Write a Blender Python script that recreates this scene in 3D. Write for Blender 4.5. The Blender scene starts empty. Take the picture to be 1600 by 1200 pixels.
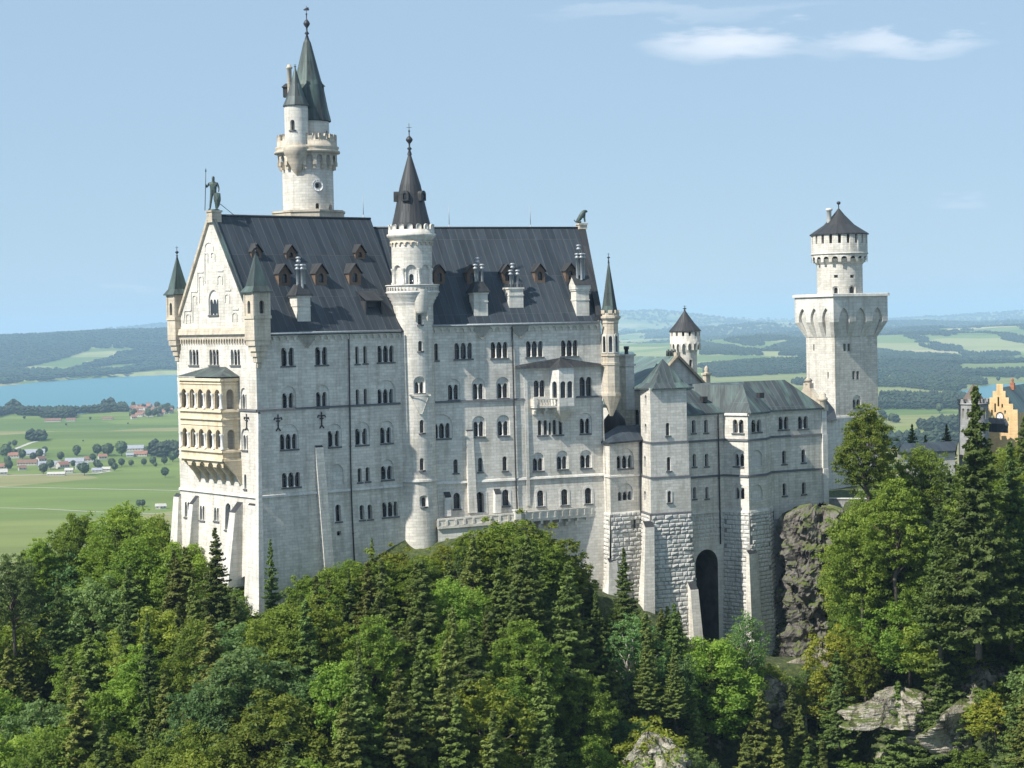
import bpy, math, random
import numpy as np
from mathutils import Vector, Matrix, noise
from mathutils.geometry import delaunay_2d_cdt
random.seed(7); rng = np.random.default_rng(7)
PI = math.pi; R_ = math.radians
C = bpy.context.scene.collection
# ------------------------------------------------------------------ camera
CZ = 200.0; FP = 3000.0; ROLL = 0.0205; PITCH = math.atan(92/FP)
Fw = Vector((0, math.cos(PITCH), -math.sin(PITCH))); Rt = Vector((1, 0, 0)); Up = Vector((0, math.sin(PITCH), math.cos(PITCH)))
rr = math.cos(ROLL)*Rt - math.sin(ROLL)*Up; ru = math.sin(ROLL)*Rt + math.cos(ROLL)*Up
CAM = Vector((0, 0, CZ))
cd = bpy.data.cameras.new('camera'); cam = bpy.data.objects.new('camera', cd); C.objects.link(cam)
cd.sensor_width = 36; cd.lens = FP/1600*36; cd.clip_start = 1; cd.clip_end = 200000
cam.matrix_world = Matrix(((rr.x, ru.x, -Fw.x, 0), (rr.y, ru.y, -Fw.y, 0), (rr.z, ru.z, -Fw.z, CZ), (0, 0, 0, 1)))
bpy.context.scene.camera = cam
# ------------------------------------------------------------------ sun, sky, exposure
AZ = R_(37.5); EL = R_(45)          # sun to the left, a little behind the camera
SUN = Vector((-math.cos(AZ)*math.cos(EL), -math.sin(AZ)*math.cos(EL), math.sin(EL)))
sl = bpy.data.lights.new('sun', 'SUN'); sl.energy = 4.3; sl.angle = R_(0.53); sl.color = (1, .955, .88)
so = bpy.data.objects.new('sun', sl); C.objects.link(so); so.rotation_euler = SUN.to_track_quat('Z', 'Y').to_euler()
w = bpy.data.worlds.new('World'); bpy.context.scene.world = w; w.use_nodes = True
nt = w.node_tree; nt.nodes.clear(); N = nt.nodes.new; L = nt.links.new
out = N('ShaderNodeOutputWorld'); bg = N('ShaderNodeBackground'); sky = N('ShaderNodeTexSky')
sky.sky_type = 'NISHITA'; sky.sun_disc = False; sky.sun_elevation = EL; sky.sun_rotation = math.atan2(SUN.x, SUN.y)
sky.altitude = 900; sky.air_density = 1.0; sky.dust_density = 0.2; sky.ozone_density = 3.0
bg.inputs[1].default_value = 0.095
# thin clouds: soft elongated streaks high above the plain
def wcloud(az, el, sa, se, seed, amt):
    tc = N('ShaderNodeTexCoord'); sep = N('ShaderNodeSeparateXYZ'); L(tc.outputs['Generated'], sep.inputs[0])
    def m(op, a, b=None, c=None):
        n = N('ShaderNodeMath'); n.operation = op
        for i, v in enumerate((a, b, c)):
            if v is None: continue
            if isinstance(v, (int, float)): n.inputs[i].default_value = v
            else: L(v, n.inputs[i])
        return n.outputs[0]
    ax = m('DIVIDE', sep.outputs[0], sep.outputs[1]); ez = m('DIVIDE', sep.outputs[2], sep.outputs[1])
    nz = N('ShaderNodeTexNoise'); nz.inputs['Scale'].default_value = 1; nz.inputs['Detail'].default_value = 6; nz.inputs['Roughness'].default_value = .55
    cb = N('ShaderNodeCombineXYZ'); L(m('MULTIPLY', ax, 22), cb.inputs[0]); L(m('MULTIPLY', ez, 95), cb.inputs[1]); cb.inputs[2].default_value = seed
    L(cb.outputs[0], nz.inputs['Vector'])
    dx = m('DIVIDE', m('SUBTRACT', ax, az), sa); dz = m('DIVIDE', m('SUBTRACT', m('SUBTRACT', ez, el), m('MULTIPLY', m('SUBTRACT', nz.outputs[0], .5), .03)), se)
    r2 = m('ADD', m('MULTIPLY', dx, dx), m('MULTIPLY', dz, dz))
    g = m('SUBTRACT', 1.0, r2); g = m('ADD', g, m('MULTIPLY', m('SUBTRACT', nz.outputs[0], .5), 2.2))
    mr = N('ShaderNodeMapRange'); mr.interpolation_type = 'SMOOTHSTEP'; L(g, mr.inputs[0]); mr.inputs[1].default_value = -.1; mr.inputs[2].default_value = 1.3; mr.inputs[3].default_value = 0; mr.inputs[4].default_value = amt
    y = m('GREATER_THAN', sep.outputs[1], 0.05)
    return m('MULTIPLY', mr.outputs[0], y)
hs = N('ShaderNodeHueSaturation'); hs.inputs['Saturation'].default_value = 1.0; hs.inputs['Value'].default_value = 1.0
L(sky.outputs[0], hs.inputs['Color'])
mx0 = N('ShaderNodeMix'); mx0.data_type = 'RGBA'; mx0.inputs[0].default_value = .84; L(hs.outputs[0], mx0.inputs[6]); mx0.inputs[7].default_value = (2.6, 3.62, 4.7, 1)
col = mx0.outputs[2]
for (x, y, sx, sy, sd, am) in ((1128, 70, 140, 36, 3.1, .5), (1415, 72, 145, 24, 8.4, .36), (1270, 78, 170, 16, 4.4, .14), (1050, 22, 260, 14, 1.7, .12), (1500, 315, 60, 16, 5.2, .14), (205, 450, 60, 12, 6.2, .12), (985, 450, 60, 10, 2.2, .1)):
    xr = x-800; yr = y-600
    xp = xr*math.cos(ROLL)-yr*math.sin(ROLL); yp = yr*math.cos(ROLL)+xr*math.sin(ROLL)
    k = wcloud(xp/FP, -(yp+92)/FP, sx/FP, sy/FP, sd, am)
    mx = N('ShaderNodeMix'); mx.data_type = 'RGBA'; L(k, mx.inputs[0]); L(col, mx.inputs[6]); mx.inputs[7].default_value = (8.2, 8.1, 8.2, 1)
    col = mx.outputs[2]
L(col, bg.inputs[0]); L(bg.outputs[0], out.inputs[0])
vs = bpy.context.scene.view_settings; vs.view_transform = 'Standard'; vs.look = 'None'; vs.exposure = 0.72; vs.gamma = 1
cy = bpy.context.scene.cycles; cy.max_bounces = 6; cy.transparent_max_bounces = 8; cy.volume_bounces = 1; cy.diffuse_bounces = 3; cy.use_denoising = True
# ------------------------------------------------------------------ pixel <-> world (the photograph is 1600 x 1200)
def ray(x, y): return (x-800)/FP*rr - (y-600)/FP*ru + Fw
def P(x, y, Y):
    d = ray(x, y); t = Y/d.y; return CAM + d*t
def ground(x, y, z=0.0):
    d = ray(x, y); t = (z-CZ)/d.z; return CAM + d*t
def proj(p):
    v = Vector(p)-CAM; d = v.dot(Fw); return 800+FP*v.dot(rr)/d, 600-FP*v.dot(ru)/d
def v2(p): return Vector((p[0], p[1]))
# ------------------------------------------------------------------ materials
MATS = {}
def mat(name):
    m = bpy.data.materials.new(name); m.use_nodes = True; MATS[name] = m
    return m, m.node_tree, m.node_tree.nodes['Principled BSDF']
class NG:
    def __init__(s, nt): s.nt = nt; s.b = nt.nodes['Principled BSDF']
    def n(s, t, **k):
        n = s.nt.nodes.new('ShaderNode'+t)
        for a, v in k.items(): setattr(n, a, v)
        return n
    def l(s, a, b): s.nt.links.new(a, b)
    def coord(s, which, scale=(1, 1, 1), rot=(0, 0, 0)):
        tc = s.n('TexCoord'); mp = s.n('Mapping'); mp.inputs['Scale'].default_value = scale; mp.inputs['Rotation'].default_value = rot
        if which == 'World': g = s.n('NewGeometry'); s.l(g.outputs['Position'], mp.inputs[0])
        else: s.l(tc.outputs[which], mp.inputs[0])
        return mp.outputs[0]
    def noise(s, co, scale, det=4, rough=.55, dist=0):
        n = s.n('TexNoise'); n.inputs['Scale'].default_value = scale; n.inputs['Detail'].default_value = det; n.inputs['Roughness'].default_value = rough; n.inputs['Distortion'].default_value = dist
        s.l(co, n.inputs['Vector']); return n.outputs[0]
    def ramp(s, f, stops, interp='LINEAR'):
        r = s.n('ValToRGB'); r.color_ramp.interpolation = interp; e = r.color_ramp.elements
        while len(e) > 1: e.remove(e[-1])
        e[0].position = stops[0][0]; e[0].color = (*stops[0][1], 1)
        for p, c in stops[1:]: q = e.new(p); q.color = (*c, 1)
        s.l(f, r.inputs[0]); return r.outputs[0]
    def mix(s, f, a, b, mode='MIX'):
        m = s.n('Mix', data_type='RGBA', blend_type=mode)
        for i, v in ((0, f), (6, a), (7, b)):
            if isinstance(v, (int, float)): m.inputs[i].default_value = v
            elif isinstance(v, tuple): m.inputs[i].default_value = (*v, 1)
            else: s.l(v, m.inputs[i])
        return m.outputs[2]
    def bump(s, h, st=.5, dist=.05):
        b = s.n('Bump'); b.inputs['Strength'].default_value = st; b.inputs['Distance'].default_value = dist; s.l(h, b.inputs['Height']); s.l(b.outputs[0], s.b.inputs['Normal'])
def g3(v): return (v, v, v)
def stone(name, c1, c2, mortar, bw=.95, rh=.42, stain=(.62, .60, .55), mort=.018, bst=.35):
    m, t, b = mat(name); g = NG(t); uv = g.coord('UV')
    br = g.n('TexBrick'); br.inputs['Scale'].default_value = 1; br.inputs['Brick Width'].default_value = bw; br.inputs['Row Height'].default_value = rh
    br.inputs['Mortar Size'].default_value = mort; br.inputs['Mortar Smooth'].default_value = .3; br.inputs['Bias'].default_value = -.1
    br.inputs['Color1'].default_value = (*c1, 1); br.inputs['Color2'].default_value = (*c2, 1); br.inputs['Mortar'].default_value = (*mortar, 1); g.l(uv, br.inputs['Vector'])
    w = g.coord('World'); n1 = g.noise(w, .22, 6, .62); n2 = g.noise(g.coord('World', (1.3, 1.3, .16)), .9, 5, .6)
    n3 = g.noise(w, 2.6, 4, .6)
    nh = g.noise(g.coord('World', (.35, .35, 1.9)), 1.0, 5, .7); k = g.mix(1.0, g.ramp(n1, [(.3, g3(.86)), (.62, g3(1.03))]), g.ramp(nh, [(.35, g3(.90)), (.62, g3(1.04))]), 'MULTIPLY'); c = g.mix(1.0, br.outputs[0], k, 'MULTIPLY')
    s = g.ramp(n2, [(.48, g3(0)), (.74, g3(.75))]); c = g.mix(s, c, g.mix(1.0, c, stain, 'MULTIPLY'))
    c = g.mix(1.0, c, g.ramp(n3, [(.25, g3(.9)), (.7, g3(1.04))]), 'MULTIPLY')
    g.l(c, b.inputs['Base Color']); b.inputs['Roughness'].default_value = .9; b.inputs['Specular IOR Level'].default_value = .25
    hs = g.n('Math', operation='MULTIPLY_ADD'); g.l(br.outputs[1], hs.inputs[0]); hs.inputs[1].default_value = -1; g.l(n3, hs.inputs[2])
    g.bump(hs.outputs[0], bst, .06); return m
LIME = stone('limestone', (.69, .652, .575), (.565, .535, .475), (.42, .40, .362))
SMOOTH = stone('dressed_limestone', (.68, .655, .595), (.60, .58, .53), (.44, .43, .40), 1.4, .6)
WARM = stone('warm_sandstone', (.58, .51, .40), (.50, .44, .355), (.38, .34, .28), 1.1, .5, (.55, .5, .42))
CREAM = stone('cream_limestone', (.68, .645, .565), (.60, .57, .505), (.48, .46, .41), 1.1, .5, (.6, .57, .5))
RUST = stone('rusticated_limestone', (.66, .64, .59), (.5, .49, .45), (.2, .2, .19), 30, 30, (.5, .49, .46), 0, .6)
GROUT = stone('rough_mortar', (.31, .305, .285), (.26, .255, .235), (.2, .2, .185), .7, .4)
LOGG = stone('yellow_sandstone', (.70, .59, .42), (.64, .54, .385), (.5, .44, .34), 1.1, .5, (.7, .62, .5))
YEL = stone('yellow_brick', (.80, .56, .29), (.72, .49, .25), (.6, .45, .28), .8, .3, (.7, .65, .55))
REDB = stone('red_brick', (.42, .17, .10), (.34, .13, .08), (.3, .2, .15), .8, .3)
def roofmat(name, c1, c2, seam, patina=None, bw=.62, th=(.40, .62)):
    m, t, b = mat(name); g = NG(t); uv = g.coord('UV')
    br = g.n('TexBrick'); br.offset = .0; br.inputs['Scale'].default_value = 1; br.inputs['Brick Width'].default_value = bw; br.inputs['Row Height'].default_value = 7.3
    br.inputs['Mortar Size'].default_value = .035; br.inputs['Mortar Smooth'].default_value = .4
    br.inputs['Color1'].default_value = (*c1, 1); br.inputs['Color2'].default_value = (*c2, 1); br.inputs['Mortar'].default_value = (*seam, 1); g.l(uv, br.inputs['Vector'])
    n = g.noise(g.coord('UV', (1.2, .13, 1)), 1.3, 5, .65); c = g.mix(1.0, br.outputs[0], g.ramp(n, [(.3, g3(.72)), (.7, g3(1.25))]), 'MULTIPLY')
    if patina:
        p = g.noise(g.coord('UV', (.5, .12, 1)), 1.1, 5, .6); c = g.mix(g.ramp(p, [(th[0], g3(0)), (th[1], g3(.9))]), c, patina)
    g.l(c, b.inputs['Base Color']); b.inputs['Roughness'].default_value = .55; b.inputs['Metallic'].default_value = .15; b.inputs['Specular IOR Level'].default_value = .4
    g.bump(br.outputs[1], .6, .05); return m
ROOF = roofmat('dark_metal_roof', (.029, .038, .047), (.044, .055, .066), (.085, .09, .096), None, 1.15)
ROOF2 = roofmat('spire_metal', (.034, .036, .038), (.05, .052, .054), (.02, .02, .02), None, .5)
SPGR = roofmat('patinated_spire', (.035, .042, .042), (.055, .066, .062), (.03, .036, .036), (.11, .16, .14), .5, (.40, .68))
COPP = roofmat('copper_roof', (.12, .19, .17), (.17, .26, .23), (.09, .13, .12), (.10, .115, .115))
COPG = roofmat('dark_copper_roof', (.048, .058, .060), (.070, .084, .085), (.12, .145, .14), (.14, .22, .19), .95, (.49, .74))
def simple(name, c, rough=.6, metal=0, var=.2, sc=3, spec=.4):
    m, t, b = mat(name); g = NG(t); n = g.noise(g.coord('World'), sc, 5, .6)
    g.l(g.mix(1.0, g.ramp(n, [(.3, g3(1-var)), (.7, g3(1+var))]), c, 'MULTIPLY'), b.inputs['Base Color'])
    b.inputs['Roughness'].default_value = rough; b.inputs['Metallic'].default_value = metal; b.inputs['Specular IOR Level'].default_value = spec; return m
TRIM = simple('dark_grey_trim', (.10, .105, .11), .7)  # plain dark grey for string courses and window sills
PIPE = simple('dark_pipe_metal', (.03, .033, .038), .5)
ZINC = simple('zinc_tube', (.34, .36, .37), .45, .3)
BRONZ = simple('patinated_bronze', (.06, .085, .075), .55, .4, .5, 6)
WOOD = simple('brown_wood', (.135, .092, .065), .7)
DWOOD = simple('weathered_oak', (.16, .13, .10), .8)
WHITE = simple('white_plaster', (.75, .74, .70), .8, 0, .08)
CLOCKB = simple('clock_black', (.02, .02, .02), .5)
VAULT = simple('shade_dark_vault_stone', (.10, .10, .09), .9, 0, .5, .4)  # stone colour darkened to paint in the deep shade inside the arched passage
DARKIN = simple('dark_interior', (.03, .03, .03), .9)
m, t, b = mat('window_glass'); g = NG(t); g.l(g.ramp(g.noise(g.coord('World'), .5, 2), [(.35, (.008, .010, .013)), (.6, (.03, .037, .045)), (.75, (.10, .115, .13))]), b.inputs['Base Color']); b.inputs['Roughness'].default_value = .12; b.inputs['Specular IOR Level'].default_value = .5; GLASS = m
def rockmat(name, cs, sc=.25, bst=1.0):
    m, t, b = mat(name); g = NG(t); w = g.coord('World', (1, 1, .55)); n1 = g.noise(w, sc, 8, .68, .6); n2 = g.noise(g.coord('World'), sc*7, 5, .6)
    c = g.ramp(n1, [(.28, cs[0]), (.45, cs[1]), (.6, cs[2]), (.75, cs[3])]); c = g.mix(1.0, c, g.ramp(n2, [(.3, g3(.65)), (.7, g3(1.15))]), 'MULTIPLY')
    ge = g.n('NewGeometry'); sp = g.n('SeparateXYZ'); g.l(ge.outputs['Normal'], sp.inputs[0])
    k = g.ramp(sp.outputs[2], [(.55, g3(0)), (.8, g3(1))]); c = g.mix(k, c, (.10, .125, .035))
    g.l(c, b.inputs['Base Color']); b.inputs['Roughness'].default_value = .95; b.inputs['Specular IOR Level'].default_value = .15
    vo = g.n('TexVoronoi', feature='DISTANCE_TO_EDGE'); vo.inputs['Scale'].default_value = .22; vc = g.n('VectorMath', operation='ADD'); g.l(g.coord('World', (1, 1, .7)), vc.inputs[0]); nn_ = g.n('TexNoise'); nn_.inputs['Scale'].default_value = 1.2; nn_.inputs['Detail'].default_value = 4; g.l(g.coord('World'), nn_.inputs['Vector']); vs2 = g.n('VectorMath', operation='SCALE'); vs2.inputs['Scale'].default_value = 1.6; g.l(nn_.outputs['Color'], vs2.inputs[0]); g.l(vs2.outputs[0], vc.inputs[1]); g.l(vc.outputs[0], vo.inputs['Vector']); cr = g.ramp(vo.outputs['Distance'], [(0, g3(.45)), (.06, g3(1))]); c3 = g.mix(1.0, c, cr, 'MULTIPLY'); g.l(c3, b.inputs['Base Color'])
    ad = g.n('Math', operation='ADD'); g.l(n1, ad.inputs[0]); g.l(n2, ad.inputs[1]); ad2 = g.n('Math', operation='ADD'); g.l(ad.outputs[0], ad2.inputs[0]); g.l(cr, ad2.inputs[1]); g.bump(ad2.outputs[0], bst, .5); return m
ROCK = rockmat('cliff_rock', ((.065, .06, .055), (.125, .115, .102), (.19, .175, .155), (.12, .095, .08)), .12)
PALE = rockmat('pale_limestone_rock', ((.14, .12, .095), (.34, .30, .24), (.50, .46, .38), (.22, .18, .125)), .4)
def leafmat(name, c1, c2, tr=.35, c3=None):
    m, t, b = mat(name); g = NG(t); oi = g.n('ObjectInfo'); at = g.n('Attribute', attribute_name='tone')
    k = g.mix(at.outputs['Fac'], c1, c2); 
    hv = g.n('HueSaturation'); mr = g.n('MapRange'); g.l(oi.outputs['Random'], mr.inputs[0]); mr.inputs[3].default_value = .72; mr.inputs[4].default_value = 1.25; g.l(mr.outputs[0], hv.inputs['Value'])
    m2 = g.n('Math', operation='MULTIPLY'); g.l(oi.outputs['Random'], m2.inputs[0]); m2.inputs[1].default_value = 7.31; m3 = g.n('Math', operation='FRACT'); g.l(m2.outputs[0], m3.inputs[0])
    mh = g.n('MapRange'); g.l(m3.outputs[0], mh.inputs[0]); mh.inputs[3].default_value = .475; mh.inputs[4].default_value = .515; g.l(mh.outputs[0], hv.inputs['Hue']); g.l(k, hv.inputs['Color'])
    g.l(hv.outputs[0], b.inputs['Base Color']); b.inputs['Roughness'].default_value = .6; b.inputs['Specular IOR Level'].default_value = .25
    tl = g.n('BsdfTranslucent'); g.l(g.mix(1.0, hv.outputs[0], (1.5, 1.5, .7), 'MULTIPLY'), tl.inputs[0]); ms = g.n('MixShader'); ms.inputs[0].default_value = tr
    g.l(b.outputs[0], ms.inputs[1]); g.l(tl.outputs[0], ms.inputs[2]); g.l(ms.outputs[0], t.nodes['Material Output'].inputs[0]); return m
LEAF = leafmat('broadleaf_foliage', (.11, .18, .026), (.26, .345, .055), .45)
LEAFY = leafmat('yellow_green_foliage', (.14, .19, .025), (.25, .29, .04), .45)
LEAFB = leafmat('blue_green_foliage', (.085, .15, .045), (.16, .25, .085), .4)
NEED = leafmat('spruce_needles', (.055, .090, .022), (.160, .215, .050), .3)
NEEDL = leafmat('larch_needles', (.08, .115, .022), (.165, .205, .045), .25)
BARK = simple('bark', (.11, .09, .07), .9); BIRCH = simple('pale_bark', (.42, .39, .34), .85, 0, .35, 2)
# ------------------------------------------------------------------ mesh collector
class MB:
    def __init__(s): s.v = []; s.f = []; s.uv = []; s.m = []; s.sm = []
    def face(s, pts, uv=None, m=0, sm=False):
        pts = [Vector(p) for p in pts]; i = len(s.v); s.v += pts; s.f.append(list(range(i, i+len(pts)))); s.m.append(m); s.sm.append(sm)
        if uv is None:
            n = Vector((0, 0, 0)); k = len(pts)
            for a in range(k):
                p, q = pts[a], pts[(a+1) % k]; n += Vector(((p.y-q.y)*(p.z+q.z), (p.z-q.z)*(p.x+q.x), (p.x-q.x)*(p.y+q.y)))
            if n.length > 1e-12: n.normalize()
            if abs(n.z) > .97: uv = [(p.x, p.y) for p in pts]
            else:
                t = Vector((-n.y, n.x, 0)).normalized(); b = n.cross(t); uv = [(p.dot(t), p.dot(b)) for p in pts]
        s.uv.append(uv)
    def quadstrip(s, a, b, m=0, closed=False, uv=True):
        n = len(a)
        for i in range(n if closed else n-1):
            j = (i+1) % n; s.face((a[i], a[j], b[j], b[i]), m=m)
    def box(s, c, ux, uy, sx, sy, z0, z1, m=0, top=None):
        """box centred in plan at c, axes ux, uy (2D), full sizes sx, sy; top = scale of the top face"""
        c = v2(c); ux = v2(ux); uy = v2(uy); k = 1 if top is None else top
        def q(kk, z): return [Vector((*(c+ux*(a*sx/2*kk)+uy*(b_*sy/2*kk)), z)) for a, b_ in ((-1, -1), (1, -1), (1, 1), (-1, 1))]
        lo, hi = q(1, z0), q(k, z1)
        s.face(lo[::-1], m=m); s.face(hi, m=m)
        for i in range(4): j = (i+1) % 4; s.face((lo[i], lo[j], hi[j], hi[i]), m=m)
    def tube(s, pts, rads, seg=8, m=0, cap=True):
        prev = None; d0 = None
        for i, p in enumerate(pts):
            p = Vector(p); d = (Vector(pts[min(i+1, len(pts)-1)])-Vector(pts[max(i-1, 0)])).normalized()
            a = d.orthogonal().normalized() if d0 is None else (a-d*a.dot(d)).normalized(); d0 = d; b = d.cross(a); r = rads[i] if isinstance(rads, (list, tuple)) else rads
            ring = [p+(a*math.cos(2*PI*k/seg)+b*math.sin(2*PI*k/seg))*r for k in range(seg)]
            if prev:
                for k in range(seg): j = (k+1) % seg; s.face((prev[k], prev[j], ring[j], ring[k]), m=m, sm=True)
            elif cap: s.face(ring[::-1], m=m)
            prev = ring
        if cap: s.face(prev, m=m)
    def lathe(s, c, prof, seg=48, m=0, sm=True, rot=0, a0=0, a1=2*PI):
        for (r0, z0), (r1, z1) in zip(prof, prof[1:]):
            for k in range(seg):
                t0 = a0+(a1-a0)*k/seg+rot; t1 = a0+(a1-a0)*(k+1)/seg+rot; R = max(r0, r1, .05)
                def q(r, z, t): return Vector((c[0]+r*math.sin(t), c[1]-r*math.cos(t), z))
                h = math.hypot(r1-r0, z1-z0) if abs(z1-z0) < abs(r1-r0)*3 else abs(z1-z0); v0 = z0; v1 = z0+(h if z1 >= z0 else -h)
                p = [q(r0, z0, t0), q(r0, z0, t1), q(r1, z1, t1), q(r1, z1, t0)]; u = [(t0*R, v0), (t1*R, v0), (t1*R, v1), (t0*R, v1)]
                if r1 < 1e-4: p = p[:3]; u = u[:2]+[((t0+t1)/2*R, v1)]
                elif r0 < 1e-4: p = [p[0], p[2], p[3]]; u = [u[0], u[2], u[3]]
                s.face(p, u, m, sm)
    def build(s, name, mats, parent=None, org=None, merge=True):
        if parent is not None: org = parent['_o'] if '_o' in parent else (0, 0, 0)
        o3 = np.array(org if org is not None else (0, 0, 0), float)
        me = bpy.data.meshes.new(name); V = np.array([tuple(p) for p in s.v], float)-o3
        me.from_pydata(V.tolist(), [], s.f); mats = mats if isinstance(mats, (list, tuple)) else [mats]
        for q in mats: me.materials.append(q)
        ul = me.uv_layers.new(name='uv'); ul.data.foreach_set('uv', np.array([c for f in s.uv for p in f for c in p], 'f'))
        me.polygons.foreach_set('material_index', s.m); me.polygons.foreach_set('use_smooth', s.sm)
        if merge and any(s.sm):
            import bmesh
            bm = bmesh.new(); bm.from_mesh(me); bmesh.ops.remove_doubles(bm, verts=bm.verts, dist=.002); bm.to_mesh(me); bm.free()
        me.update(); o = bpy.data.objects.new(name, me); C.objects.link(o)
        if parent is not None: o.parent = parent; o['_o'] = [float(k) for k in o3]
        else: o.location = o3; o['_o'] = [float(k) for k in o3]
        return o
def tag(o, label=None, cat=None, group=None, kind=None):
    for k, v in (('label', label), ('category', cat), ('group', group), ('kind', kind)):
        if v: o[k] = v
    return o
def thing(name, loc, label, cat, group=None):
    o = bpy.data.objects.new(name, None); C.objects.link(o); o.location = loc; o['_o'] = [float(k) for k in loc]; o.empty_display_size = .5
    return tag(o, label, cat, group)
# ------------------------------------------------------------------ surfaces that can carry openings
class Wall:
    """vertical wall from plan point A to B (left to right seen from outside); off(z) = batter"""
    def __init__(s, A, B, off=None, d=0):
        s.A = v2(A); s.B = v2(B); s.u = (s.B-s.A).normalized(); s.n = Vector((s.u.y, -s.u.x)); s.A = s.A+s.n*d; s.B = s.B+s.n*d; s.L = (s.B-s.A).length; s.off = off or (lambda z: 0.0); s.cols = None
    def M(s, a, z, d=0):
        p = s.A+s.u*a+s.n*(s.off(z)+d); return Vector((p.x, p.y, z))
    def px(s, x, y, d=0):
        r = ray(x, y); z = CZ
        for _ in range(6):
            A = s.A+s.n*(s.off(z)+d); t = (A.x*s.n.x+A.y*s.n.y)/(r.x*s.n.x+r.y*s.n.y); p = CAM+r*t; z = p.z
        return (v2(p)-A).dot(s.u), p.z
    def z(s, x, y): return s.px(x, y)[1]
class Cyl:
    def __init__(s, c, R, off=None): s.c = v2(c); s.R = R; s.off = off or (lambda z: 0.0); s.cols = .45
    def M(s, a, z, d=0):
        t = a/s.R; r = s.R+s.off(z)+d; return Vector((s.c.x+r*math.sin(t), s.c.y-r*math.cos(t), z))
    def px(s, x, y, d=0):
        r = ray(x, y); z = CZ
        for _ in range(6):
            R = s.R+s.off(z)+d; a = r.x**2+r.y**2; b = -2*(r.x*s.c.x+r.y*s.c.y); cc = s.c.x**2+s.c.y**2-R*R; D = b*b-4*a*cc
            t = (-b-math.sqrt(max(D, 0)))/(2*a); p = CAM+r*t; z = p.z
        return math.atan2(p.x-s.c.x, s.c.y-p.y)*s.R, p.z
    def z(s, x, y): return s.px(x, y)[1]
def inpoly(p, poly):
    x, y = p; c = False; j = len(poly)-1
    for i in range(len(poly)):
        xi, yi = poly[i]; xj, yj = poly[j]
        if (yi > y) != (yj > y) and x < (xj-xi)*(y-yi)/(yj-yi)+xi: c = not c
        j = i
    return c
def panel(mb, S, outer, holes=(), d=0, m=0, zb=()):
    """surface of S inside polygon outer (s, z) without holes, at depth d"""
    vs_, es = [], []
    def ring(r):
        i = len(vs_); vs_.extend(Vector(p) for p in r); k = len(r); es.extend((i+a, i+(a+1) % k) for a in range(k))
    ring(outer)
    for h in holes: ring(h)
    s0 = min(p[0] for p in outer); s1 = max(p[0] for p in outer); z0 = min(p[1] for p in outer); z1 = max(p[1] for p in outer)
    def seg(a, b): i = len(vs_); vs_.extend((Vector(a), Vector(b))); es.append((i, i+1))
    for z in zb:
        if z0 < z < z1: seg((s0, z), (s1, z))
    if S.cols:
        n = max(1, int((s1-s0)/S.cols))
        for k in range(1, n): a = s0+(s1-s0)*k/n; seg((a+1e-4, z0), (a+1e-4, z1))
    V, _, F, *_ = delaunay_2d_cdt(vs_, es, [], 0, 1e-5)
    hb = [(min(p[0] for p in h), max(p[0] for p in h), min(p[1] for p in h), max(p[1] for p in h), h) for h in holes]
    for f in F:
        c = sum((V[i] for i in f), Vector((0, 0)))/len(f)
        if not inpoly(c, outer): continue
        if any(b[0] <= c.x <= b[1] and b[2] <= c.y <= b[3] and inpoly(c, b[4]) for b in hb): continue
        q = [V[i] for i in f]
        a = (q[1].x-q[0].x)*(q[2].y-q[0].y)-(q[2].x-q[0].x)*(q[1].y-q[0].y)
        if abs(a) < 1e-9: continue
        if a < 0: q = q[::-1]
        mb.face([S.M(p.x, p.y, d) for p in q], [(p.x, p.y) for p in q], m, bool(S.cols))
def rim(mb, S, outline, d0, d1, m=0):
    k = len(outline)
    for i in range(k):
        p, q = outline[i], outline[(i+1) % k]; mb.face((S.M(*p, d0), S.M(*q, d0), S.M(*q, d1), S.M(*p, d1)), m=m)
def arch(s, z0, z1, w, n=8, kind='round'):
    """outline of an opening centred at s, sill z0, crown z1"""
    r = w/2
    if kind == 'rect': return [(s-r, z0), (s+r, z0), (s+r, z1), (s-r, z1)]
    if kind == 'point':
        h = 1.732*r*1.15; pts = [(s-r, z0), (s+r, z0)]
        for k in range(n+1): t = k/n*PI/3; pts.append((s-r+2*r*math.cos(t), z1-h+2*r*1.15*math.sin(t)))
        for k in range(n-1, -1, -1): t = k/n*PI/3; pts.append((s+r-2*r*math.cos(t), z1-h+2*r*1.15*math.sin(t)))
        return pts
    return [(s-r, z0), (s+r, z0)]+[(s+r*math.cos(PI*k/n), z1-r+r*math.sin(PI*k/n)) for k in range(n+1)]
def multi(s, z0, z1, n, w, p):
    """one outline with n round-arched lights side by side"""
    if n == 1: return arch(s, z0, z1, w)
    pts = [(s-(n-1)*p/2-w/2, z0), (s+(n-1)*p/2+w/2, z0)]
    for i in range(n-1, -1, -1):
        c = s-(n-1)*p/2+i*p; pts += [(c+w/2*math.cos(PI*k/6), z1-w/2+w/2*math.sin(PI*k/6)) for k in range(7)]
    return pts
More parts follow.
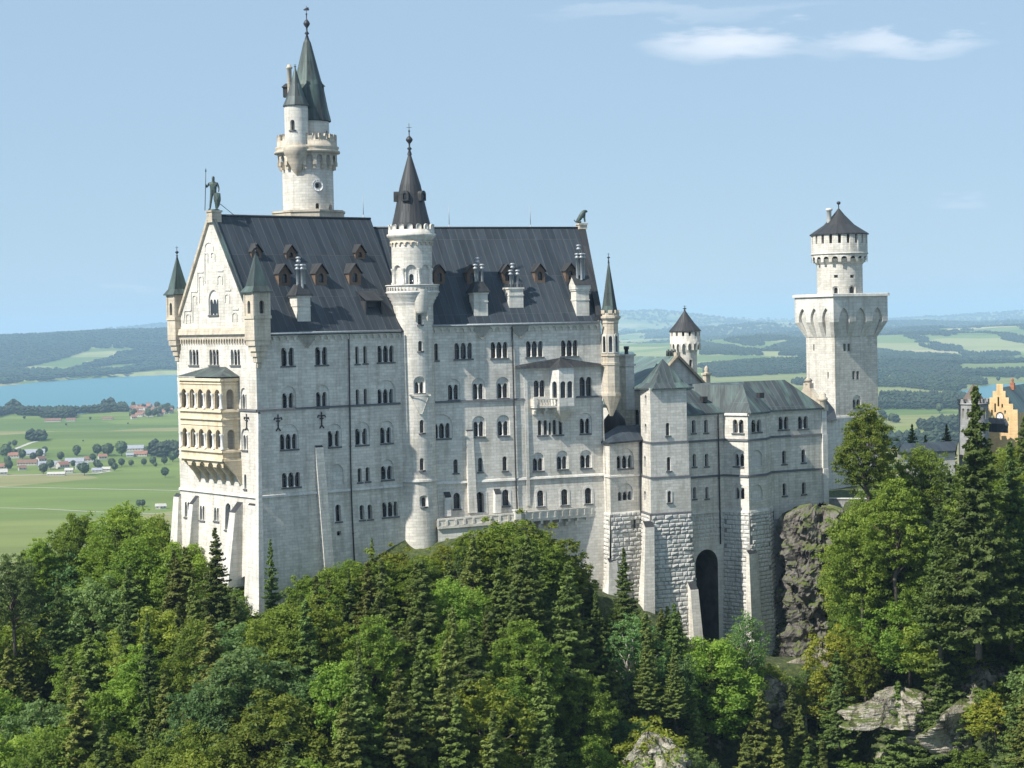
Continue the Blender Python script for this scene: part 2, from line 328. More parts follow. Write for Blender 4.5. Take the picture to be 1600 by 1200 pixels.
class Face:
    """collects openings of one wall surface, then builds wall and windows"""
    def __init__(s, S, root, frame_m=None): s.S = S; s.root = root; s.holes = []; s.fm = frame_m or SMOOTH
    def win(s, cx, yt, yb, n=1, w=6.5, p=10.7, arc=None, aw=None, sill=True, depth=.5, kind='round', glass=True, surround=None, label=None, name='window', blind=False, trans=0):
        S = s.S; sc, zb = S.px(cx, yb); _, zt = S.px(cx, yt); k = (S.px(cx+10, yb)[0]-S.px(cx-10, yb)[0])/20; w = w*k; p = p*k
        if n == 1: outl = arch(sc, zb, zt, w, kind=kind)
        else: outl = multi(sc, zb, zt, n, w, p)
        mb = MB(); d0 = 0
        if arc is not None:
            za = S.px(cx, arc)[1]; W = aw*k if aw else (n-1)*p+w+.9*k*4; W = min(W, 2*(za-zb)*.8); big = arch(sc, zb-.02, za, W, 12); s.holes.append(big); d0 = -.22
            rim(mb, S, big, 0, d0); panel(mb, S, big, [] if blind else [outl], d0, 0)
            if blind: return mb.build('blind_arch', [s.fm], s.root)
        else: s.holes.append(outl)
        if surround:
            ks = surround; o2 = [(sc+(a-sc)*(1+2*ks/max(w+(n-1)*p, .1)), zb+(b_-zb)*(1+ks/(zt-zb))-(ks*.4 if b_ == zb else 0)) for a, b_ in outl]
            panel(mb, S, o2, [outl], .06, 0); rim(mb, S, o2, .06, 0)
        rim(mb, S, outl, .06 if surround else d0, d0-depth)
        cb_ = MB()
        if n > 1:
            for i in range(n-1):
                c = sc-(n-1)*p/2+(i+.5)*p; q = S.M(c, zb, d0-.1); r = max(.07, (p-w)*.3); zt2 = zt-w/2
                cb_.lathe((q.x, q.y), [(r*1.7, zb), (r*1.7, zb+.12), (r, zb+.2), (r, zt2-.3), (r*1.9, zt2-.05), (r*1.9, zt2+.08)], 8)
                # spandrel block above the colonnette
        sb = MB()
        if sill:
            a0 = sc-(n-1)*p/2-w/2-.18; a1 = sc+(n-1)*p/2+w/2+.18; o = [(a0, zb-.22), (a1, zb-.22), (a1, zb-.003), (a0, zb-.003)]
            panel(sb, S, o, [], .16, 0); rim(sb, S, o, 0, .16)
        ob = mb.build(name, [s.fm], s.root)
        if sb.f: sb.build('sill', [TRIM], ob)
        if cb_.f: cb_.build('colonnettes', [SMOOTH], ob)
        if label: ob['label'] = label
        if glass:
            g = MB(); panel(g, S, outl, [], d0-depth+.02, 0); g.build('pane', [GLASS], ob)
            fb = MB()
            for i in range(n):
                c = sc-(n-1)*p/2+i*p
                for bar in ([(c-.035, zb), (c+.035, zb), (c+.035, zt-.05), (c-.035, zt-.05)], [(c-w/2, (zb*.4+zt*.6)-.035), (c+w/2, (zb*.4+zt*.6)-.035), (c+w/2, (zb*.4+zt*.6)+.035), (c-w/2, (zb*.4+zt*.6)+.035)]):
                    panel(fb, S, bar, [], d0-depth+.06, 0)
            if w > .5: fb.build('glazing_bar', [DWOOD], ob)
        return ob
    def wall(s, outer, name='wall', mats=None, zb=(), label=None):
        mb = MB(); panel(mb, s.S, outer, s.holes, 0, 0, zb); o = mb.build(name, mats or [LIME], s.root)
        if label: o['label'] = label
        return o
def band(S, a0, a1, z, h=.3, d=.15, step=None):
    """string course on S from a0 to a1 at height z"""
    mb = MB(); n = max(1, int((a1-a0)/(S.cols or 1e9))) ; pts = [a0+(a1-a0)*k/n for k in range(n+1)]
    for a, b_ in zip(pts, pts[1:]):
        mb.face((S.M(a, z, d), S.M(b_, z, d), S.M(b_, z+h, d*.7), S.M(a, z+h, d*.7)))
        mb.face((S.M(a, z+h, d*.7), S.M(b_, z+h, d*.7), S.M(b_, z+h+.08, -.05), S.M(a, z+h+.08, -.05)))
        mb.face((S.M(a, z, -.05), S.M(b_, z, -.05), S.M(b_, z, d), S.M(a, z, d)))
    mb.face((S.M(a0, z, -.05), S.M(a0, z, d), S.M(a0, z+h, d*.7), S.M(a0, z+h, -.05))); mb.face((S.M(a1, z, d), S.M(a1, z, -.05), S.M(a1, z+h, -.05), S.M(a1, z+h, d*.7)))
    return mb
def scallop(mb, S, a0, a1, zt, zb, pitch, d, m=0, frac=.7, pointed=False):
    """corbel table: an outer skin whose lower edge is a row of small arches, returned back to the wall"""
    n = max(1, round((a1-a0)/pitch)); p = (a1-a0)/n; w = p*frac; low = [(a0, zt), (a0, zb)]; h = (zt-zb)*.72
    for k in range(n):
        c = a0+p*(k+.5); low += [(c-w/2, zb)]
        for j in range(7):
            t = PI-PI*j/6; low.append((c+w/2*math.cos(t), min(zt-.05, zb+(h-w/2 if not pointed else h*.45)*1+ (w/2 if not pointed else h*.55)*math.sin(t))))
        low += [(c+w/2, zb)]
    low += [(a1, zb), (a1, zt)]
    q = []; 
    for pnt in low:
        if not q or (abs(q[-1][0]-pnt[0])+abs(q[-1][1]-pnt[1])) > 1e-4: q.append(pnt)
    poly = q[::-1]
    panel(mb, S, poly, [], d, m)
    for a, b_ in zip(q, q[1:]): mb.face((S.M(*a, d), S.M(*b_, d), S.M(*b_, -.05), S.M(*a, -.05)), m=m)
    panel(mb, S, [(a0, zt-.001), (a1, zt-.001), (a1, zt), (a0, zt)], [], d, m)
    # top return
    k = max(1, int((a1-a0)/(S.cols or 1e9)))
    for i in range(k): a = a0+(a1-a0)*i/k; b_ = a0+(a1-a0)*(i+1)/k; mb.face((S.M(a, zt, d), S.M(b_, zt, d), S.M(b_, zt, -.05), S.M(a, zt, -.05)), m=m)
def rustic(mb, S, poly, holes=(), rh=.62, bw=1.15, d0=.0, proud=.15, seed=1):
    """rock-faced blocks laid in courses over the polygon"""
    rn = random.Random(seed); z0 = min(p[1] for p in poly); z1 = max(p[1] for p in poly); s0 = min(p[0] for p in poly); s1 = max(p[0] for p in poly)
    z = z1; row = 0
    while z > z0:
        h = rh*rn.uniform(.85, 1.15); s = s0-(bw*.5 if row % 2 else 0)
        while s < s1:
            b_ = bw*rn.uniform(.6, 1.35); a0, a1 = max(s, s0)+.03, min(s+b_, s1)-.03; c = ((a0+a1)/2, z-h/2); s += b_
            if a1-a0 < .15 or not inpoly(c, poly) or any(inpoly(c, q) for q in holes): continue
            if not inpoly((a0+.02, c[1]), poly): 
                while a0 < c[0] and not inpoly((a0, c[1]), poly): a0 += .08
            if not inpoly((a1-.02, c[1]), poly):
                while a1 > c[0] and not inpoly((a1, c[1]), poly): a1 -= .08
            if a1-a0 < .15: continue
            t0, t1 = z-h+.035, z-.035; e = min(.14, (a1-a0)*.25); pr = proud*rn.uniform(.35, 1.3)
            lo = [(a0, t0), (a1, t0), (a1, t1), (a0, t1)]; hi = [(a0+e, t0+e*.8), (a1-e, t0+e*.8), (a1-e, t1-e*.8), (a0+e, t1-e*.8)]
            H = [S.M(*q, d0+pr*rn.uniform(.6, 1.2)) for q in hi]; B = [S.M(*q, d0+.01) for q in lo]; ce = S.M(*c, d0+pr*1.25)
            for i in range(4):
                j = (i+1) % 4; mb.face((B[i], B[j], H[j], H[i]), m=0); mb.face((H[i], H[j], ce), m=0)
        z -= h; row += 1
# ================================================================== THE PALACE BUILDING
P0 = v2(P(401, 600, 260)); LU = Vector((.788, .616)).normalized(); LN = Vector((LU.y, -LU.x)); W = 22.4
PB = P0-LN*W                                        # back corner of the west gable
def hit(A, u, x, y):                                # plan point where the pixel column meets the line A + s u
    S = Wall(A, v2(A)+v2(u)); return S.px(x, y)[0]
sJ = hit(P0, LU, 643, 560); J = P0+LU*sJ
RU = Vector((math.sin(R_(68)), math.cos(R_(68)))); RN = Vector((RU.y, -RU.x)); sE = hit(J, RU, 940, 600); E = J+RU*sE
tmp = Wall(P0, J); ZC1 = tmp.z(480, 771); ZE = tmp.z(480, 511.5); ZM = tmp.z(480, 639)
off = lambda z: max(0, (ZC1-z))*.055 if z > 100 else 0.0
SL = Wall(P0, J, off); SR = Wall(J, E, off); SG = Wall(PB, P0, off)
ZERp = SR.z(850, 497.5); ZB = 146.0
pal = thing('palace_building', (*P0, 165), 'huge pale limestone palace with steep dark gabled roof, leftmost and biggest castle building', 'palace')
# --- south front, left block
fl = Face(None, SL, pal) if False else Face(SL, pal)
for cx, yt, yb, n, w, p, arc, aw in (
    (450, 543, 571.6, 2, 7.6, 12.4, None, None), (502.5, 542, 570, 2, 7.4, 11.6, None, None), (558.3, 541, 568.4, 1, 5.6, 0, None, None), (570.8, 540.4, 567.6, 1, 5.6, 0, None, None), (603, 539.8, 565.8, 3, 6.4, 9.5, None, None),
    (451.5, 614, 638, 2, 6.4, 10.8, 603, 23), (504, 612.4, 636.4, 2, 6.2, 10.4, 601, 22.5), (559, 608, 633, 1, 5.6, 0, None, None), (571.5, 607.3, 632.4, 1, 5.6, 0, None, None), (604, 607.6, 630.6, 3, 5.6, 9.4, 593.5, 29),
    (452.3, 678, 702, 3, 6.4, 9.9, 662.4, 30), (523, 673, 698, 2, 5.8, 12, 661.6, 23), (566, 669.5, 695, 2, 6.2, 12.4, 658.5, 25), (604.3, 667.6, 692.4, 2, 6.4, 10.8, 657, 22),
    (455.2, 738, 761, 3, 7.2, 10.6, None, None), (562.4, 731.3, 753.3, 1, 6.4, 0, None, None), (574.8, 729.8, 752, 1, 6.4, 0, None, None), (605.6, 728, 749.3, 2, 7, 10.6, 717.6, 20),
    (610.2, 784, 807.4, 3, 6, 9, None, None)):
    fl.win(cx, yt, yb, n, w, p, arc, aw)
fl.win(526.6, 744, 756.7, 1, 20, 0, 725, 21, blind=True)
fl.win(529, 788, 814.8, 1, 8.6, surround=.35); fl.win(530, 830, 837, 1, 7, kind='rect', sill=False)
for q in (565.9, 578.4): fl.win(q, 789-(q-566)*.07, 812-(q-566)*.07, 1, 7, surround=.28)
fl.wall([(0, ZC1), (-off(ZB), ZB), (sJ, ZB), (sJ, ZE-.02), (0, ZE-.02)], 'south_wall', zb=(ZC1,))
# --- south front, right block
fr = Face(SR, pal)
for cx, yt, yb, n, w, p, arc, aw in (
    (682, 536.5, 563, 1, 6, 0, None, None), (724.3, 535.6, 560.7, 3, 6.6, 10.4, None, None), (780.3, 534.3, 559.4, 3, 6.4, 9.8, None, None), (835.5, 532.8, 557.6, 3, 6.6, 9.7, None, None), (890, 531.4, 556.3, 3, 6.6, 9.6, None, None),
    (709, 601, 624.5, 2, 6, 9.6, 592, 21), (748, 599.4, 623.6, 2, 6, 9.4, 590.6, 21), (786, 598.8, 621.8, 2, 6, 9.6, 589, 21),
    (691, 661.5, 685, 3, 6, 9.8, 647.4, 33), (748.7, 658.8, 682, 2, 6, 9, 649.8, 21), (786.8, 657.9, 680.4, 2, 6, 9.6, 648.3, 21),
    (712.3, 717.6, 739, 1, 7, 0, None, None), (750.9, 715.2, 737.2, 1, 7, 0, None, None), (789, 713, 735.4, 1, 7, 0, None, None),
    (841.2, 716, 735.6, 2, 6.2, 8.8, 707, 18.6), (879, 713, 733, 2, 6.2, 8.6, 704, 18.6), (915.7, 711, 731, 2, 6.2, 9, 703, 18.6),
    (914.8, 653.8, 677.3, 2, 5.8, 9.2, 645, 21)):
    fr.win(cx, yt, yb, n, w, p, arc, aw)
for q in (843.6, 852.6, 866.7, 876.2): fr.win(q, 656.6-(q-843)*.03, 680-(q-843)*.03, 1, 6, sill=(q > 0))
fr.win(859.6, 660, 679.5, 1, 3.6, sill=False)
for cx, yt, yb in ((714.2, 770, 795), (790.6, 764.7, 790.4), (845, 766, 791), (882.6, 764, 789), (919.6, 762, 787)): fr.win(cx, yt, yb, 1, 10.5, surround=.32)
dr = fr.win(750.9, 768.5, 801, 1, 12, surround=.5, sill=False, depth=.9, name='terrace_door')
for q in (843,): fr.win(q, 594, 620, 2, 7.6, 9.4, None, None, sill=False)
fr.win(915.2, 588.8, 618.6, 2, 7.8, 10.8, None, None, sill=False)
fr.wall([(0, ZC1), (0, ZB), (sE, ZB), (sE, ZERp-.02), (0, ZERp-.02)], 'south_wall', zb=(ZC1,))
# --- west gable front
gz = lambda x, y: SG.z(x, y)
ZRL = None
sm = W/2; RT = Wall(PB+LU*0, P0)                        # gable plane
apex_z = RT.M(sm, 0) and P(331, 334, (RT.M(sm, 0)).y).z
fg = Face(SG, pal)
for cx in (303.3, 334.8, 368): fg.win(cx, 546, 570.5, 3, 3.9, 5.2)
fg.win(334, 467.5, 492, 3, 4.0, 5.2, 453, 15.5)
for cx, arc, yb in ((336.5, 395.5, 412), (328, 396, 442), (333.7, 500, 508)):
    pass
def groove(pts, wd=.22):
    global gm
    q = [fg.S.px(x, y) for x, y in pts]
    for (a, b_), (c, d) in zip(q, q[1:]):
        v = Vector((c-a, d-b_)); 
        if v.length < .05: continue
        nn = Vector((-v.y, v.x)).normalized()*wd/2; o = [(a+nn.x, b_+nn.y), (a-nn.x, b_-nn.y), (c-nn.x, d-nn.y), (c+nn.x, d+nn.y)]
        ar = sum(o[i][0]*o[(i+1) % 4][1]-o[(i+1) % 4][0]*o[i][1] for i in range(4))
        if ar < 0: o = o[::-1]
        panel(gm, SG, o, [], .11); rim(gm, SG, o, .11, 0)
gm = MB()
# raised blind arcading stepping up the gable
def ga(cx, yt, yb, w):
    pts = [(cx-w/2, yb), (cx-w/2, yt+w*.6)]+[(cx-w/2*math.cos(PI*k/6), yt+w*.6-w*.6*math.sin(PI*k/6)) for k in range(7)]+[(cx+w/2, yt+w*.6), (cx+w/2, yt+14)]
    global gm
    gm = MB(); groove(pts); gm.build('blind_arch', [SMOOTH], pal)
for a in ((327, 378, 442, 13), (333, 394, 402, 6), (322.5, 395, 440, 5), (314.5, 431, 473, 6), (304.5, 461, 503, 6), (294.5, 490, 505, 6), (344, 430, 444, 7), (355.5, 459, 472, 7), (367, 488, 502, 7)): ga(*a)
for pts in (((318, 425), (309, 425), (309, 455)), ((309, 455), (299, 455), (299, 485)), ((299, 485), (289, 485), (287, 504)), ((340, 423), (349, 423)), ((352, 453), (361, 453)), ((364, 483), (373, 483))): gm = MB(); groove(pts); gm.build('moulding', [SMOOTH], pal)
for cx, yt, yb, n, w, p, arc, aw in ((381, 616, 639, 2, 3.6, 4.4, 606, 9), (382.5, 680, 703, 2, 3.6, 4.6, 670, 10)): fg.win(cx, yt, yb, n, w, p, arc, aw)
fg.win(383.6, 741, 764, 1, 3.4)
for cx, yt, yb, n in ((292.5, 784, 808, 2), (316, 790, 813, 2), (338.4, 793, 814, 2)): fg.win(cx, yt, yb, n, 3, 4.2, surround=.2)
fg.win(356, 786, 828, 1, 8, surround=.5)
fg.win(383, 900, 960, 1, 26, 0, sill=False, depth=1.6, glass=False, name='foundation_arch')
for cx, yt, yb in ((292, 604, 638), (305, 604, 639), (320, 604, 639), (335, 604, 640), (296, 672, 702), (312, 672, 703), (328, 672, 704)): fg.win(cx, yt, yb, 1, 5, 0, sill=False)
mid = SG.z(340, 512)
fg.wall([(0, ZC1), (-off(ZB), ZB), (W+off(ZB), ZB), (W, ZC1), (W, ZE), (W/2+.0, apex_z), (0, ZE)], 'west_gable_wall', zb=(ZC1,))
# hidden sides (north wall, east gable), plain
mb = MB(); NB = PB+LU*(sJ+4); EB = E-RN*W; JB = J-RN*W
for a, b_ in ((NB, PB), (EB, NB)): mb.face([Vector((*a, ZB)), Vector((*b_, ZB)), Vector((*b_, ZE)), Vector((*a, ZE))])
ZRR = None
mb.build('north_wall', [LIME], pal)
# --- string courses, corbel tables, cornices
for S, a0, a1, z in ((SL, 0, sJ-2.2, ZM), (SG, 0, W, ZM), (SR, 2.6, hit(J, RU, 819, 600), ZM-.05), (SR, hit(J, RU, 900, 600), sE, ZM-.05)):
    band(S, a0, a1, z, .22, .22).build('string_course', [TRIM], pal)
for S, a0, a1, z in ((SL, 0, sJ-2.2, ZC1), (SG, 0, W, ZC1), (SR, 2.6, sE, ZC1)):
    band(S, a0, a1, z-.15, .3, .28).build('plinth_course', [SMOOTH], pal)
mb = MB(); scallop(mb, SL, .6, sJ-2, ZE-.9, ZE-1.75, 1.1, .3); mb.build('corbel_table', [CREAM], pal)
mb = MB(); scallop(mb, SR, 2.6, sE-.5, ZERp-.9, ZERp-1.75, 1.1, .3); mb.build('corbel_table', [CREAM], pal)
mb = MB(); scallop(mb, SG, .3, W-1.2, ZE-1.1, ZE-2.0, .72, .25); mb.build('corbel_table', [WARM], pal)
band(SG, -.4, W+.3, ZE-.75, .85, .5).build('cornice', [WARM], pal)
# --- roofs
def gable_roof(S, s0f, s1f, s0r, s1r, ze, zr, D, over=.55, name='roof', m=ROOF, ends=(1, 1)):
    """front eave from s0f to s1f, ridge s0r..s1r at depth D behind the wall, mirrored back slope"""
    mb = MB(); k = (zr-ze)/D; zf = ze-over*k
    f0, f1, r0, r1 = S.M(s0f, zf, over), S.M(s1f, zf, over), S.M(s0r, zr, -D), S.M(s1r, zr, -D); b0, b1 = S.M(s0r, zf, -2*D-over), S.M(s1r, zf, -2*D-over)
    mb.face((f0, f1, r1, r0)); mb.face((b1, b0, r0, r1))
    dn = Vector((0, 0, -.28)); mb.face((f0+dn, f1+dn, f1, f0)); mb.face((f0+dn, b0+dn, b1+dn, f1+dn))
    if ends[0]: mb.face((f0, r0, b0, b0+dn, f0+dn), m=0)
    if ends[1]: mb.face((f1+dn, b1+dn, b1, r1, f1), m=0)
    return mb
D1 = W/2; ridL = Wall(P0-LN*D1, J-LN*D1); ridR = Wall(J-RN*D1, E-RN*D1)
s1r, zrl = ridL.px(579, 341.5); zrl = ridL.z(460, 339.5); zrr = ridR.z(750, 356.3); s_end = ridR.px(906, 356)[0]
roofL = gable_roof(SL, .25, sJ-.5, .25, s1r, ZE+.02, zrl, D1); ro1 = roofL.build('west_roof', [ROOF], pal)
roofR = gable_roof(SR, -1.5, sE-.9, -6, s_end-.2, ZERp+.02, zrr, D1); ro2 = roofR.build('east_roof', [ROOF], pal)
class RoofPl:                                     # point on the front slope from a pixel
    def __init__(s, S, ze, zr): s.S = S; s.p = S.M(0, ze, 0); k = (zr-ze)/D1; n = Vector((S.n.x*k, S.n.y*k, 1)).normalized(); s.n = n; s.k = k; s.ze = ze
    def px(s, x, y): r = ray(x, y); return CAM+r*((s.p-CAM).dot(s.n)/r.dot(s.n))
    def depth(s, z): return (z-s.ze)/s.k         # how far behind the wall the slope reaches height z
RPL = RoofPl(SL, ZE, zrl); RPR = RoofPl(SR, ZERp, zrr)
# ridge cap and gutters
mb = MB(); mb.tube([ridL.M(.5, zrl+.05), ridL.M(s1r, zrl+.05)], .16, 6); mb.build('ridge_cap', [ROOF2], pal)
mb = MB(); mb.tube([ridR.M(-2, zrr+.05), ridR.M(s_end, zrr+.05)], .16, 6); mb.build('ridge_cap', [ROOF2], pal)
mb = MB(); mb.tube([SL.M(.6, ZE-.75, .75), SL.M(sJ-2.3, ZE-.75, .75)], .17, 6); mb.build('gutter', [ZINC], pal)
mb = MB(); mb.tube([SR.M(2.8, ZERp-.75, .75), SR.M(sE-.5, ZERp-.75, .75)], .17, 6); mb.build('gutter', [ZINC], pal)
# gable coping on the west front (raised stone verge)
def verge(S, s0, z0, s1, z1, wd, hgt, m, name, back=.7):
    mb = MB(); a = S.M(s0, z0, .35); b_ = S.M(s1, z1, .35); n = Vector((-S.n.x, -S.n.y, 0))*(back+.35); up = Vector((0, 0, hgt))
    A = [a-up, b_-up, b_+up*.5, a+up*.5]; Bk = [p+n for p in A]
    mb.face(A); mb.face(Bk[::-1])
    for i in range(4): j = (i+1) % 4; mb.face((A[i], Bk[i], Bk[j], A[j]))
    return mb.build(name, [m], pal)
verge(SG, -.35, ZE-.1, W/2, apex_z+.35, .5, .5, WARM, 'gable_coping'); verge(SG, W/2, apex_z+.2, W+.35, ZE-.25, .5, .3, COPG, 'gable_coping', .3)
# east end: coping along the far gable
SEe = Wall(E, E-RN*W)
mb = MB(); k = (zrr-ZERp)/D1
for sg in (1,):
    f0, f1 = SR.M(sE-.9, ZERp-.4, .6), SR.M(sE+.1, ZERp-.4, .6); r0, r1 = SR.M(s_end-.2, zrr+.45, -D1), SR.M(s_end+.9, zrr+.45, -D1); up = Vector((0, 0, .75))
    f0 += up; f1 += up
    mb.face((f0, f1, r1, r0)); mb.face((f0-up, f0, r0, r0-up)); mb.face((f0-up, f1-up, f1, f0)); mb.face((f1, f1-up, r1-up, r1))
mb.build('gable_coping', [ROOF2], pal)
mb = MB(); e0 = SR.M(sE, ZB, 0); e1 = SR.M(sE, ZB, -W); t0, t1, tm = SR.M(sE, ZERp, 0), SR.M(sE, ZERp, -W), SR.M(s_end+.6, zrr, -D1)
mb.face((e0, e1, t1, tm, t0)); mb.build('east_gable_wall', [LIME], pal)
def plinthbox(c, sx, sy, z0, z1, name, m, root, u=LU, top=None, capm=.12):
    mb = MB(); n = Vector((-u.y, u.x)); mb.box(c, u, n, sx, sy, z0, z1, top=top)
    if capm: mb.box(c, u, n, sx+2*capm, sy+2*capm, z1, z1+.25)
    return mb.build(name, [m], root)
ap = SG.M(W/2, apex_z, -.4); plinthbox(v2(ap), 1.5, 1.5, apex_z-1.2, P(331, 329, ap.y).z-.25, 'statue_pedestal', WARM, pal)
lp = ridR.M(s_end+.3, zrr); plinthbox(v2(lp), 1.3, 1.3, zrr-.2, P(910, 349, lp.y).z-.25, 'statue_pedestal', WARM, pal, RU)
# --- dormers
def dormer(RP, x, y, wpx, hpx, hood=True, mfront=WOOD, name='dormer'):
    """x, y: bottom centre of its face in the photograph"""
    p = RP.px(x, y); S = RP.S; sc = (v2(p)-S.A).dot(S.u); d = -RP.depth(p.z); kx = (p-CAM).dot(Fw)/FP/max(.5, abs(S.u.x)); wd = wpx*kx; h = hpx*kx*abs(S.u.x); z0 = p.z; r = wd/2
    root = None; F = lambda a, z, dd=0: S.M(sc+a, z, d+dd); mb = MB(); zt = z0+h; zk = zt+wd*.62
    de = lambda z: -(RP.depth(z)-RP.depth(z0))
    op = arch(0, z0+h*.22, z0+h*.95, wd*.42, 6); outer = [(-r, z0), (r, z0), (r, zt), (0, zk-.06), (-r, zt)]
    sub = type('x', (), {})(); sub.M = lambda a, z, dd=0: F(a, z, dd); sub.cols = None
    panel(mb, sub, outer, [op], 0); rim(mb, sub, op, 0, -.35)
    for sg in (-1, 1):
        q = [F(sg*r, z0), F(sg*r, zt), F(sg*r, zt, de(zt))]; mb.face(q if sg < 0 else q[::-1])
    ob = mb.build(name, [mfront], RP.roof)
    g = MB(); panel(g, sub, op, [], -.3); g.build('pane', [GLASS], ob)
    rf = MB(); o = .16; zz = zt-.12*1.2; th = .12
    for sg in (-1, 1):
        A = F(sg*(r+o), zt-o*1.24, .35); B = F(0, zk, .35); Cc = F(0, zk, de(zk)-.1); Dd = F(sg*(r+o), zt-o*1.24, de(zt-o*1.24)-.1); up = Vector((0, 0, th))
        q = [A+up, B+up, Cc+up, Dd+up]; rf.face(q if sg < 0 else q[::-1]); q = [A, B, B+up, A+up]; rf.face(q if sg < 0 else q[::-1]); rf.face([A, Dd, Dd+up, A+up] if sg < 0 else [A+up, Dd+up, Dd, A])
    rf.build('dormer_roof', [ZINC if False else ROOF2], ob); return ob
RPL.roof = ro1; RPR.roof = ro2
for x, y in ((445, 446.5), (502, 446), (555, 445.5)): dormer(RPL, x, y, 17, 20)
for x, y in ((455, 405), (563, 404.5), (401, 403)): dormer(RPL, x, y, 14, 11, name='small_dormer')
for x, y in ((687, 444), (738, 444), (793, 443), (844, 442), (892, 441)): dormer(RPR, x, y, 16, 19)
# wide box dormer beside the stair tower
p = RPL.px(585, 492); S = SL; sc = (v2(p)-S.A).dot(S.u); d = -RPL.depth(p.z); z0 = p.z; z1 = z0+2.0; mb = MB(); hw = 1.45
F = lambda a, z, dd=0: S.M(sc+a, z, d+dd); de = lambda z: -(RPL.depth(z)-RPL.depth(z0))
op = [(-hw*.85, z0+.1), (hw*.85, z0+.1), (hw*.85, z1-.1), (-hw*.85, z1-.1)]; sub = type('x', (), {})(); sub.M = F; sub.cols = None
panel(mb, sub, [(-hw, z0), (hw, z0), (hw, z1), (-hw, z1)], [op], 0); panel(mb, sub, op, [], -.8); rim(mb, sub, op, 0, -.8)
for sg in (-1, 1): mb.face([F(sg*hw, z0), F(sg*hw, z1), F(sg*hw, z1, de(z1))][::-sg])
zk = z1+1.5; mb.face((F(-hw-.1, z1+.05, .2), F(hw+.1, z1+.05, .2), F(hw+.1, zk, de(zk)), F(-hw-.1, zk, de(zk)))); mb.build('box_dormer', [ROOF2], ro1)
# --- chimneys
def chimney(RP, x, ybase, ytop, wpx, cap, tubes, ytube, lower=False):
    p = RP.px(x, ybase); S = RP.S; Y = p.y; k = Y/FP; wd = wpx*k*1.0; c = v2(p)+(-S.n)*wd*.35; zt = P(x, ytop, Y).z; mb = MB()
    mb.box(c, S.u, S.n, wd, wd*.9, p.z-2.5, zt); mb.box(c, S.u, S.n, wd*1.12, wd*1.02, zt-.25, zt); mb.box(c, S.u, S.n, wd*1.07, wd*.97, (p.z*.45+zt*.55), (p.z*.45+zt*.55)+.18)
    ob = mb.build('chimney', [CREAM], RP.roof); zc = zt; cm = MB()
    if cap == 'hip':
        zc = zt+wd*.75; cm.box(c, S.u, S.n, wd*1.35, wd*1.2, zt, zt+.12); cm.box(c, S.u, S.n, wd*1.3, wd*1.15, zt+.12, zc, top=.45); cm.build('cap_roof', [ROOF2], ob)
    elif cap == 'gable':
        zc = zt+wd*.95; hp = wd*.62; q = lambda a, b_, z: Vector((*(c+S.u*a+S.n*b_), z)); h2 = zt+wd*.35
        mb2 = MB(); mb2.box(c, S.u, S.n, wd*1.2, wd*1.1, zt, h2); mb2.face((q(-.6*wd, -.55*wd, h2), q(-.6*wd, .55*wd, h2), q(-.6*wd, 0, zc)))
        mb2.face((q(.6*wd, .55*wd, h2), q(.6*wd, -.55*wd, h2), q(.6*wd, 0, zc))); mb2.build('gabled_head', [CREAM], ob)
        cm.face((q(-.68*wd, .65*wd, h2-.1), q(.68*wd, .65*wd, h2-.1), q(.68*wd, 0, zc+.1), q(-.68*wd, 0, zc+.1))); cm.face((q(.68*wd, -.65*wd, h2-.1), q(-.68*wd, -.65*wd, h2-.1), q(-.68*wd, 0, zc+.1), q(.68*wd, 0, zc+.1))); cm.build('cap_roof', [ROOF2], ob)
    else:
        for i in range(5): cm.box(c+S.u*wd*(i-2)*.22+S.n*wd*.45, S.u, S.n, .12, .12, zt, zt+.45)
        cm.build('crenels', [PIPE], ob)
    ztp = P(x, ytube, Y).z; offs = [(-.24, .15), (0, -.1), (.24, .15), (.02, .3)][:tubes]
    for i, (a, b_) in enumerate(offs):
        t = MB(); q = c+S.u*a*wd+S.n*b_*wd; top = ztp if i == 1 or tubes == 1 else zc+(ztp-zc)*.72; r = .2
        t.lathe(q, [(r, zc-.6), (r, top-.75), (r*1.7, top-.7), (r*1.7, top-.5), (r*1.1, top-.45), (r*1.1, top-.25), (r*1.9, top-.2), (r*1.7, top), (0, top+.05)], 8); t.build('chimney_pot', [ZINC], ob)
    return ob
chimney(RPL, 474, 499, 462, 24, 'hip', 4, 401); chimney(RPR, 751, 491, 457, 23, 'hip', 3, 402); chimney(RPR, 806, 478, 449, 24, 'flat', 3, 411); chimney(RPR, 910, 491, 452, 22, 'gable', 4, 382)
# chimney consoles in the eaves
for S, x, zt in ((SL, 478, ZE), (SR, 751.5, ZERp), (SR, 812, ZERp)):
    s, _ = S.px(x, 520); mb = MB(); o = [(s-1.35, zt-.5), (s-1.2, zt-1.5), (s, zt-2.9), (s+1.2, zt-1.5), (s+1.35, zt-.5)]; panel(mb, S, o[::-1], [], .42); panel(mb, S, o, [], .42); rim(mb, S, o, .42, 0); mb.build('chimney_console', [CREAM], pal)
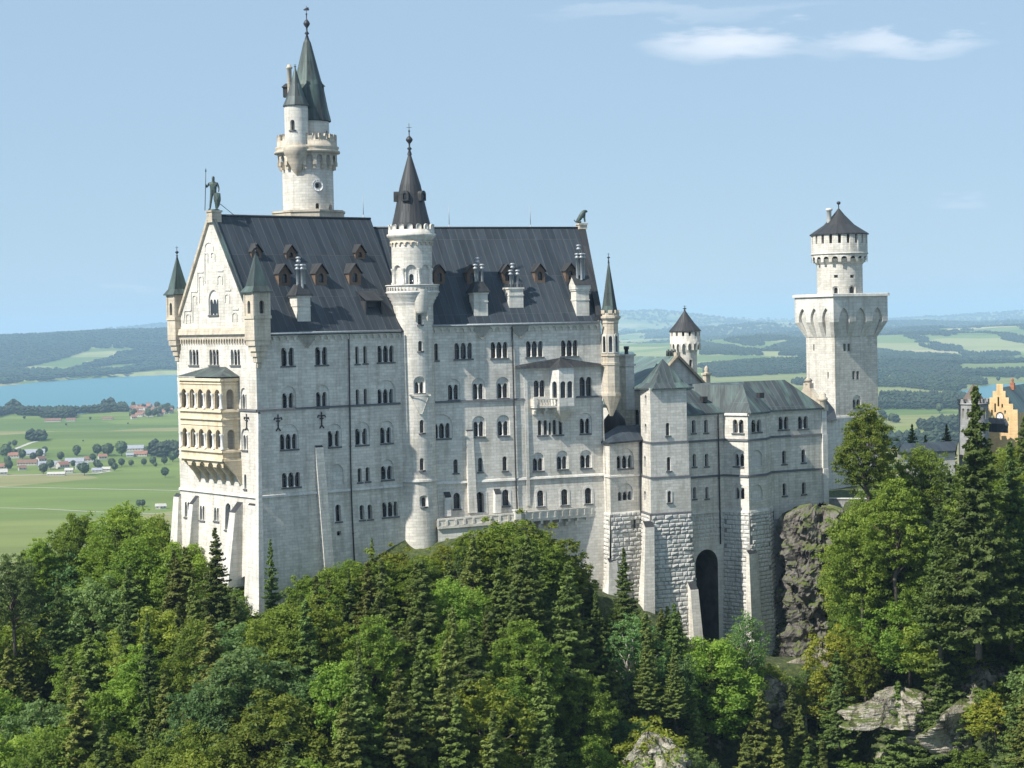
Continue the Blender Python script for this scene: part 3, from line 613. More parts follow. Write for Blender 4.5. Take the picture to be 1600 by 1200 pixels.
# --- downpipes
def pipe(S, x0, y0, x1, y1, root, r=.11):
    a = S.px(x0, y0); b_ = S.px(x1, y1); n = 8; mb = MB(); mb.tube([S.M((a[0]+b_[0])/2 if False else a[0]+(b_[0]-a[0])*k/n, a[1]+(b_[1]-a[1])*k/n, .22) for k in range(n+1)], r, 6)
    for k in (1, 4, 7):
        z = a[1]+(b_[1]-a[1])*k/n; q = S.M(a[0]+(b_[0]-a[0])*k/n, z, .22); mb.lathe((q.x, q.y), [(r*1.5, z), (r*1.5, z+.15)], 6)
    return mb.build('downpipe', [PIPE], root)
pipe(SL, 543.5, 516, 552.5, 880, pal); pipe(SR, 799, 504, 807.5, 800, pal); pipe(SR, 820, 625, 821, 628, pal) if False else None
# --- buttress strips on the battered base
def strip(S, xt, yt, xb, yb, wt, wb, dt, db, root, m=SMOOTH, cap=True, name='buttress'):
    a, zt = S.px(xt, yt); b_, zb = S.px(xb, yb); k = (S.px(xt+5, yt)[0]-S.px(xt-5, yt)[0])/10; wt *= k/2; wb *= k/2; mb = MB()
    T = [S.M(a-wt, zt, dt), S.M(a+wt, zt, dt)]; Bm = [S.M(b_-wb, zb, db), S.M(b_+wb, zb, db)]; Tw = [S.M(a-wt, zt+dt*1.2, -.05), S.M(a+wt, zt+dt*1.2, -.05)]; Bw = [S.M(b_-wb, zb, -.3), S.M(b_+wb, zb, -.3)]; Tz = [S.M(a-wt, zt, -.05), S.M(a+wt, zt, -.05)]
    mb.face((Bm[0], Bm[1], T[1], T[0])); mb.face((Bw[0], Bm[0], T[0], Tz[0])); mb.face((Bm[1], Bw[1], Tz[1], T[1])); mb.face((T[0], T[1], Tw[1], Tw[0]), m=1 if cap else 0)
    mb.face((T[0], Tw[0], Tz[0])); mb.face((T[1], Tz[1], Tw[1]))
    return mb.build(name, [m, ROOF2], root)
strip(SL, 497.5, 699, 511, 890, 12, 15, .28, .75, pal, LIME); strip(SR, 733, 674, 737.5, 801, 10.5, 13, .25, .6, pal, LIME)
strip(SL, 404, 647, 402, 960, 4, 9, .25, 1.2, pal); strip(SR, 698, 777, 697, 806, 10, 10, .7, .8, pal); strip(SR, 776, 772, 775.5, 801, 9.5, 9.5, .7, .8, pal)
strip(SG, 398, 790, 396, 960, 17, 19, .25, .6, pal); strip(SG, 375, 800, 372, 915, 9, 12, 1.2, 2.2, pal); strip(SG, 308, 787, 306, 870, 6, 8, 1.0, 1.6, pal); strip(SG, 279, 776, 279, 880, 8, 12, .4, 1.0, pal)
# carved fleur-shaped wall anchors
for S, x, y in ((SL, 434, 659), (SL, 502, 655), (SG, 386, 658)):
    s, z = S.px(x, y); mb = MB()
    for pts in (((0, 1.0), (0, -.8)), ((0, .45), (-.55, .55), (-.62, .25)), ((0, .45), (.55, .55), (.62, .25)), ((0, -.8), (-.35, -1.25)), ((0, -.8), (.35, -1.25)), ((-.3, 0.1), (.3, .1))): mb.tube([S.M(s+a, z+b_, .1) for a, b_ in pts], .09, 5)
    mb.build('wall_anchor', [PIPE], pal)
# --- square corner turrets of the west gable
def pyramid(mb, c, u, r, z0, z1, ov=.25, m=0, flare=.18):
    n = Vector((-u.y, u.x)); q = lambda k, z: [Vector((*(c+u*a*k+n*b_*k), z)) for a, b_ in ((-1, -1), (1, -1), (1, 1), (-1, 1))]
    l0, l1, l2 = q(r+ov, z0), q(r*.86, z0+(z1-z0)*flare), q(.06, z1)
    for A, B in ((l0, l1), (l1, l2)):
        for i in range(4): j = (i+1) % 4; mb.face((A[i], A[j], B[j], B[i]), m=m)
    mb.face([p-Vector((0, 0, .12)) for p in l0][::-1], m=m)
    for i in range(4): j = (i+1) % 4; dn = Vector((0, 0, .12)); mb.face((l0[i]-dn, l0[j]-dn, l0[j], l0[i]), m=m)
def finial(c, z0, z1, root, m=PIPE, r=.28, vane=False, name='finial'):
    h = z1-z0; mb = MB(); mb.lathe(c, [(r*.9, z0-.3), (r*.35, z0+h*.08), (r*.9, z0+h*.13), (r*.3, z0+h*.2), (r*.3, z0+h*.3), (r*1.1, z0+h*.4), (r*1.25, z0+h*.45), (r*.8, z0+h*.52), (r*.2, z0+h*.58), (r*.18, z0+h*.7), (r*.4, z0+h*.74), (r*.12, z0+h*.78), (r*.1, z1), (0, z1+.02)], 10)
    c = v2(c); zz = z0+h*.86
    mb.tube([Vector((*(c-Vector((r*.9, 0))), zz)), Vector((*(c+Vector((r*.9, 0))), zz))], .035, 5)
    if vane: mb.face([Vector((*(c+Vector((-.5, 0))), zz+.1)), Vector((*(c+Vector((-.1, 0))), zz-.05)), Vector((*(c+Vector((.45, .05))), zz+.05)), Vector((*(c+Vector((.3, .05))), zz+.5)), Vector((*(c+Vector((-.1, .02))), zz+.35))])
    return mb.build(name, [m], root)
def sq_turret(c, wd, zb, zl, ze, za, zf, root):
    r = wd/2; n = Vector((-LU.y, LU.x)); mb = MB(); t = thing('t', (0, 0, 0), None, None) if False else None
    base = MB(); base.box(c, LU, n, wd*1.1, wd*1.1, zl-.1, zl+.3); base.box(c, LU, n, wd, wd, zl-3.0, zl-.1)
    for i in range(5): base.box(c, LU, n, wd*(.92-.17*i), wd*(.92-.17*i), zl-3.0-.75*(i+1), zl-3.0-.75*i)
    body = base.build('corner_turret', [WARM], root)
    for (A, B) in (((-1, -1), (1, -1)), ((1, -1), (1, 1)), ((1, 1), (-1, 1)), ((-1, 1), (-1, -1))):
        a = c+LU*A[0]*r+n*A[1]*r; b_ = c+LU*B[0]*r+n*B[1]*r; S = Wall(a, b_); F = Face(S, body, WARM)
        ol = arch(wd/2, zl+.6, ze-1.2, .75); F.holes.append(ol); m2 = MB(); panel(m2, S, [(0, zl+.3), (wd, zl+.3), (wd, ze), (0, ze)], [ol]); rim(m2, S, ol, 0, -.5)
        o3 = [(.35, zl+.35), (wd-.35, zl+.35), (wd-.35, ze-.5), (.35, ze-.5)]
        for x0, x1 in ((0, .32), (wd-.32, wd)): 
            o4 = [(x0, zl+.3), (x1, zl+.3), (x1, ze), (x0, ze)]; panel(m2, S, o4, [], .08); rim(m2, S, o4, .08, 0)
        m2.build('turret_wall', [WARM], body)
        g = MB(); panel(g, S, ol, [], -.45); g.build('pane', [GLASS], body)
    rf = MB(); pyramid(rf, c, LU, r, ze, za, .35, flare=.14); rf.build('spire', [SPGR], body); finial(c, za-.1, zf, body, r=.22)
TW = 2.55; ct = v2(SG.M(W-.15, 0, -.35))+LU*.1
Yt = ct.y; sq_turret(ct, TW, 0, P(394, 497, Yt).z, P(394, 456, Yt).z, P(394, 394, Yt).z, P(394, 377, Yt).z, pal)
ct2 = v2(SG.M(.2, 0, -.35)); Yt = ct2.y; sq_turret(ct2, TW*.95, 0, P(277, 499, Yt).z, P(277, 460, Yt).z, P(279, 401, Yt).z, P(279, 384, Yt).z, pal)
# --- octagonal turret at the right end of the south front
ce = v2(P(954.5, 600, E.y+.3)); Y = ce.y; z_ = lambda y, x=954.5: P(x, y, Y).z; k = Y/FP; R = 14.6*k
mb = MB(); mb.lathe(ce, [(.25, z_(650)), (R*.55, z_(638)), (R*.62, z_(636)), (R*.95, z_(624)), (R*1.12, z_(618)), (R*1.12, z_(614)), (R*.98, z_(613.5)), (R*.98, z_(571)), (R*1.06, z_(570)), (R*1.06, z_(566.5)), (R*.98, z_(566)), (R*.98, z_(557)), (R*1.1, z_(556)), (R*1.1, z_(553.5)), (R*.93, z_(553)), (R*.93, z_(506)), (R*1.0, z_(505)), (R*1.0, z_(501)), (R*1.25, z_(497)), (R*1.25, z_(494)), (R*1.08, z_(493.5)), (R*1.08, z_(489)), (R*.85, z_(489))], 8, sm=False, rot=PI/8)
tur = mb.build('octagonal_turret', [WARM], pal)
S8 = Cyl(ce, R*.93)
for a in range(-2, 3):
    t = a*PI/4; u = Vector((math.cos(t), math.sin(t))); n = Vector((math.sin(t), -math.cos(t))); c = ce+n*R*.93*math.cos(PI/8); f = Wall(c-u*1, c+u*1); o = arch(1, z_(550), z_(525), .5); g = MB(); panel(g, f, o, [], .03); g.build('pane', [GLASS], tur)
    g = MB(); o2 = arch(1, z_(552), z_(521), .9); panel(g, f, o2, [o], .12); rim(g, f, o2, .12, 0); rim(g, f, o, .12, 0); g.build('window_surround', [CREAM], tur)
for i in range(8):
    mb = MB(); t = i*PI/4; c = ce+Vector((math.sin(t), -math.cos(t)))*R*1.0; mb.box(c, (math.cos(t), math.sin(t)), (math.sin(t), -math.cos(t)), R*.45, .25, z_(490), z_(484.5)); mb.build('merlon', [WARM], tur)
mb = MB(); mb.lathe(ce, [(R*.95, z_(489)), (R*.8, z_(478)), (.06, z_(408))], 8, sm=False, rot=PI/8); mb.build('spire', [SPGR], tur); finial(ce, z_(408), z_(395), tur, r=.2)
# --- two-storey loggia hung on the west gable
Pj = 2.7; LG = Wall(PB, P0, None, Pj); a0 = LG.px(281, 620)[0]; a1 = LG.px(346, 620)[0]
A = v2(LG.M(a0, 0)); B = v2(LG.M(a1, 0)); B2 = v2(SG.M(a1, 0)); A2 = v2(SG.M(a0, 0)); lw = a1-a0
Z = lambda y: LG.z(313, y); LF = Wall(A, B); LS = Wall(B, B2); LB = Wall(A2, A)
log = None; mb = MB()
ol = []; os_ = []
for yt, yb in ((608, 638), (670, 700)):
    for i in range(5): ol.append(arch(lw*(i+.5)/5, Z(yb), Z(yt), lw/5*.62))
    os_.append(arch(Pj*.5, Z(yb), Z(yt), 1.15))
zt, zb = Z(592), Z(717)
panel(mb, LF, [(0, zb), (lw, zb), (lw, zt), (0, zt)], ol); panel(mb, LS, [(0, zb), (Pj, zb), (Pj, zt), (0, zt)], os_); panel(mb, LB, [(0, zb), (Pj, zb), (Pj, zt), (0, zt)], os_)
for o in ol: rim(mb, LF, o, 0, -.35)
for o in os_: rim(mb, LS, o, 0, -.35); rim(mb, LB, o, 0, -.35)
for z in (zb+.05, Z(650), zt-.05): mb.face([Vector((*p, z)) for p in (A, B, B2, A2)]); mb.face([Vector((*p, z-.3)) for p in (A, B, B2, A2)][::-1])
log = mb.build('loggia', [LOGG], pal)
for y, h, d in ((643, .3, .3), (655, .25, .28), (705, .3, .3), (718, .35, .35), (600, .18, .12), (595, .35, .3), (664, .15, .1)):
    for S, ln in ((LF, lw), (LS, Pj), (LB, Pj)): band(S, -d*.7 if S is LF else 0, ln+(d*.7 if S is LF else 0), Z(y), h, d).build('ledge', [LOGG], log) if S is not LB else None
for yt, yb in ((608, 638), (670, 700)):
    for i in range(6):
        q = LF.M(lw*i/5 if 0 < i < 5 else (.12 if i == 0 else lw-.12), 0, .06); mb = MB(); mb.lathe((q.x, q.y), [(.3, Z(yb)), (.3, Z(yb)+.25), (.17, Z(yb)+.4), (.17, Z(yt+10)), (.32, Z(yt+8)), (.32, Z(yt+6))], 10); mb.build('column', [WHITE], log)
mb = MB(); q = lambda s, d, z: SG.M(a0+s, z, d)
zw = SG.z(334, 573); E0, E1, E2, E3 = q(-.4, Pj+.4, zt+.3), q(lw+.4, Pj+.4, zt+.3), q(lw+.4, 0, zt+.3), q(-.4, 0, zt+.3); T0, T1 = q(lw*.33, .02, zw), q(lw*.72, .02, zw)
mb.face((E0, E1, T1, T0)); mb.face((E1, E2, T1)); mb.face((E3, E0, T0)); mb.build('loggia_roof', [COPG], log)
for i in range(6):
    s = lw*(i+.02)/5*.985+.05; mb = MB(); zz = [Z(718), Z(722), Z(730), Z(741), Z(755)]; dd = [Pj, Pj*.9, Pj*.66, Pj*.33, .1]
    L0 = [q(s, d, z) for z, d in zip(zz, dd)]; L1 = [q(s+.45, d, z) for z, d in zip(zz, dd)]
    for j in range(4): mb.face((L1[j], L1[j+1], L0[j+1], L0[j]))
    mb.face(L0+[q(s, 0, zz[-1]), q(s, 0, zz[0])]); mb.face((L1+[q(s+.45, 0, zz[-1]), q(s+.45, 0, zz[0])])[::-1]); mb.build('corbel', [LOGG], log)
mb = MB(); scallop(mb, LF, 0, lw, Z(718), Z(728), lw/5, -.02, frac=.66); mb.build('corbel_arches', [LOGG], log)
# --- sheltered upper bay with oriel and balcony on the south front
s0 = SR.px(819, 600)[0]; s1 = sE-.05
zt = SR.z(880, 574); zk = SR.z(874, 559); mb = MB(); q = SR.M; d = .75
so_ = SR.px(876, 600)[0]
mb.face((q(s0-1.5, zt+.35, .15), q(s0-1.5, zt+.1, d), q(so_-1.6, zt, d), q(so_, zk, .02), q(s0-.5, zt+.6, .02))); mb.face((q(so_+1.8, zt, d), q(s1+.1, zt, d), q(s1+.1, zt+.35, .02), q(so_, zk, .02)))
OC = q(so_, 0, 0); ow = 1.75; od = 1.9
OP = [(so_-ow, 0), (so_-ow*.62, od), (so_+ow*.75, od), (so_+ow*1.05, 0)]
oo = [q(s+(.2 if i > 1 else -.2), zt, dd+(.25 if 0 < i < 3 else .7)) for i, (s, dd) in enumerate(OP)]
for a, b_ in zip(oo, oo[1:]): mb.face((a, b_, q(so_, zk+.1, .05)))
mb.face(oo[::-1]); mb.build('lean_to_roof', [ROOF2], pal)
z0o, z1o = SR.z(880, 634), zt; mb = MB(); pw = MB()
for i, ((sa, da), (sb, db)) in enumerate(zip(OP, OP[1:])):
    S = Wall(v2(q(sa, 0, da)), v2(q(sb, 0, db))); ln = S.L; zs, zh = SR.z(880, 621), SR.z(880, 595)
    hs = [arch(ln*.5, zs, zh, min(1.1, ln*.5), kind='round')] if i != 1 else [arch(ln*.27, zs, zh, .85), arch(ln*.73, zs, zh, .85)]
    panel(mb, S, [(0, z0o), (ln, z0o), (ln, z1o), (0, z1o)], hs)
    for h in hs: rim(mb, S, h, 0, -.3); panel(pw, S, h, [], -.28)
mb.face([q(s, z0o, dd) for s, dd in OP][::-1])
ori = mb.build('oriel', [SMOOTH], pal); pw.build('pane', [GLASS], ori)
mb = MB(); zz = [z0o, SR.z(880, 640), SR.z(880, 648), SR.z(880, 660)]
for (za, zb_, ka, kb) in ((zz[0], zz[1], 1.08, 1.0), (zz[1], zz[2], 1.0, .7), (zz[2], zz[3], .7, .12)):
    Pa = [q(so_+.1+(s-so_-.1)*ka, za, dd*ka) for s, dd in OP]; Pb = [q(so_+.1+(s-so_-.1)*kb, zb_, dd*kb) for s, dd in OP]
    for i in range(3): mb.face((Pb[i], Pb[i+1], Pa[i+1], Pa[i]))
mb.build('corbel', [CREAM], ori)
# balcony
b0, b1 = SR.px(829, 630)[0], so_-ow*.5; zf = SR.z(850, 634); zr_ = SR.z(850, 622.5); mb = MB(); bd = 1.5
mb.box(v2(q((b0+b1)/2, 0, bd/2)), SR.u, SR.n, b1-b0, bd, zf-.25, zf); bal = mb.build('balcony', [CREAM], pal)
mb = MB(); mb.box(v2(q((b0+b1)/2, 0, bd-.1)), SR.u, SR.n, b1-b0+.2, .3, zr_-.18, zr_); mb.box(v2(q(b0+.1, 0, bd/2)), SR.u, SR.n, .3, bd, zf, zr_)
n = 9
for i in range(n): c = v2(q(b0+.3+(b1-b0-.4)*i/(n-1), 0, bd-.1)); mb.lathe(c, [(.07, zf), (.14, zf+.35), (.07, zr_-.3), (.12, zr_-.18)], 6)
mb.box(v2(q(b0+.15, 0, bd-.1)), SR.u, SR.n, .45, .45, zf-.2, zr_+.25); mb.build('balustrade', [CREAM], bal)
for s in (b0+.4, (b0+b1)/2, b1-.4):
    mb = MB(); mb.box(v2(q(s, 0, .6)), SR.u, SR.n, .35, 1.2, zf-.7, zf-.25); mb.box(v2(q(s, 0, .35)), SR.u, SR.n, .35, .7, zf-1.2, zf-.7); mb.build('bracket', [CREAM], bal)
# shallow corner piers that divide the right block
for x in (819,):
    s = SR.px(x, 620)[0]; mb = MB(); o = [(s, ZC1-4), (s+.5, ZC1-4), (s+.5, zt), (s, zt)]; panel(mb, SR, o, [], .12); rim(mb, SR, o, .12, 0); mb.build('pilaster', [SMOOTH], pal)
band(SR, SR.px(819, 620)[0], sE, SR.z(880, 745)-.1, .25, .3).build('ledge', [SMOOTH], pal)

# ================================================================== ROUND STAIR TOWER on the south front
TC = v2(P(647, 560, J.y+1.2)); Y = TC.y; k = Y/FP
zt_ = lambda y, x=646: P(x, y, Y-2.5).z
RS = 31.5*k; boff = lambda z: max(0, ZC1-z)*.05 if z > 100 else 0.0
st = thing('stair_tower', (*TC, 165), 'slender round stair tower with pointed dark spire in the middle of the palace front', 'tower')
SS = Cyl(TC, RS, boff); f = Face(SS, st)
for cx, yt, yb in ((657, 532.5, 548.4), (656.5, 491, 507), (659.5, 656, 676.2), (659.5, 715.8, 734.6)): f.win(cx, yt, yb, 1, 6.4)
f.win(662.5, 777, 791.5, 1, 7, surround=.3); f.win(656, 597, 614.4, 2, 5.2, 8.5, 588, 18)
c2 = 2*PI*RS; f.wall([(-c2/2, ZB), (c2/2, ZB), (c2/2, zt_(474)), (-c2/2, zt_(474))], 'shaft', zb=(ZC1,))
band(SS, -RS*1.3, RS*1.3, SS.z(655, 752)-.1, .3, .25).build('string_course', [SMOOTH], st)
mb = MB(); a_, zz = SS.px(656, 616); o = [(a_-1.4, zz-.25), (a_+1.4, zz-.25), (a_+1.4, zz), (a_-1.4, zz)]; panel(mb, SS, o, [], .5); rim(mb, SS, o, .5, 0); o = [(a_-1.2, zz-.3), (a_-.2, zz-2.8), (a_+.2, zz-2.8), (a_+1.2, zz-.3)]; panel(mb, SS, o, [], .22); rim(mb, SS, o, .3, 0); mb.build('window_ledge', [CREAM], st)
rk = lambda px: px*k
mb = MB(); mb.lathe(TC, [(RS, zt_(477)), (RS*1.07, zt_(472)), (RS*1.07, zt_(470)), (RS*1.16, zt_(467)), (RS*1.16, zt_(465)), (RS*1.26, zt_(462)), (RS*1.26, zt_(459)), (rk(42), zt_(457)), (rk(42), zt_(455.5)), (rk(32), zt_(455.5))], 56); mb.build('gallery_corbel', [SMOOTH], st)
mb = MB(); SBal = Cyl(TC, rk(41)); zb0, zb1 = zt_(455.5), zt_(446)
nh = 44; cB = 2*PI*SBal.R; hs = [arch(-cB/2+cB*(i+.5)/nh, zb0+.12, zb1-.22, cB/nh*.5, 3) for i in range(nh)]
panel(mb, SBal, [(-cB/2, zb0), (cB/2, zb0), (cB/2, zb1), (-cB/2, zb1)], hs); panel(mb, Cyl(TC, rk(41)-.18), [(-cB/2*.99, zb0), (cB/2*.99, zb0), (cB/2*.99, zb1), (-cB/2*.99, zb1)], [[(a*(SBal.R-.18)/SBal.R, b_) for a, b_ in h] for h in hs])
mb.lathe(TC, [(rk(41)-.28, zb1-.02), (rk(42.6), zb1-.02), (rk(42.6), zb1+.13), (rk(41)-.28, zb1+.13), (rk(41)-.28, zb1-.02)], 56); mb.build('gallery_balustrade', [SMOOTH], st)
SD = Cyl(TC, rk(31.5)); f = Face(SD, st); cD = 2*PI*SD.R
for i in range(-3, 5):
    a = (i+.0)*cD/8; zA, zB2, w_ = zt_(444), zt_(413.5), cD/8*.68; o = arch(a, zA, zB2, w_, 8)
    mb = MB(); door = arch(a, zA, zt_(428), w_*.45) if i in (0, 2, -2) else None
    f.holes.append(o); rim(mb, SD, o, 0, -.35); panel(mb, SD, o, [door] if door else [], -.35); ob = mb.build('blind_arch', [SMOOTH], st)
    if door: g = MB(); panel(g, SD, door, [], -.55); rim(g, SD, door, -.35, -.55); g.build('pane', [GLASS], ob)
    for sg in (0,):
        q = SD.M(a+cD/16, 0, .02); mb = MB(); mb.lathe((q.x, q.y), [(.28, zA), (.28, zA+.2), (.15, zA+.35), (.15, zt_(424)), (.3, zt_(421)), (.3, zt_(419))], 8); mb.build('column', [SMOOTH], st)
f.wall([(-cD/2, zt_(458)), (cD/2, zt_(458)), (cD/2, zt_(366)), (-cD/2, zt_(366))], 'upper_drum')
mb = MB(); scallop(mb, SD, -cD/2, cD/2, zt_(376), zt_(383), cD/22, .22); mb.build('corbel_table', [WARM], st)
mb = MB(); mb.lathe(TC, [(rk(32), zt_(376)), (rk(33.5), zt_(374)), (rk(36), zt_(370.5)), (rk(38.5), zt_(368)), (rk(38.5), zt_(365)), (rk(36), zt_(364)), (rk(36), zt_(358)), (rk(33), zt_(358)), (rk(33), zt_(362)), (0, zt_(362))], 56)
SM = Cyl(TC, rk(36)); SM2 = Cyl(TC, rk(33)); cM = 2*PI*rk(36)
for i in range(16):
    a = -cM/2+cM*i/16; o = arch(a, zt_(359), zt_(349.5), cM/16*.58, 6); panel(mb, SM, o, [], 0); rim(mb, SM, o, 0, -rk(3)); panel(mb, SM, o[::-1], [], -rk(3))
mb.build('battlement', [CREAM], st)
mb = MB(); rc = rk(29.5); mb.lathe(TC, [(rc*1.03, zt_(358)), (rc*1.03, zt_(352)), (rc*1.0, zt_(347)), (rc*.86, zt_(330)), (rc*.55, zt_(287)), (.12, zt_(236, 639))], 20, sm=False); sp = mb.build('spire', [ROOF2], st)
finial(TC, zt_(236, 639), zt_(190, 636), st, r=.42)
for t in (-.3, .95, -1.45, 2.6, -2.6):
    c = TC+Vector((math.sin(t), -math.cos(t)))*rc*.72; mb = MB(); u = Vector((math.cos(t), math.sin(t))); n = Vector((math.sin(t), -math.cos(t))); z0 = zt_(313); S = Wall(c-u*.55+n*.45, c+u*.55+n*.45)
    o = arch(.55, z0+.15, z0+1.1, .55); panel(mb, S, arch(.55, z0, z0+1.45, 1.1), [o]); rim(mb, S, arch(.55, z0, z0+1.45, 1.1), 0, -1.3); rim(mb, S, o, 0, -.2); ob = mb.build('dormer', [ROOF2], sp); g = MB(); panel(g, S, o, [], -.18); g.build('pane', [GLASS], ob)
# small oriel closet under the gallery
a_, z1 = SS.px(658, 474); zlo = SS.z(658, 496); mb = MB(); c = v2(SS.M(a_, 0, .1)); mb.lathe(c, [(.75, zlo+.6), (1.0, zlo+1.0), (1.0, zt_(452))], 16); 
for sg in (-1, 1): cc = c+Vector((sg*.85, -.3)); mb.lathe(cc, [(.08, zlo-.5), (.2, zlo), (.22, zlo+1.2)], 8)
mb.build('closet_bay', [CREAM], st)

# ================================================================== TALL ROUND TOWER behind the palace
NC = v2(P(481, 280, 296)); Y = NC.y; k = Y/FP; zn = lambda y, x=480: P(x, y, Y-3).z; rk = lambda px: px*k
nt_ = thing('great_round_tower', (*NC, 180), 'tallest round tower, behind the palace roof, with side turret and long patinated spire', 'tower')
RN_ = 39.5; SN = Cyl(NC, rk(RN_)); f = Face(SN, nt_); cN = 2*PI*SN.R
f.win(496.4, 321, 336, 1, 7, sill=False) if False else f.win(496.4, 317, 326, 1, 6, sill=False); f.win(496.4, 286, 293.5, 1, 6.5, kind='rect', sill=False); f.win(517, 319, 328, 1, 6, sill=False)
f.wall([(-cN/2, zn(400)), (cN/2, zn(400)), (cN/2, zn(240)), (-cN/2, zn(240))], 'shaft', mats=[LIME])
a_, zc = SN.px(496.4, 289.8); mb = MB(); ring = lambda r: [(a_+r*math.cos(2*PI*i/16), zc+r*math.sin(2*PI*i/16)) for i in range(16)]
panel(mb, SN, ring(.85), [ring(.55)], .12); rim(mb, SN, ring(.85), .12, 0); mb.build('round_window_frame', [WHITE], nt_)
mb = MB(); ro = rk(58); mb.lathe(NC, [(ro, zn(350)), (ro, zn(333)), (ro*1.03, zn(332)), (ro*1.03, zn(329)), (ro*.6, zn(329))], 8, sm=False, rot=PI/8); mb.build('octagonal_base', [WARM], nt_)
rt = rk(48.5); mb = MB(); St = Cyl(NC, rt-.25); ct_ = 2*PI*St.R
scallop(mb, St, -ct_/2, ct_/2, zn(238), zn(252), ct_/18, 0, pointed=True, frac=.6); ob = mb.build('machicolation', [WARM], nt_)
for i in range(18):
    mb = MB(); t = 2*PI*i/18; n = Vector((math.sin(t), -math.cos(t))); u = Vector((n.y, -n.x)); 
    for (z0, z1, ra, rb) in ((zn(258), zn(252), rk(39), rk(45)), (zn(264), zn(258), rk(39), rk(42.5))): c = NC+n*(ra+rb)/2; mb.box(c, u, n, .55, rb-ra+.3, z0, z1)
    mb.build('corbel', [WARM], nt_)
mb = MB(); mb.lathe(NC, [(rt-.3, zn(239)), (rt+.25, zn(238)), (rt+.25, zn(235)), (rt-.1, zn(233)), (rt+.1, zn(230)), (rt+.1, zn(228)), (rt-.2, zn(227)), (rt-.2, zn(219)), (rt-.65, zn(219)), (rt-.65, zn(226)), (0, zn(226))], 56)
Sm = Cyl(NC, rt-.2); cm_ = 2*PI*Sm.R
for i in range(14):
    a = -cm_/2+cm_*(i+.5)/14; w_ = cm_/14*.7; o = [(a-w_/2, zn(220)), (a+w_/2, zn(220)), (a+w_/2, zn(209)), (a+w_*.28, zn(209)), (a+w_*.22, zn(213)), (a-w_*.22, zn(213)), (a-w_*.28, zn(209)), (a-w_/2, zn(209))]; panel(mb, Sm, o, [], 0); rim(mb, Sm, o, 0, -.45); panel(mb, Sm, o[::-1], [], -.45)
mb.build('battlement', [WARM], nt_)
NU = v2(P(483, 200, Y)); Sq = Cyl(NU, rk(31)); f = Face(Sq, nt_); cq = 2*PI*Sq.R; f.win(511, 204, 216, 1, 4, sill=False); f.wall([(-cq/2, zn(228)), (cq/2, zn(228)), (cq/2, zn(188)), (-cq/2, zn(188))], 'upper_drum', mats=[CREAM])
mb = MB(); r_ = rk(34.5); NS = v2(P(478.5, 120, Y)); 
def cone2(mb, c0, c1, prof, seg):
    for (r0, z0, k0), (r1, z1, k1) in zip(prof, prof[1:]):
        for i in range(seg):
            q = lambda r, z, kk, t: Vector((*(c0+(c1-c0)*kk+Vector((math.sin(t), -math.cos(t)))*r), z)); t0, t1 = 2*PI*i/seg, 2*PI*(i+1)/seg; mb.face((q(r0, z0, k0, t0), q(r0, z0, k0, t1), q(r1, z1, k1, t1), q(r1, z1, k1, t0)))
mb.lathe(NU, [(r_, zn(187.5)), (r_, zn(186)), (r_*.87, zn(167)), (r_*.68, zn(130)), (r_*.62, zn(124)), (r_*.60, zn(123)), (r_*.17, zn(62)), (.1, zn(52))], 16, sm=False); sp = mb.build('spire', [SPGR], nt_)
zz = zn(52, 475); finial(NU, zn(54), zn(4), nt_, r=.42, vane=True)
NT = v2(P(463.3, 200, Y-3.6)); k2 = NT.y/FP; zq = lambda y: P(463, y, NT.y-1).z; St2 = Cyl(NT, 18.4*k2); f = Face(St2, nt_); f.win(457, 187, 203, 1, 6.2); c3 = 2*PI*St2.R; f.wall([(-c3/2, zq(228)), (c3/2, zq(228)), (c3/2, zq(164)), (-c3/2, zq(164))], 'side_turret', mats=[CREAM])
mb = MB(); r3 = St2.R; mb.lathe(NT, [(.15, zq(274)), (r3*.5, zq(264)), (r3*.55, zq(261)), (r3*.8, zq(252)), (r3*.85, zq(246)), (r3*1.1, zq(240)), (r3*1.2, zq(232)), (r3*1.2, zq(229)), (r3*1.0, zq(226)), (r3, zq(222))], 24); mb.build('turret_corbel', [WARM], nt_)
mb = MB(); mb.lathe(NT, [(r3*1.1, zq(165.5)), (r3*1.12, zq(164)), (r3*.78, zq(150)), (r3*.42, zq(130)), (.08, zq(104))], 16, sm=False); mb.build('turret_roof', [COPG], nt_); finial(NT, zq(105), zq(99), nt_, r=.18)
cc = v2(P(452.5, 130, Y-1)); mb = MB(); zc_ = lambda y: P(452, y, Y-1).z; mb.lathe(cc, [(.35, zc_(150)), (.35, zc_(108)), (.5, zc_(107)), (.5, zc_(105)), (.3, zc_(104)), (.3, zc_(101)), (0, zc_(100.5))], 10); mb.build('chimney', [WARM], nt_)
for x, y in ((501, 148), (448, 150)):
    c = v2(P(x, y, Y)); z0 = P(x, y, Y).z; mb = MB(); mb.box(c, (1, 0), (0, 1), 1.0, 1.1, z0-.2, z0+1.3); mb.box(c, (1, 0), (0, 1), 1.4, 1.5, z0+1.3, z0+1.9, top=.2); mb.build('dormer', [ROOF2], sp)
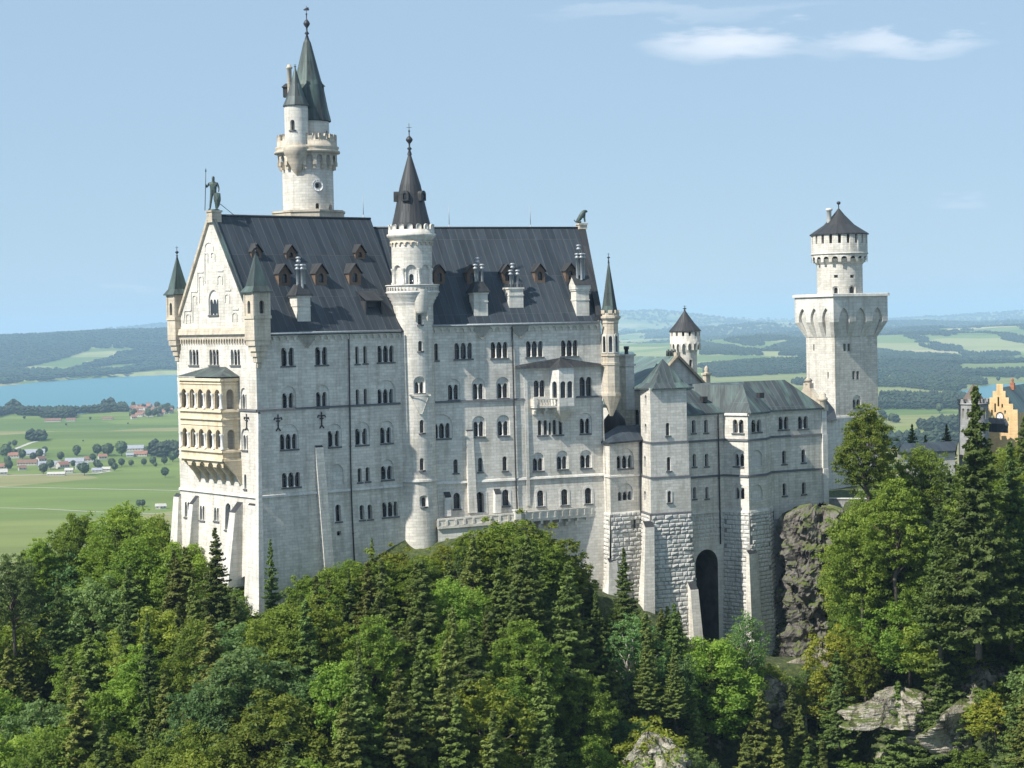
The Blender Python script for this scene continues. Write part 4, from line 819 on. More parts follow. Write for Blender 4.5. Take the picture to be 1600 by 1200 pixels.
# ================================================================== statues on the palace gables
def skinfig(name, nodes, edges, mats, org, sub=2, label=None):
    me = bpy.data.meshes.new(name); me.from_pydata([tuple(Vector(n[0])-Vector(org)) for n in nodes], edges, []); o = bpy.data.objects.new(name, me); C.objects.link(o); o.location = org; o['_o'] = list(org)
    m = o.modifiers.new('skin', 'SKIN'); s = o.modifiers.new('sub', 'SUBSURF'); s.levels = s.render_levels = sub
    for v, n in zip(me.skin_vertices[0].data, nodes): r = n[1]; v.radius = r if isinstance(r, tuple) else (r, r); v.use_root = False
    me.skin_vertices[0].data[0].use_root = True; me.materials.append(mats); m.use_smooth_shade = True; return o
k = ap.y/FP; zs = P(331, 329, ap.y).z; c = v2(ap); F3 = lambda a, b_, h: Vector((*(c+LU*(-a)*0+Vector((a, 0))+Vector((0, -b_))), zs+h)); s_ = 4.9/1.9
def kn(a, b_, h, r): return (F3(a*s_, b_*s_, h*s_), r*s_)
nodes = [kn(0, 0, .98, .15), kn(0, 0, 1.2, .14), kn(0, 0, 1.42, .18), kn(0, 0, 1.56, .07), kn(.01, .02, 1.66, .085), kn(.01, .02, 1.78, .09), kn(.01, .02, 1.86, .06),
  kn(.09, 0, .9, .1), kn(.12, .05, .5, .075), kn(.13, .02, .1, .05), kn(.14, .14, .04, .045), kn(-.1, 0, .9, .1), kn(-.14, .08, .5, .07), kn(-.2, .06, .1, .05), kn(-.26, .16, .04, .045),
  kn(.22, 0, 1.46, .07), kn(.3, .04, 1.2, .05), kn(.3, .16, .98, .04), kn(-.22, 0, 1.46, .07), kn(-.36, .06, 1.25, .05), kn(-.38, .16, 1.42, .04)]
edges = [(0, 1), (1, 2), (2, 3), (3, 4), (4, 5), (5, 6), (0, 7), (7, 8), (8, 9), (9, 10), (0, 11), (11, 12), (12, 13), (13, 14), (2, 15), (15, 16), (16, 17), (2, 18), (18, 19), (19, 20)]
kt = thing('knight_statue', (c.x, c.y, zs), 'dark green bronze knight statue with lance and shield standing on the gable peak', 'statue')
body = skinfig('figure', nodes, edges, BRONZ, (c.x, c.y, zs)); body.parent = kt; body.location = (0, 0, 0)
mb = MB(); mb.tube([F3(-.46*s_, .16*s_, -.0), F3(-.39*s_, .17*s_, 1.4*s_), F3(-.36*s_, .17*s_, 2.15*s_)], .055, 6); mb.tube([F3(-.36*s_, .17*s_, 2.1*s_), F3(-.355*s_, .17*s_, 2.3*s_)], [.12, .01], 6); mb.build('lance', [BRONZ], kt)
mb = MB(); pts = [(-.02, .9), (.14, .96), (.34, .92), (.36, .55), (.28, .25), (.16, .05), (.04, .3), (-.03, .6)]; a = [F3(x*s_+.15, .22*s_, z*s_) for x, z in pts]; b_ = [p+Vector((0, .15, 0)) for p in a]; cen = F3(.17*s_+.15, .30*s_, .55*s_)
for i in range(8): j = (i+1) % 8; mb.face((a[i], a[j], cen)); mb.face((a[i], b_[i], b_[j], a[j]))
mb.face(b_[::-1]); mb.build('shield', [BRONZ], kt); mb = MB(); mb.lathe(c, [(.8, zs-.02), (.8, zs+.12), (.7, zs+.16), (0, zs+.16)], 12); mb.build('base', [BRONZ], kt)
mb = MB(); mb.tube([F3(.9, 0, .9), F3(3.4, 0, -1.2)], .05, 5); mb.build('stay_rod', [BRONZ], kt)
zs = P(910, 348.5, lp.y).z; c = v2(lp); s_ = 1.55
L3 = lambda a, b_, h, r: (Vector((c.x+a*s_, c.y-b_*s_, zs+h*s_)), r*s_)
nodes = [L3(-.35, 0, .3, .26), L3(-.1, 0, .62, .27), L3(.16, 0, .92, .28), L3(.3, 0, 1.16, .24), L3(.5, 0, 1.18, .15), L3(.62, 0, 1.08, .09), L3(.3, .14, .5, .09), L3(.34, .14, .08, .08), L3(.3, -.14, .5, .09), L3(.34, -.14, .08, .08), L3(-.3, .2, .15, .14), L3(0, .22, .07, .08), L3(-.3, -.2, .15, .14), L3(0, -.22, .07, .08), L3(-.6, 0, .12, .06), L3(-.75, 0, .35, .05)]
lion = skinfig('lion_statue', nodes, [(0, 1), (1, 2), (2, 3), (3, 4), (4, 5), (2, 6), (6, 7), (2, 8), (8, 9), (0, 10), (10, 11), (0, 12), (12, 13), (0, 14), (14, 15)], BRONZ, (c.x, c.y, zs)); tag(lion, 'dark seated lion statue on the far right end of the palace ridge', 'statue')
# lightning rods on the ridge
for i, (x, y0, y1, lab) in enumerate(((568, 341, 305, 'thin lightning rod on the palace ridge just left of the stair tower spire'), (702, 356, 321, 'thin lightning rod on the palace ridge just right of the stair tower spire'), (829, 356, 322, 'thin lightning rod on the palace ridge near the lion statue'))):
    R_l = ridL if x < 600 else ridR; s, z0 = R_l.px(x, y0); q = R_l.M(s, z0); z1 = R_l.px(x, y1)[1]; mb = MB(); mb.tube([q-Vector((0, 0, .3)), Vector((q.x, q.y, z0+.5))], .09, 6); mb.tube([Vector((q.x, q.y, z0+.5)), Vector((q.x, q.y, z1))], [.055, .03], 5)
    o = mb.build('lightning_rod', [ZINC], None, (q.x, q.y, z0)); tag(o, lab, 'rod', 'lightning rods on the palace ridge')

# ================================================================== THE RESIDENCE WING (right), plan from pixels and depths
def pp(x, Y, y=700): return v2(P(x, y, Y))
KU = None
def poly_building(root, pts, z0, z1, name, mats, face_cb=None, zb=()):
    """walls along consecutive plan points; face_cb(i, Face) adds the openings first"""
    for i, (a, b_) in enumerate(zip(pts, pts[1:])):
        S = Wall(a, b_); F = Face(S, root)
        if face_cb: face_cb(i, F)
        F.wall([(0, z0), (S.L, z0), (S.L, z1), (0, z1)], name, mats=[mats])
def base_blocks(root, pts, z0, z1, bat=.035, holes_cb=None, skip=(), seed=0, name='rusticated_base', rh=.62):
    for i, (a, b_) in enumerate(zip(pts, pts[1:])):
        if i in skip: continue
        of = (lambda z: .12+max(0, z1-z)*bat if z > 100 else .12); S = Wall(a, b_, of); hs = holes_cb(i, S) if holes_cb else []
        mb = MB(); e = of(z0); o = [(-e*.8, z0), (S.L+e*.8, z0), (S.L+.1, z1), (-.1, z1)]; panel(mb, S, o, hs, 0); 
        g = mb.build('mortar_bed', [GROUT], root) if False else None
        for f in mb.m: pass
        mb.m = [1]*len(mb.f); rustic(mb, S, o, hs, seed=seed+i, rh=rh)
        for h in hs: rim(mb, S, h, .12, -.6, 1)
        mb.build(name, [RUST, GROUT], root)
# --- small left bay
k0, k1, k2 = pp(935, 289.3), pp(952.4, 284.6), pp(1001, 287.6); kb = thing('residence_bay', (*k1, 150), 'small two-storey stone bay with dark hipped roof, between palace and square residence tower', 'building')
z1b, zc, zr0 = P(975, 690, 286).z, P(975, 743.5, 286).z, P(965, 801.5, 285).z
def cb(i, F):
    if i == 1:
        F.win(977, 711.6, 731.8, 3, 5, 9, 700, 27); F.win(977.6, 768, 782, 3, 4.8, 8, 755, 24, sill=False); F.win(1040, 700, 710) if False else None
    if i == 0: F.win(942, 770, 786, 1, 4)
poly_building(kb, [k0, k1, k2], zr0, z1b, 'wall', LIME, cb)
for a, b_ in ((k0, k1), (k1, k2)):
    S = Wall(a, b_)
    for z in (zc, zr0-.15): band(S, -.12, S.L+.12, z-.1, .25, .18).build('string_course', [SMOOTH], kb)
Eb = lambda x, y, Y: P(x, y, Y); mb = MB()
r0, r1, r2, r3, r4 = Eb(928.5, 689, 289.5), Eb(952, 691.5, 283.8), Eb(1004, 687, 287), Eb(1001, 664, 292), Eb(965, 665, 292.5)
mb.face((r0, r1, r4)); mb.face((r1, r2, r3, r4)); dn = Vector((0, 0, -.25)); mb.face((r0+dn, r1+dn, r1, r0)); mb.face((r1+dn, r2+dn, r2, r1)); mb.build('roof', [ROOF], kb)
base_blocks(kb, [k0, k1, k2], 150, zr0, holes_cb=lambda i, S: [arch(S.px(991, 820)[0], S.px(991, 827)[1], S.px(991, 812)[1], .5, kind='rect')] if i == 1 else [], seed=11, bat=.05)
S = Wall(k1, k2, lambda z: .2); strip(S, 955, 878, 952, 930, 12, 20, .5, 1.4, kb)
# --- square tower with pyramid roof
t0, t1, t2 = pp(1002, 288.5), pp(1017.3, 283.2), pp(1074, 285.6); tn = (t1-t0); t3 = t2+(t0-t1)
kt_ = thing('residence_tower', (*t1, 150), 'square stone tower with green copper pyramid roof on a tall rusticated base', 'tower')
zA, zB_, zC_, zD_ = P(1045, 605.5, 285).z, P(1045, 691, 285).z, P(1045, 745, 285).z, P(1045, 801.5, 285).z
def shell(root, p0, p1, p2, p3, z0, z1, d, cb, mats=LIME):
    c = (p0+p1+p2+p3)/4; ex = lambda p: p+(p-c).normalized()*d; q = [ex(p) for p in (p0, p1, p2, p3)]
    for i in range(3): S = Wall(q[i], q[i+1]); F = Face(S, root); cb(i, F) if cb else None; F.wall([(0, z0), (S.L, z0), (S.L, z1), (0, z1)], 'wall', mats=[mats])
    for i in range(3): S = Wall(q[i], q[i+1]); band(S, -.1, S.L+.1, z0-.12, .25, .2).build('string_course', [TRIM], root)
    return q
shell(kt_, t0, t1, t2, t3, zB_, zA, 0, lambda i, F: F.win(1043.5, 660.6, 680.5, 1, 6) if i == 1 else (F.win(1009, 617, 634, 1, 3, sill=False), F.win(1009, 662, 678, 1, 3, sill=False)) if i == 0 else None)
shell(kt_, t0, t1, t2, t3, zC_, zB_-.12, .22, lambda i, F: F.win(1045.3, 714, 735.5, 1, 6) if i == 1 else F.win(1008, 712, 730, 1, 3, sill=False) if i == 0 else None)
q_ = shell(kt_, t0, t1, t2, t3, zD_, zC_-.12, .42, lambda i, F: F.win(1046, 767, 785, 1, 5.6, surround=.22) if i == 1 else F.win(1008, 767, 782, 1, 3, sill=False) if i == 0 else None)
TU = (t2-t1).normalized(); ctr = (t0+t1+t2+t3)/4; mb = MB(); hw = (t2-t1).length/2; hd = (t1-t0).length/2; TNn = Vector((-TU.y, TU.x))
q = lambda a, b_, z: Vector((*(ctr+TU*a+TNn*b_), z)); za = P(1034.5, 560.6, ctr.y).z; zo = zA-.05; o = .45
cs = [q(-hw-o, -hd-o, zo), q(hw+o, -hd-o, zo), q(hw+o, hd+o, zo), q(-hw-o, hd+o, zo)]; cm = [q(-hw*.8, -hd*.8, zo+.75), q(hw*.8, -hd*.8, zo+.75), q(hw*.8, hd*.8, zo+.75), q(-hw*.8, hd*.8, zo+.75)]; tp = q(0, 0, za)
for i in range(4): j = (i+1) % 4; mb.face((cs[i], cs[j], cm[j], cm[i])); mb.face((cm[i], cm[j], tp)); dn = Vector((0, 0, -.2)); mb.face((cs[i]+dn, cs[j]+dn, cs[j], cs[i]))
mb.face([p-Vector((0, 0, .2)) for p in cs][::-1]); mb.build('pyramid_roof', [COPG], kt_)
base_blocks(kt_, q_, 143, zD_-.1, bat=.03, skip=(), holes_cb=lambda i, S: [arch(S.px(1047, 830)[0], S.px(1047, 838)[1], S.px(1047, 830)[1], .6, kind='rect'), arch(S.px(1049, 880)[0], S.px(1049, 882)[1], S.px(1049, 870)[1], .55)] if i == 1 else [], seed=21)
S1 = Wall(q_[1], q_[2], lambda z: .12+max(0, zD_-z)*.03*(z > 100)); strip(S1, 1012, 823, 1006, 968, 14, 18, .7, 1.8, kt_, LIME); strip(S1, 1080, 920, 1084, 1012, 12, 15, 1.0, 1.8, kt_, LIME)
g = MB()
for x, y0, y1 in ((1047, 830, 838), (1049, 870, 882)): a_ = S1.px(x, y1); b_ = S1.px(x, y0); panel(g, S1, arch(a_[0], a_[1], b_[1], .6), [], -.5)
g.build('opening', [DARKIN], kt_)
# --- recessed middle wall, polygonal bay, right wall
r0_, r1_ = pp(1071, 290.2), pp(1131, 294.2); b1_, b2_, b3_ = pp(1169, 291.2), pp(1197.5, 294.2), pp(1204.5, 298.2); e_ = pp(1291, 303.6)
kw = thing('residence_wing', (*b1_, 150), 'three-storey limestone wing with polygonal bay and long dark metal roof, right of the palace', 'building')
zE_, z2, z3, z4 = P(1169, 645.5, 292).z, P(1169, 688, 292).z, P(1169, 744, 292).z, P(1169, 799.5, 292).z
pts = [r0_, r1_, b1_, b2_, b3_, e_]
def cbw(i, F):
    if i == 0:
        for cx, d in ((1083.8, 0), (1103, -.5)): F.win(cx, 656+d, 676.7+d, 1, 6, surround=.2); F.win(cx+1, 709+d, 729+d, 1, 5.6, surround=.2); F.win(cx+1.5, 761+d, 779.5+d, 1, 5, surround=.2)
    if i == 1:
        F.win(1153.5, 655.5, 676.7, 2, 7, 9.8); F.win(1154.2, 709, 728.6, 2, 5.6, 8.8, 704, 18); F.win(1155, 761.7, 780, 2, 5.2, 9, 756, 18, sill=False)
    if i == 2:
        F.win(1182, 655.5, 675, 2, 6.6, 9); F.win(1183, 720, 727.7, 1, 15, 0, 703, 17, blind=True); F.win(1183.5, 772, 782, 1, 15, 0, 757, 17, blind=True)
    if i == 4:
        for cx in (1224.3, 1254.8): F.win(cx, 651-(cx-1224)*.03, 671-(cx-1224)*.04, 2, 6, 9.2)
        for cx in (1225.4, 1255.6): F.win(cx, 704-(cx-1225)*.06, 725-(cx-1225)*.08, 1, 6.4); F.win(cx+.6, 755-(cx-1225)*.05, 774.4-(cx-1225)*.08, 1, 6.2)
for i, (a, b_) in enumerate(zip(pts, pts[1:])):
    S = Wall(a, b_); F = Face(S, kw); cbw(i, F); zl = z4 if i < 4 else P(1250, 793.5, 302).z-1.5
    F.wall([(0, zl), (S.L, zl), (S.L, zE_), (0, zE_)], 'wall')
    for z in (z2, z3): band(S, 0, S.L+.05, z-.1, .26, .2).build('string_course', [TRIM], kw)
    band(S, 0, S.L+.05, zE_-.35, .35, .25).build('cornice', [SMOOTH], kw)
    if i < 4: band(S, 0, S.L+.05, z4-.15, .3, .25).build('plinth_course', [SMOOTH], kw)
RNK = Vector(((e_-r0_).normalized().y, -(e_-r0_).normalized().x)); RUK = (e_-r0_).normalized()
# corner pier at the right
S = Wall(b3_, e_); s = S.L-.9; mb = MB(); 
for za, zb_, d in ((z2, P(1287, 634, 306).z, .18), (z3, z2, .32), (z4-1, z3, .46)): o = [(s, za), (s+.95, za), (s+.95, zb_), (s, zb_)]; panel(mb, S, o, [], d); rim(mb, S, o, d, 0)
mb.build('corner_pier', [SMOOTH], kw); q = v2(S.M(s+.4, 0, 0)); mb = MB(); zz = lambda y: P(1286, y, 306).z; mb.lathe(q, [(.5, zz(637)), (.5, zz(626)), (.75, zz(624)), (.75, zz(621)), (.45, zz(619)), (.5, zz(615)), (0, zz(611))], 8); mb.build('pinnacle', [WARM], kw)
# roof of the wing
zR = P(1150, 598.5, 297.5).z; D_ = 6.2
rb = lambda x, y, Y: P(x, y, Y); mb = MB(); u_ = RUK; nb = -RNK
rl = Vector((*(r0_+nb*D_-u_*1.5), zR)); rrr = Vector((*(e_+nb*(D_-2.5)-u_*5.2), zR+.15)); ev = zE_+.1
a = Vector((*(r0_+RNK*.5), ev)); b2v = Vector((*(r1_+RNK*.4), ev)); c1 = Vector((*(b1_+(b1_-r1_).normalized()*.5+RNK*.2), ev)); c2_ = Vector((*(b2_+RNK*.5+u_*.3), ev)); c3_ = Vector((*(b3_+RNK*.45), ev)); d_ = Vector((*(e_+RNK*.45-u_*.6), ev))
pk = P(1161, 600, 295.5); pk = Vector((pk.x, pk.y, zR-.3)); j1 = rl+(rrr-rl)*((b1_-r0_).dot(u_)/(rrr-rl).length*.62); j2 = rl+(rrr-rl)*((b3_-r0_).dot(u_)/(rrr-rl).length*1.0)
mb.face((a, b2v, j1, rl)); mb.face((b2v, c1, pk)); mb.face((b2v, pk, j1)); mb.face((c1, c2_, pk)); mb.face((c2_, c3_, pk)); mb.face((c3_, j2, pk)); mb.face((j1, pk, j2)); mb.face((c3_, d_, rrr, j2))
dn = Vector((0, 0, -.25)); ev_ = [a, b2v, c1, c2_, c3_, d_]
for p, r in zip(ev_, ev_[1:]): mb.face((p+dn, r+dn, r, p))
bk = Vector((*(r0_+nb*(D_*2)), ev)); bk2 = Vector((*(e_+nb*(D_*2)), ev)); mb.face((rl, j1, j2, rrr, bk2, bk)); mb.face((rrr, d_, bk2))
rw = mb.build('roof', [COPG], kw)
for x, y in ((1099.5, 622), (1188, 616)):
    p = P(x, y, 294.5); mb = MB(); mb.box(v2(p), u_, nb, .9, .8, p.z-.6, p.z+.25); mb.build('roof_hatch', [ROOF2], rw)
# stone gable at the right end
q = lambda a, z, d=0: Vector((*(e_+u_*d+nb*a-u_*.5), z)); zz = lambda y, x=1275: P(x, y, 308).z
prof = [(-.3, zz(640)), (-.3, zz(631)), (.6, zz(631)), (3.3, zz(606)), (3.3, zz(598)), (4.9, zz(598)), (4.9, zz(606)), (9, zz(640))]
mb = MB(); f0 = [q(a, z, 0) for a, z in prof]; f1 = [q(a, z, .8) for a, z in prof]; mb.face(f0); mb.face(f1[::-1])
for i in range(len(prof)): j = (i+1) % len(prof); mb.face((f0[i], f1[i], f1[j], f0[j]))
mb.build('stepped_gable', [WARM], kw)
mb = MB(); p = v2(q(4.1, 0, .4)); mb.lathe(p, [(.55, zz(600)), (.55, zz(595)), (.7, zz(594)), (.3, zz(590)), (0, zz(589))], 8); mb.build('pinnacle', [WARM], kw)
# side wall at the right, going back
mb = MB(); eB = e_+nb*12; mb.face((Vector((*e_, z4-2)), Vector((*eB, z4-2)), Vector((*eB, zE_)), Vector((*e_, zE_)))); mb.build('end_wall', [LIME], kw)
# rusticated bases
base_blocks(kw, [r1_, b1_, b2_, b3_], 138, z4-.1, bat=.03, seed=31)
S = Wall(b1_, b2_, lambda z: .2+max(0, z4-z)*.03*(z > 100)); strip(S, 1173.5, 865, 1176, 985, 14, 16, .5, .9, kw, LIME)
of = lambda z: 0; S = Wall(r0_, r1_); arc_ = arch(S.px(1104.5, 900)[0], 120, S.px(1104.5, 858.4)[1], (S.px(1122, 900)[0]-S.px(1087, 900)[0]), 14)
mb = MB(); o = [(0, 138), (S.L, 138), (S.L, z4), (0, z4)]; arc_ = [(a, max(b_, 138.001)) for a, b_ in arc_]; panel(mb, S, o, [arc_], 0); mb.build('arched_passage_wall', [SMOOTH], kw)
mb = MB(); rim(mb, S, arc_, 0, -7); mb.build('passage_vault', [VAULT], kw)
mb = MB(); panel(mb, S, arc_, [], -7); mb.build('passage_back_wall', [VAULT], kw)
mb = MB(); zt4 = S.px(1100, 845)[1]; rustic(mb, S, [(0, zt4), (S.L, zt4), (S.L, z4-.1), (0, z4-.1)], [], proud=.1, seed=5); mb.build('rusticated_band', [RUST], kw)
pipe(S, 1120.5, 646, 1124.5, 850, kw); pipe(Wall(b3_, e_), 1206, 795, 1216, 990, kw, .13)
# downpipe between bay and tower
pipe(Wall(k1, k2), 999, 690, 1001, 940, kb)
# dark retaining wall behind the cliff
mb = MB(); a, b_ = b3_+Vector((.5, .6)), e_+Vector((0, -.3)); S = Wall(b3_, e_+u_*2.5, lambda z: .5+max(0, 171-z)*.05*(z > 100), -.1); o = [(-.5, 140), (S.L, 140), (S.L, zl+.2), (-.5, zl+.2)]; panel(mb, S, o, []); mb.build('foundation_wall', [GROUT], kw)

# ================================================================== gabled hall with copper roof behind
gd = v2(P(1058, 560, 318)); gu = Vector((.83, .56)).normalized(); gn = Vector((gu.y, -gu.x)); k = 318/FP
hb = thing('copper_roofed_hall', (*gd, 170), 'stone hall with a pale green copper roof and grey end gable behind the residence wing', 'building')
zap = P(1058, 557, 318).z; zr_h = P(1101, 602, 321).z; hw = (v2(P(1103, 602, 321))-gd).dot(gu); ln = 17.5
q = lambda a, b_, z: Vector((*(gd+gu*a-gn*b_), z)); slope = (zap-zr_h)/hw; hl = 8.5; zll = zap-slope*hl
mb = MB(); mb.face((q(-hl, 0, 150), q(hw, 0, 150), q(hw, 0, zr_h), q(0, 0, zap-.1), q(-hl, 0, zll))); mb.face((q(-hl, ln, 150), q(-hl, 0, 150), q(-hl, 0, zll), q(-hl, ln, zll))); mb.face((q(hw, 0, 150), q(hw, ln, 150), q(hw, ln, zr_h), q(hw, 0, zr_h))); mb.build('wall', [SMOOTH], hb)
mb = MB(); kk = .5; mb.face((q(-hl-.6, ln+.3, zll-.6*slope), q(-hl-.6, -.3, zll-.6*slope), q(0, -.3, zap), q(0, ln+.3, zap))); mb.face((q(hw+.5, -.3, zr_h-.5*slope), q(hw+.5, ln+.3, zr_h-.5*slope), q(0, ln+.3, zap), q(0, -.3, zap)))
mb.build('roof', [COPP], hb)
mb = MB()
for sa, za, sb, zb_ in ((0, zap, hw+.6, zr_h-.6*slope), (-hl-.6, zll-.6*slope, 0, zap)):
    A = [q(sa, .35, za+.3), q(sb, .35, zb_+.3), q(sb, -.55, zb_+.3), q(sa, -.55, za+.3)]; Bq = [p-Vector((0, 0, .55)) for p in A]; mb.face(A); mb.face(A[::-1]); mb.face((Bq[3], Bq[2], A[2], A[3])); mb.face((Bq[2], Bq[3], A[3], A[2]))
mb.build('gable_coping', [WARM], hb); p = q(0, 0, zap); mb = MB(); mb.box(v2(p), gu, gn, .8, .8, zap, zap+.7); mb.build('apex_block', [WARM], hb)
# lower hip roof and chimney on the left of it
p0 = P(966, 608, 305); mb = MB(); 
lowA, lowB, lowC, lowD = P(962, 612, 306), P(1004, 607, 303), P(1030, 560, 316), P(1000, 556, 326); mb.face((lowA, lowB, lowC, lowD)); mb.face((lowA, lowD, P(975, 575, 330))); mb.build('lower_roof', [COPP], hb)
S = Wall(pp(958, 306.5), pp(1006, 303.5)); F = Face(S, hb); F.win(995, 640, 664, 1, 7); F.win(983, 618, 634, 1, 7, sill=False); F.wall([(0, 150), (S.L, 150), (S.L, P(980, 611, 305).z), (0, P(980, 611, 305).z)], 'connecting_wall')
c = v2(P(979.5, 590, 300)); zz = lambda y: P(979.5, y, 300).z; mb = MB(); mb.box(c, LU, LN, 1.75, 1.5, zz(640), zz(556)); mb.box(c, LU, LN, 2.2, 1.95, zz(572), zz(569)); mb.box(c, LU, LN, 2.2, 1.95, zz(556), zz(553.5)); mb.build('chimney', [CREAM], hb); mb = MB(); mb.lathe(c, [(.3, zz(554)), (.3, zz(546)), (.42, zz(546)), (.42, zz(541)), (0, zz(541))], 8); mb.build('chimney_pot', [PIPE], hb)
c = v2(P(1104, 590, 325)); zz = lambda y: P(1104, y, 325).z; mb = MB(); mb.box(c, gu, gn, .9, .9, zz(604), zz(586)); mb.box(c, gu, gn, 1.3, 1.3, zz(586), zz(583)); mb.lathe(c, [(.45, zz(583)), (.3, zz(580)), (.45, zz(577)), (.2, zz(573)), (0, zz(571))], 8); mb.build('chimney', [WARM], hb)
for i in range(6):
    x = 1042+i*2.6; p = P(x, 552, 319+i*.3); mb = MB(); mb.tube([p-Vector((0, 0, .5)), p+Vector((0, 0, .45+.2*(i % 2)))], .13, 6); mb.build('flue_pipe', [PIPE], hb)
# curved grey apse piece beside the bay
c = v2(P(960, 660, 296)); zz = lambda y: P(960, y, 296).z; mb = MB(); mb.lathe(c, [(1.9, zz(700)), (1.9, zz(668)), (1.6, zz(655)), (.6, zz(643)), (0, zz(638))], 16); mb.build('small_half_dome', [ROOF2], hb)

# ================================================================== small round tower
sc_ = v2(P(1071, 550, 345)); k = 345/FP; zz = lambda y, x=1070: P(x, y, 343).z; rk = lambda a: a*k
sr = thing('small_round_tower', (*sc_, 175), 'small round tower with a dark conical roof and arched frieze, behind the copper roofed hall', 'tower')
S = Cyl(sc_, rk(18)); F = Face(S, sr); F.win(1079.5, 562, 573, 1, 3.5, sill=False); cc = 2*PI*S.R; F.wall([(-cc/2, 168), (cc/2, 168), (cc/2, zz(538)), (-cc/2, zz(538))], 'shaft', mats=[CREAM])
S = Cyl(sc_, rk(23.7)); cc = 2*PI*S.R; mb = MB(); nsl = 14; hs = [arch(-cc/2+cc*(i+.5)/nsl, zz(525), zz(519), .42, kind='rect') for i in range(nsl)]; zz0 = zz(533)
panel(mb, S, [(-cc/2, zz0), (cc/2, zz0), (cc/2, zz(517.5)), (-cc/2, zz(517.5))], hs)
for h in hs: rim(mb, S, h, 0, -.4); panel(mb, S, h, [], -.4, 1)
scallop(mb, S, -cc/2, cc/2, zz0, zz(547), cc/16, 0, pointed=True, frac=.55); mb.lathe(sc_, [(rk(17.9), zz(552)), (rk(18.5), zz(549)), (rk(22.5), zz(534))], 40); mb.build('battlement', [CREAM, DARKIN], sr)
mb = MB(); mb.lathe(sc_, [(rk(25.2), zz(518)), (rk(25.2), zz(517)), (rk(14), zz(504)), (.1, zz(485))], 24, sm=False); mb.build('conical_roof', [ROOF2], sr); finial(sc_, zz(486), zz(477), sr, r=.3)

# ================================================================== square gate tower with round upper drum
D0 = 348; q1 = pp(1304.5, D0, 560); k = D0/FP; al = R_(32); U1 = Vector((math.cos(al), math.sin(al))); N1 = Vector((U1.y, -U1.x)); 
WT = hit(q1, U1, 1371, 560); U0 = -N1; 
qt = thing('square_gate_tower', (*q1, 160), 'tall square white tower with flared arched parapet and a round turret on top', 'tower')
z_ = lambda y, x=1304: P(x, y, D0).z; zpt, zwa, zcb = z_(462), z_(503), z_(528)
WS = abs(hit(q1, U0, 1260, 560)); cT = q1+U1*WT/2+U0*WS/2; fl_ = 1.4; dS = (WS-WT)/2
c4 = lambda h: [cT-U1*h+U0*(h+dS), cT-U1*h-U0*(h+dS), cT+U1*h-U0*(h+dS), cT+U1*h+U0*(h+dS)]
body = c4(WT/2)
for i in range(3):
    S = Wall(body[i], body[i+1]); F = Face(S, qt)
    if i == 1:
        for cx, yt, yb, ss in ((1323, 537, 549, 0), (1337, 580, 593, .15)): F.win(cx-3, yt, yb, 1, 4, sill=False, kind='rect'); F.win(cx+3.5, yt, yb, 1, 4, sill=False, kind='rect')
        F.win(1339, 624, 637, 2, 4.4, 6.6, 617, 13)
    if i == 0:
        for cx, y in ((1271.7, 543), (1294, 586.7)): F.win(cx, y-5, y+5, 1, 1.8, sill=False, kind='rect')
    F.wall([(0, 150), (S.L, 150), (S.L, zpt-3), (0, zpt-3)], 'wall', mats=[LIME])
    band(S, -.15, S.L+.15, z_(654), .4, .25).build('string_course', [SMOOTH], qt)
top = c4(WT/2+fl_)
for i in range(3):
    S = Wall(top[i], top[i+1]); Lw = S.L; n = 3; p = (Lw-1.0)/n; low = []; mb = MB(); zb_ = zcb; o = [(0, zpt), (0, zwa), (fl_*.0+.0, zwa)]
    # outer parapet skin with pointed openings; piers slope back to the wall
    hs = [arch(.5+p*(j+.5), zwa+.0, z_(481), p*.62, 8, 'point') for j in range(n)]
    sk = [(0, zwa-.001), (Lw, zwa-.001), (Lw, zpt), (0, zpt)]
    panel(mb, S, sk, hs)
    Si = Wall(body[i], body[i+1])
    def M2(a, z):   # maps outer coordinate a to sloping corbel surface between zwa (outer) and zcb (wall)
        f = (z-zcb)/(zwa-zcb); d = fl_*f; A = Si.M((a-fl_)*(WT/(Lw-2*fl_)) if False else 0, z, 0); 
        s_in = (a/Lw)*Si.L; s_out = a-fl_; s = s_in+(s_out-s_in)*f; return Si.M(s, z, d)
    edges = [0]+[v for j in range(n) for v in (.5+p*(j+.5)-p*.31, .5+p*(j+.5)+p*.31)]+[Lw]
    for j in range(0, len(edges), 2):
        a0, a1 = edges[j], edges[j+1]; mb.face((M2(a0, zcb), M2(a1, zcb), M2(a1, zwa), M2(a0, zwa)))
        for a, fl2 in ((a0, 0), (a1, 1)):
            if 0 < a < Lw: w0, w1, w2 = M2(a, zcb), M2(a, zwa), Si.M((a/Lw)*Si.L, zwa+2.6, 0); t = S.M(a, zwa+.0, 0); t2 = Si.M(a-fl_, zwa, -.1); mb.face((w0, w1, t2) if fl2 else (w1, w0, t2))
    for j in range(n):
        a0, a1 = edges[2*j+1], edges[2*j+2]; zt_n = z_(480); f = .55; w0, w1 = M2(a0, zcb+.2), M2(a1, zcb+.2)
        t0_, t1_ = S.M(a0-.1, zt_n+.3, -.4), S.M(a1+.1, zt_n+.3, -.4); m0_, m1_ = S.M(a0-.05, zwa+.8, -.55), S.M(a1+.05, zwa+.8, -.55)
        mb.face((m0_, m1_, t1_, t0_)); mb.face((w0, w1, m1_, m0_))
    for h in hs:
        hh = h[1:]+[h[0]]
        for p_, q_2 in zip(hh, hh[1:]): mb.face((S.M(*p_, 0), S.M(*q_2, 0), S.M(*q_2, -.75), S.M(*p_, -.75)))
    mb.build('machicolation', [SMOOTH], qt); band(S, -.3, Lw+.3, zpt-.15, .45, .35).build('parapet_cornice', [SMOOTH], qt)
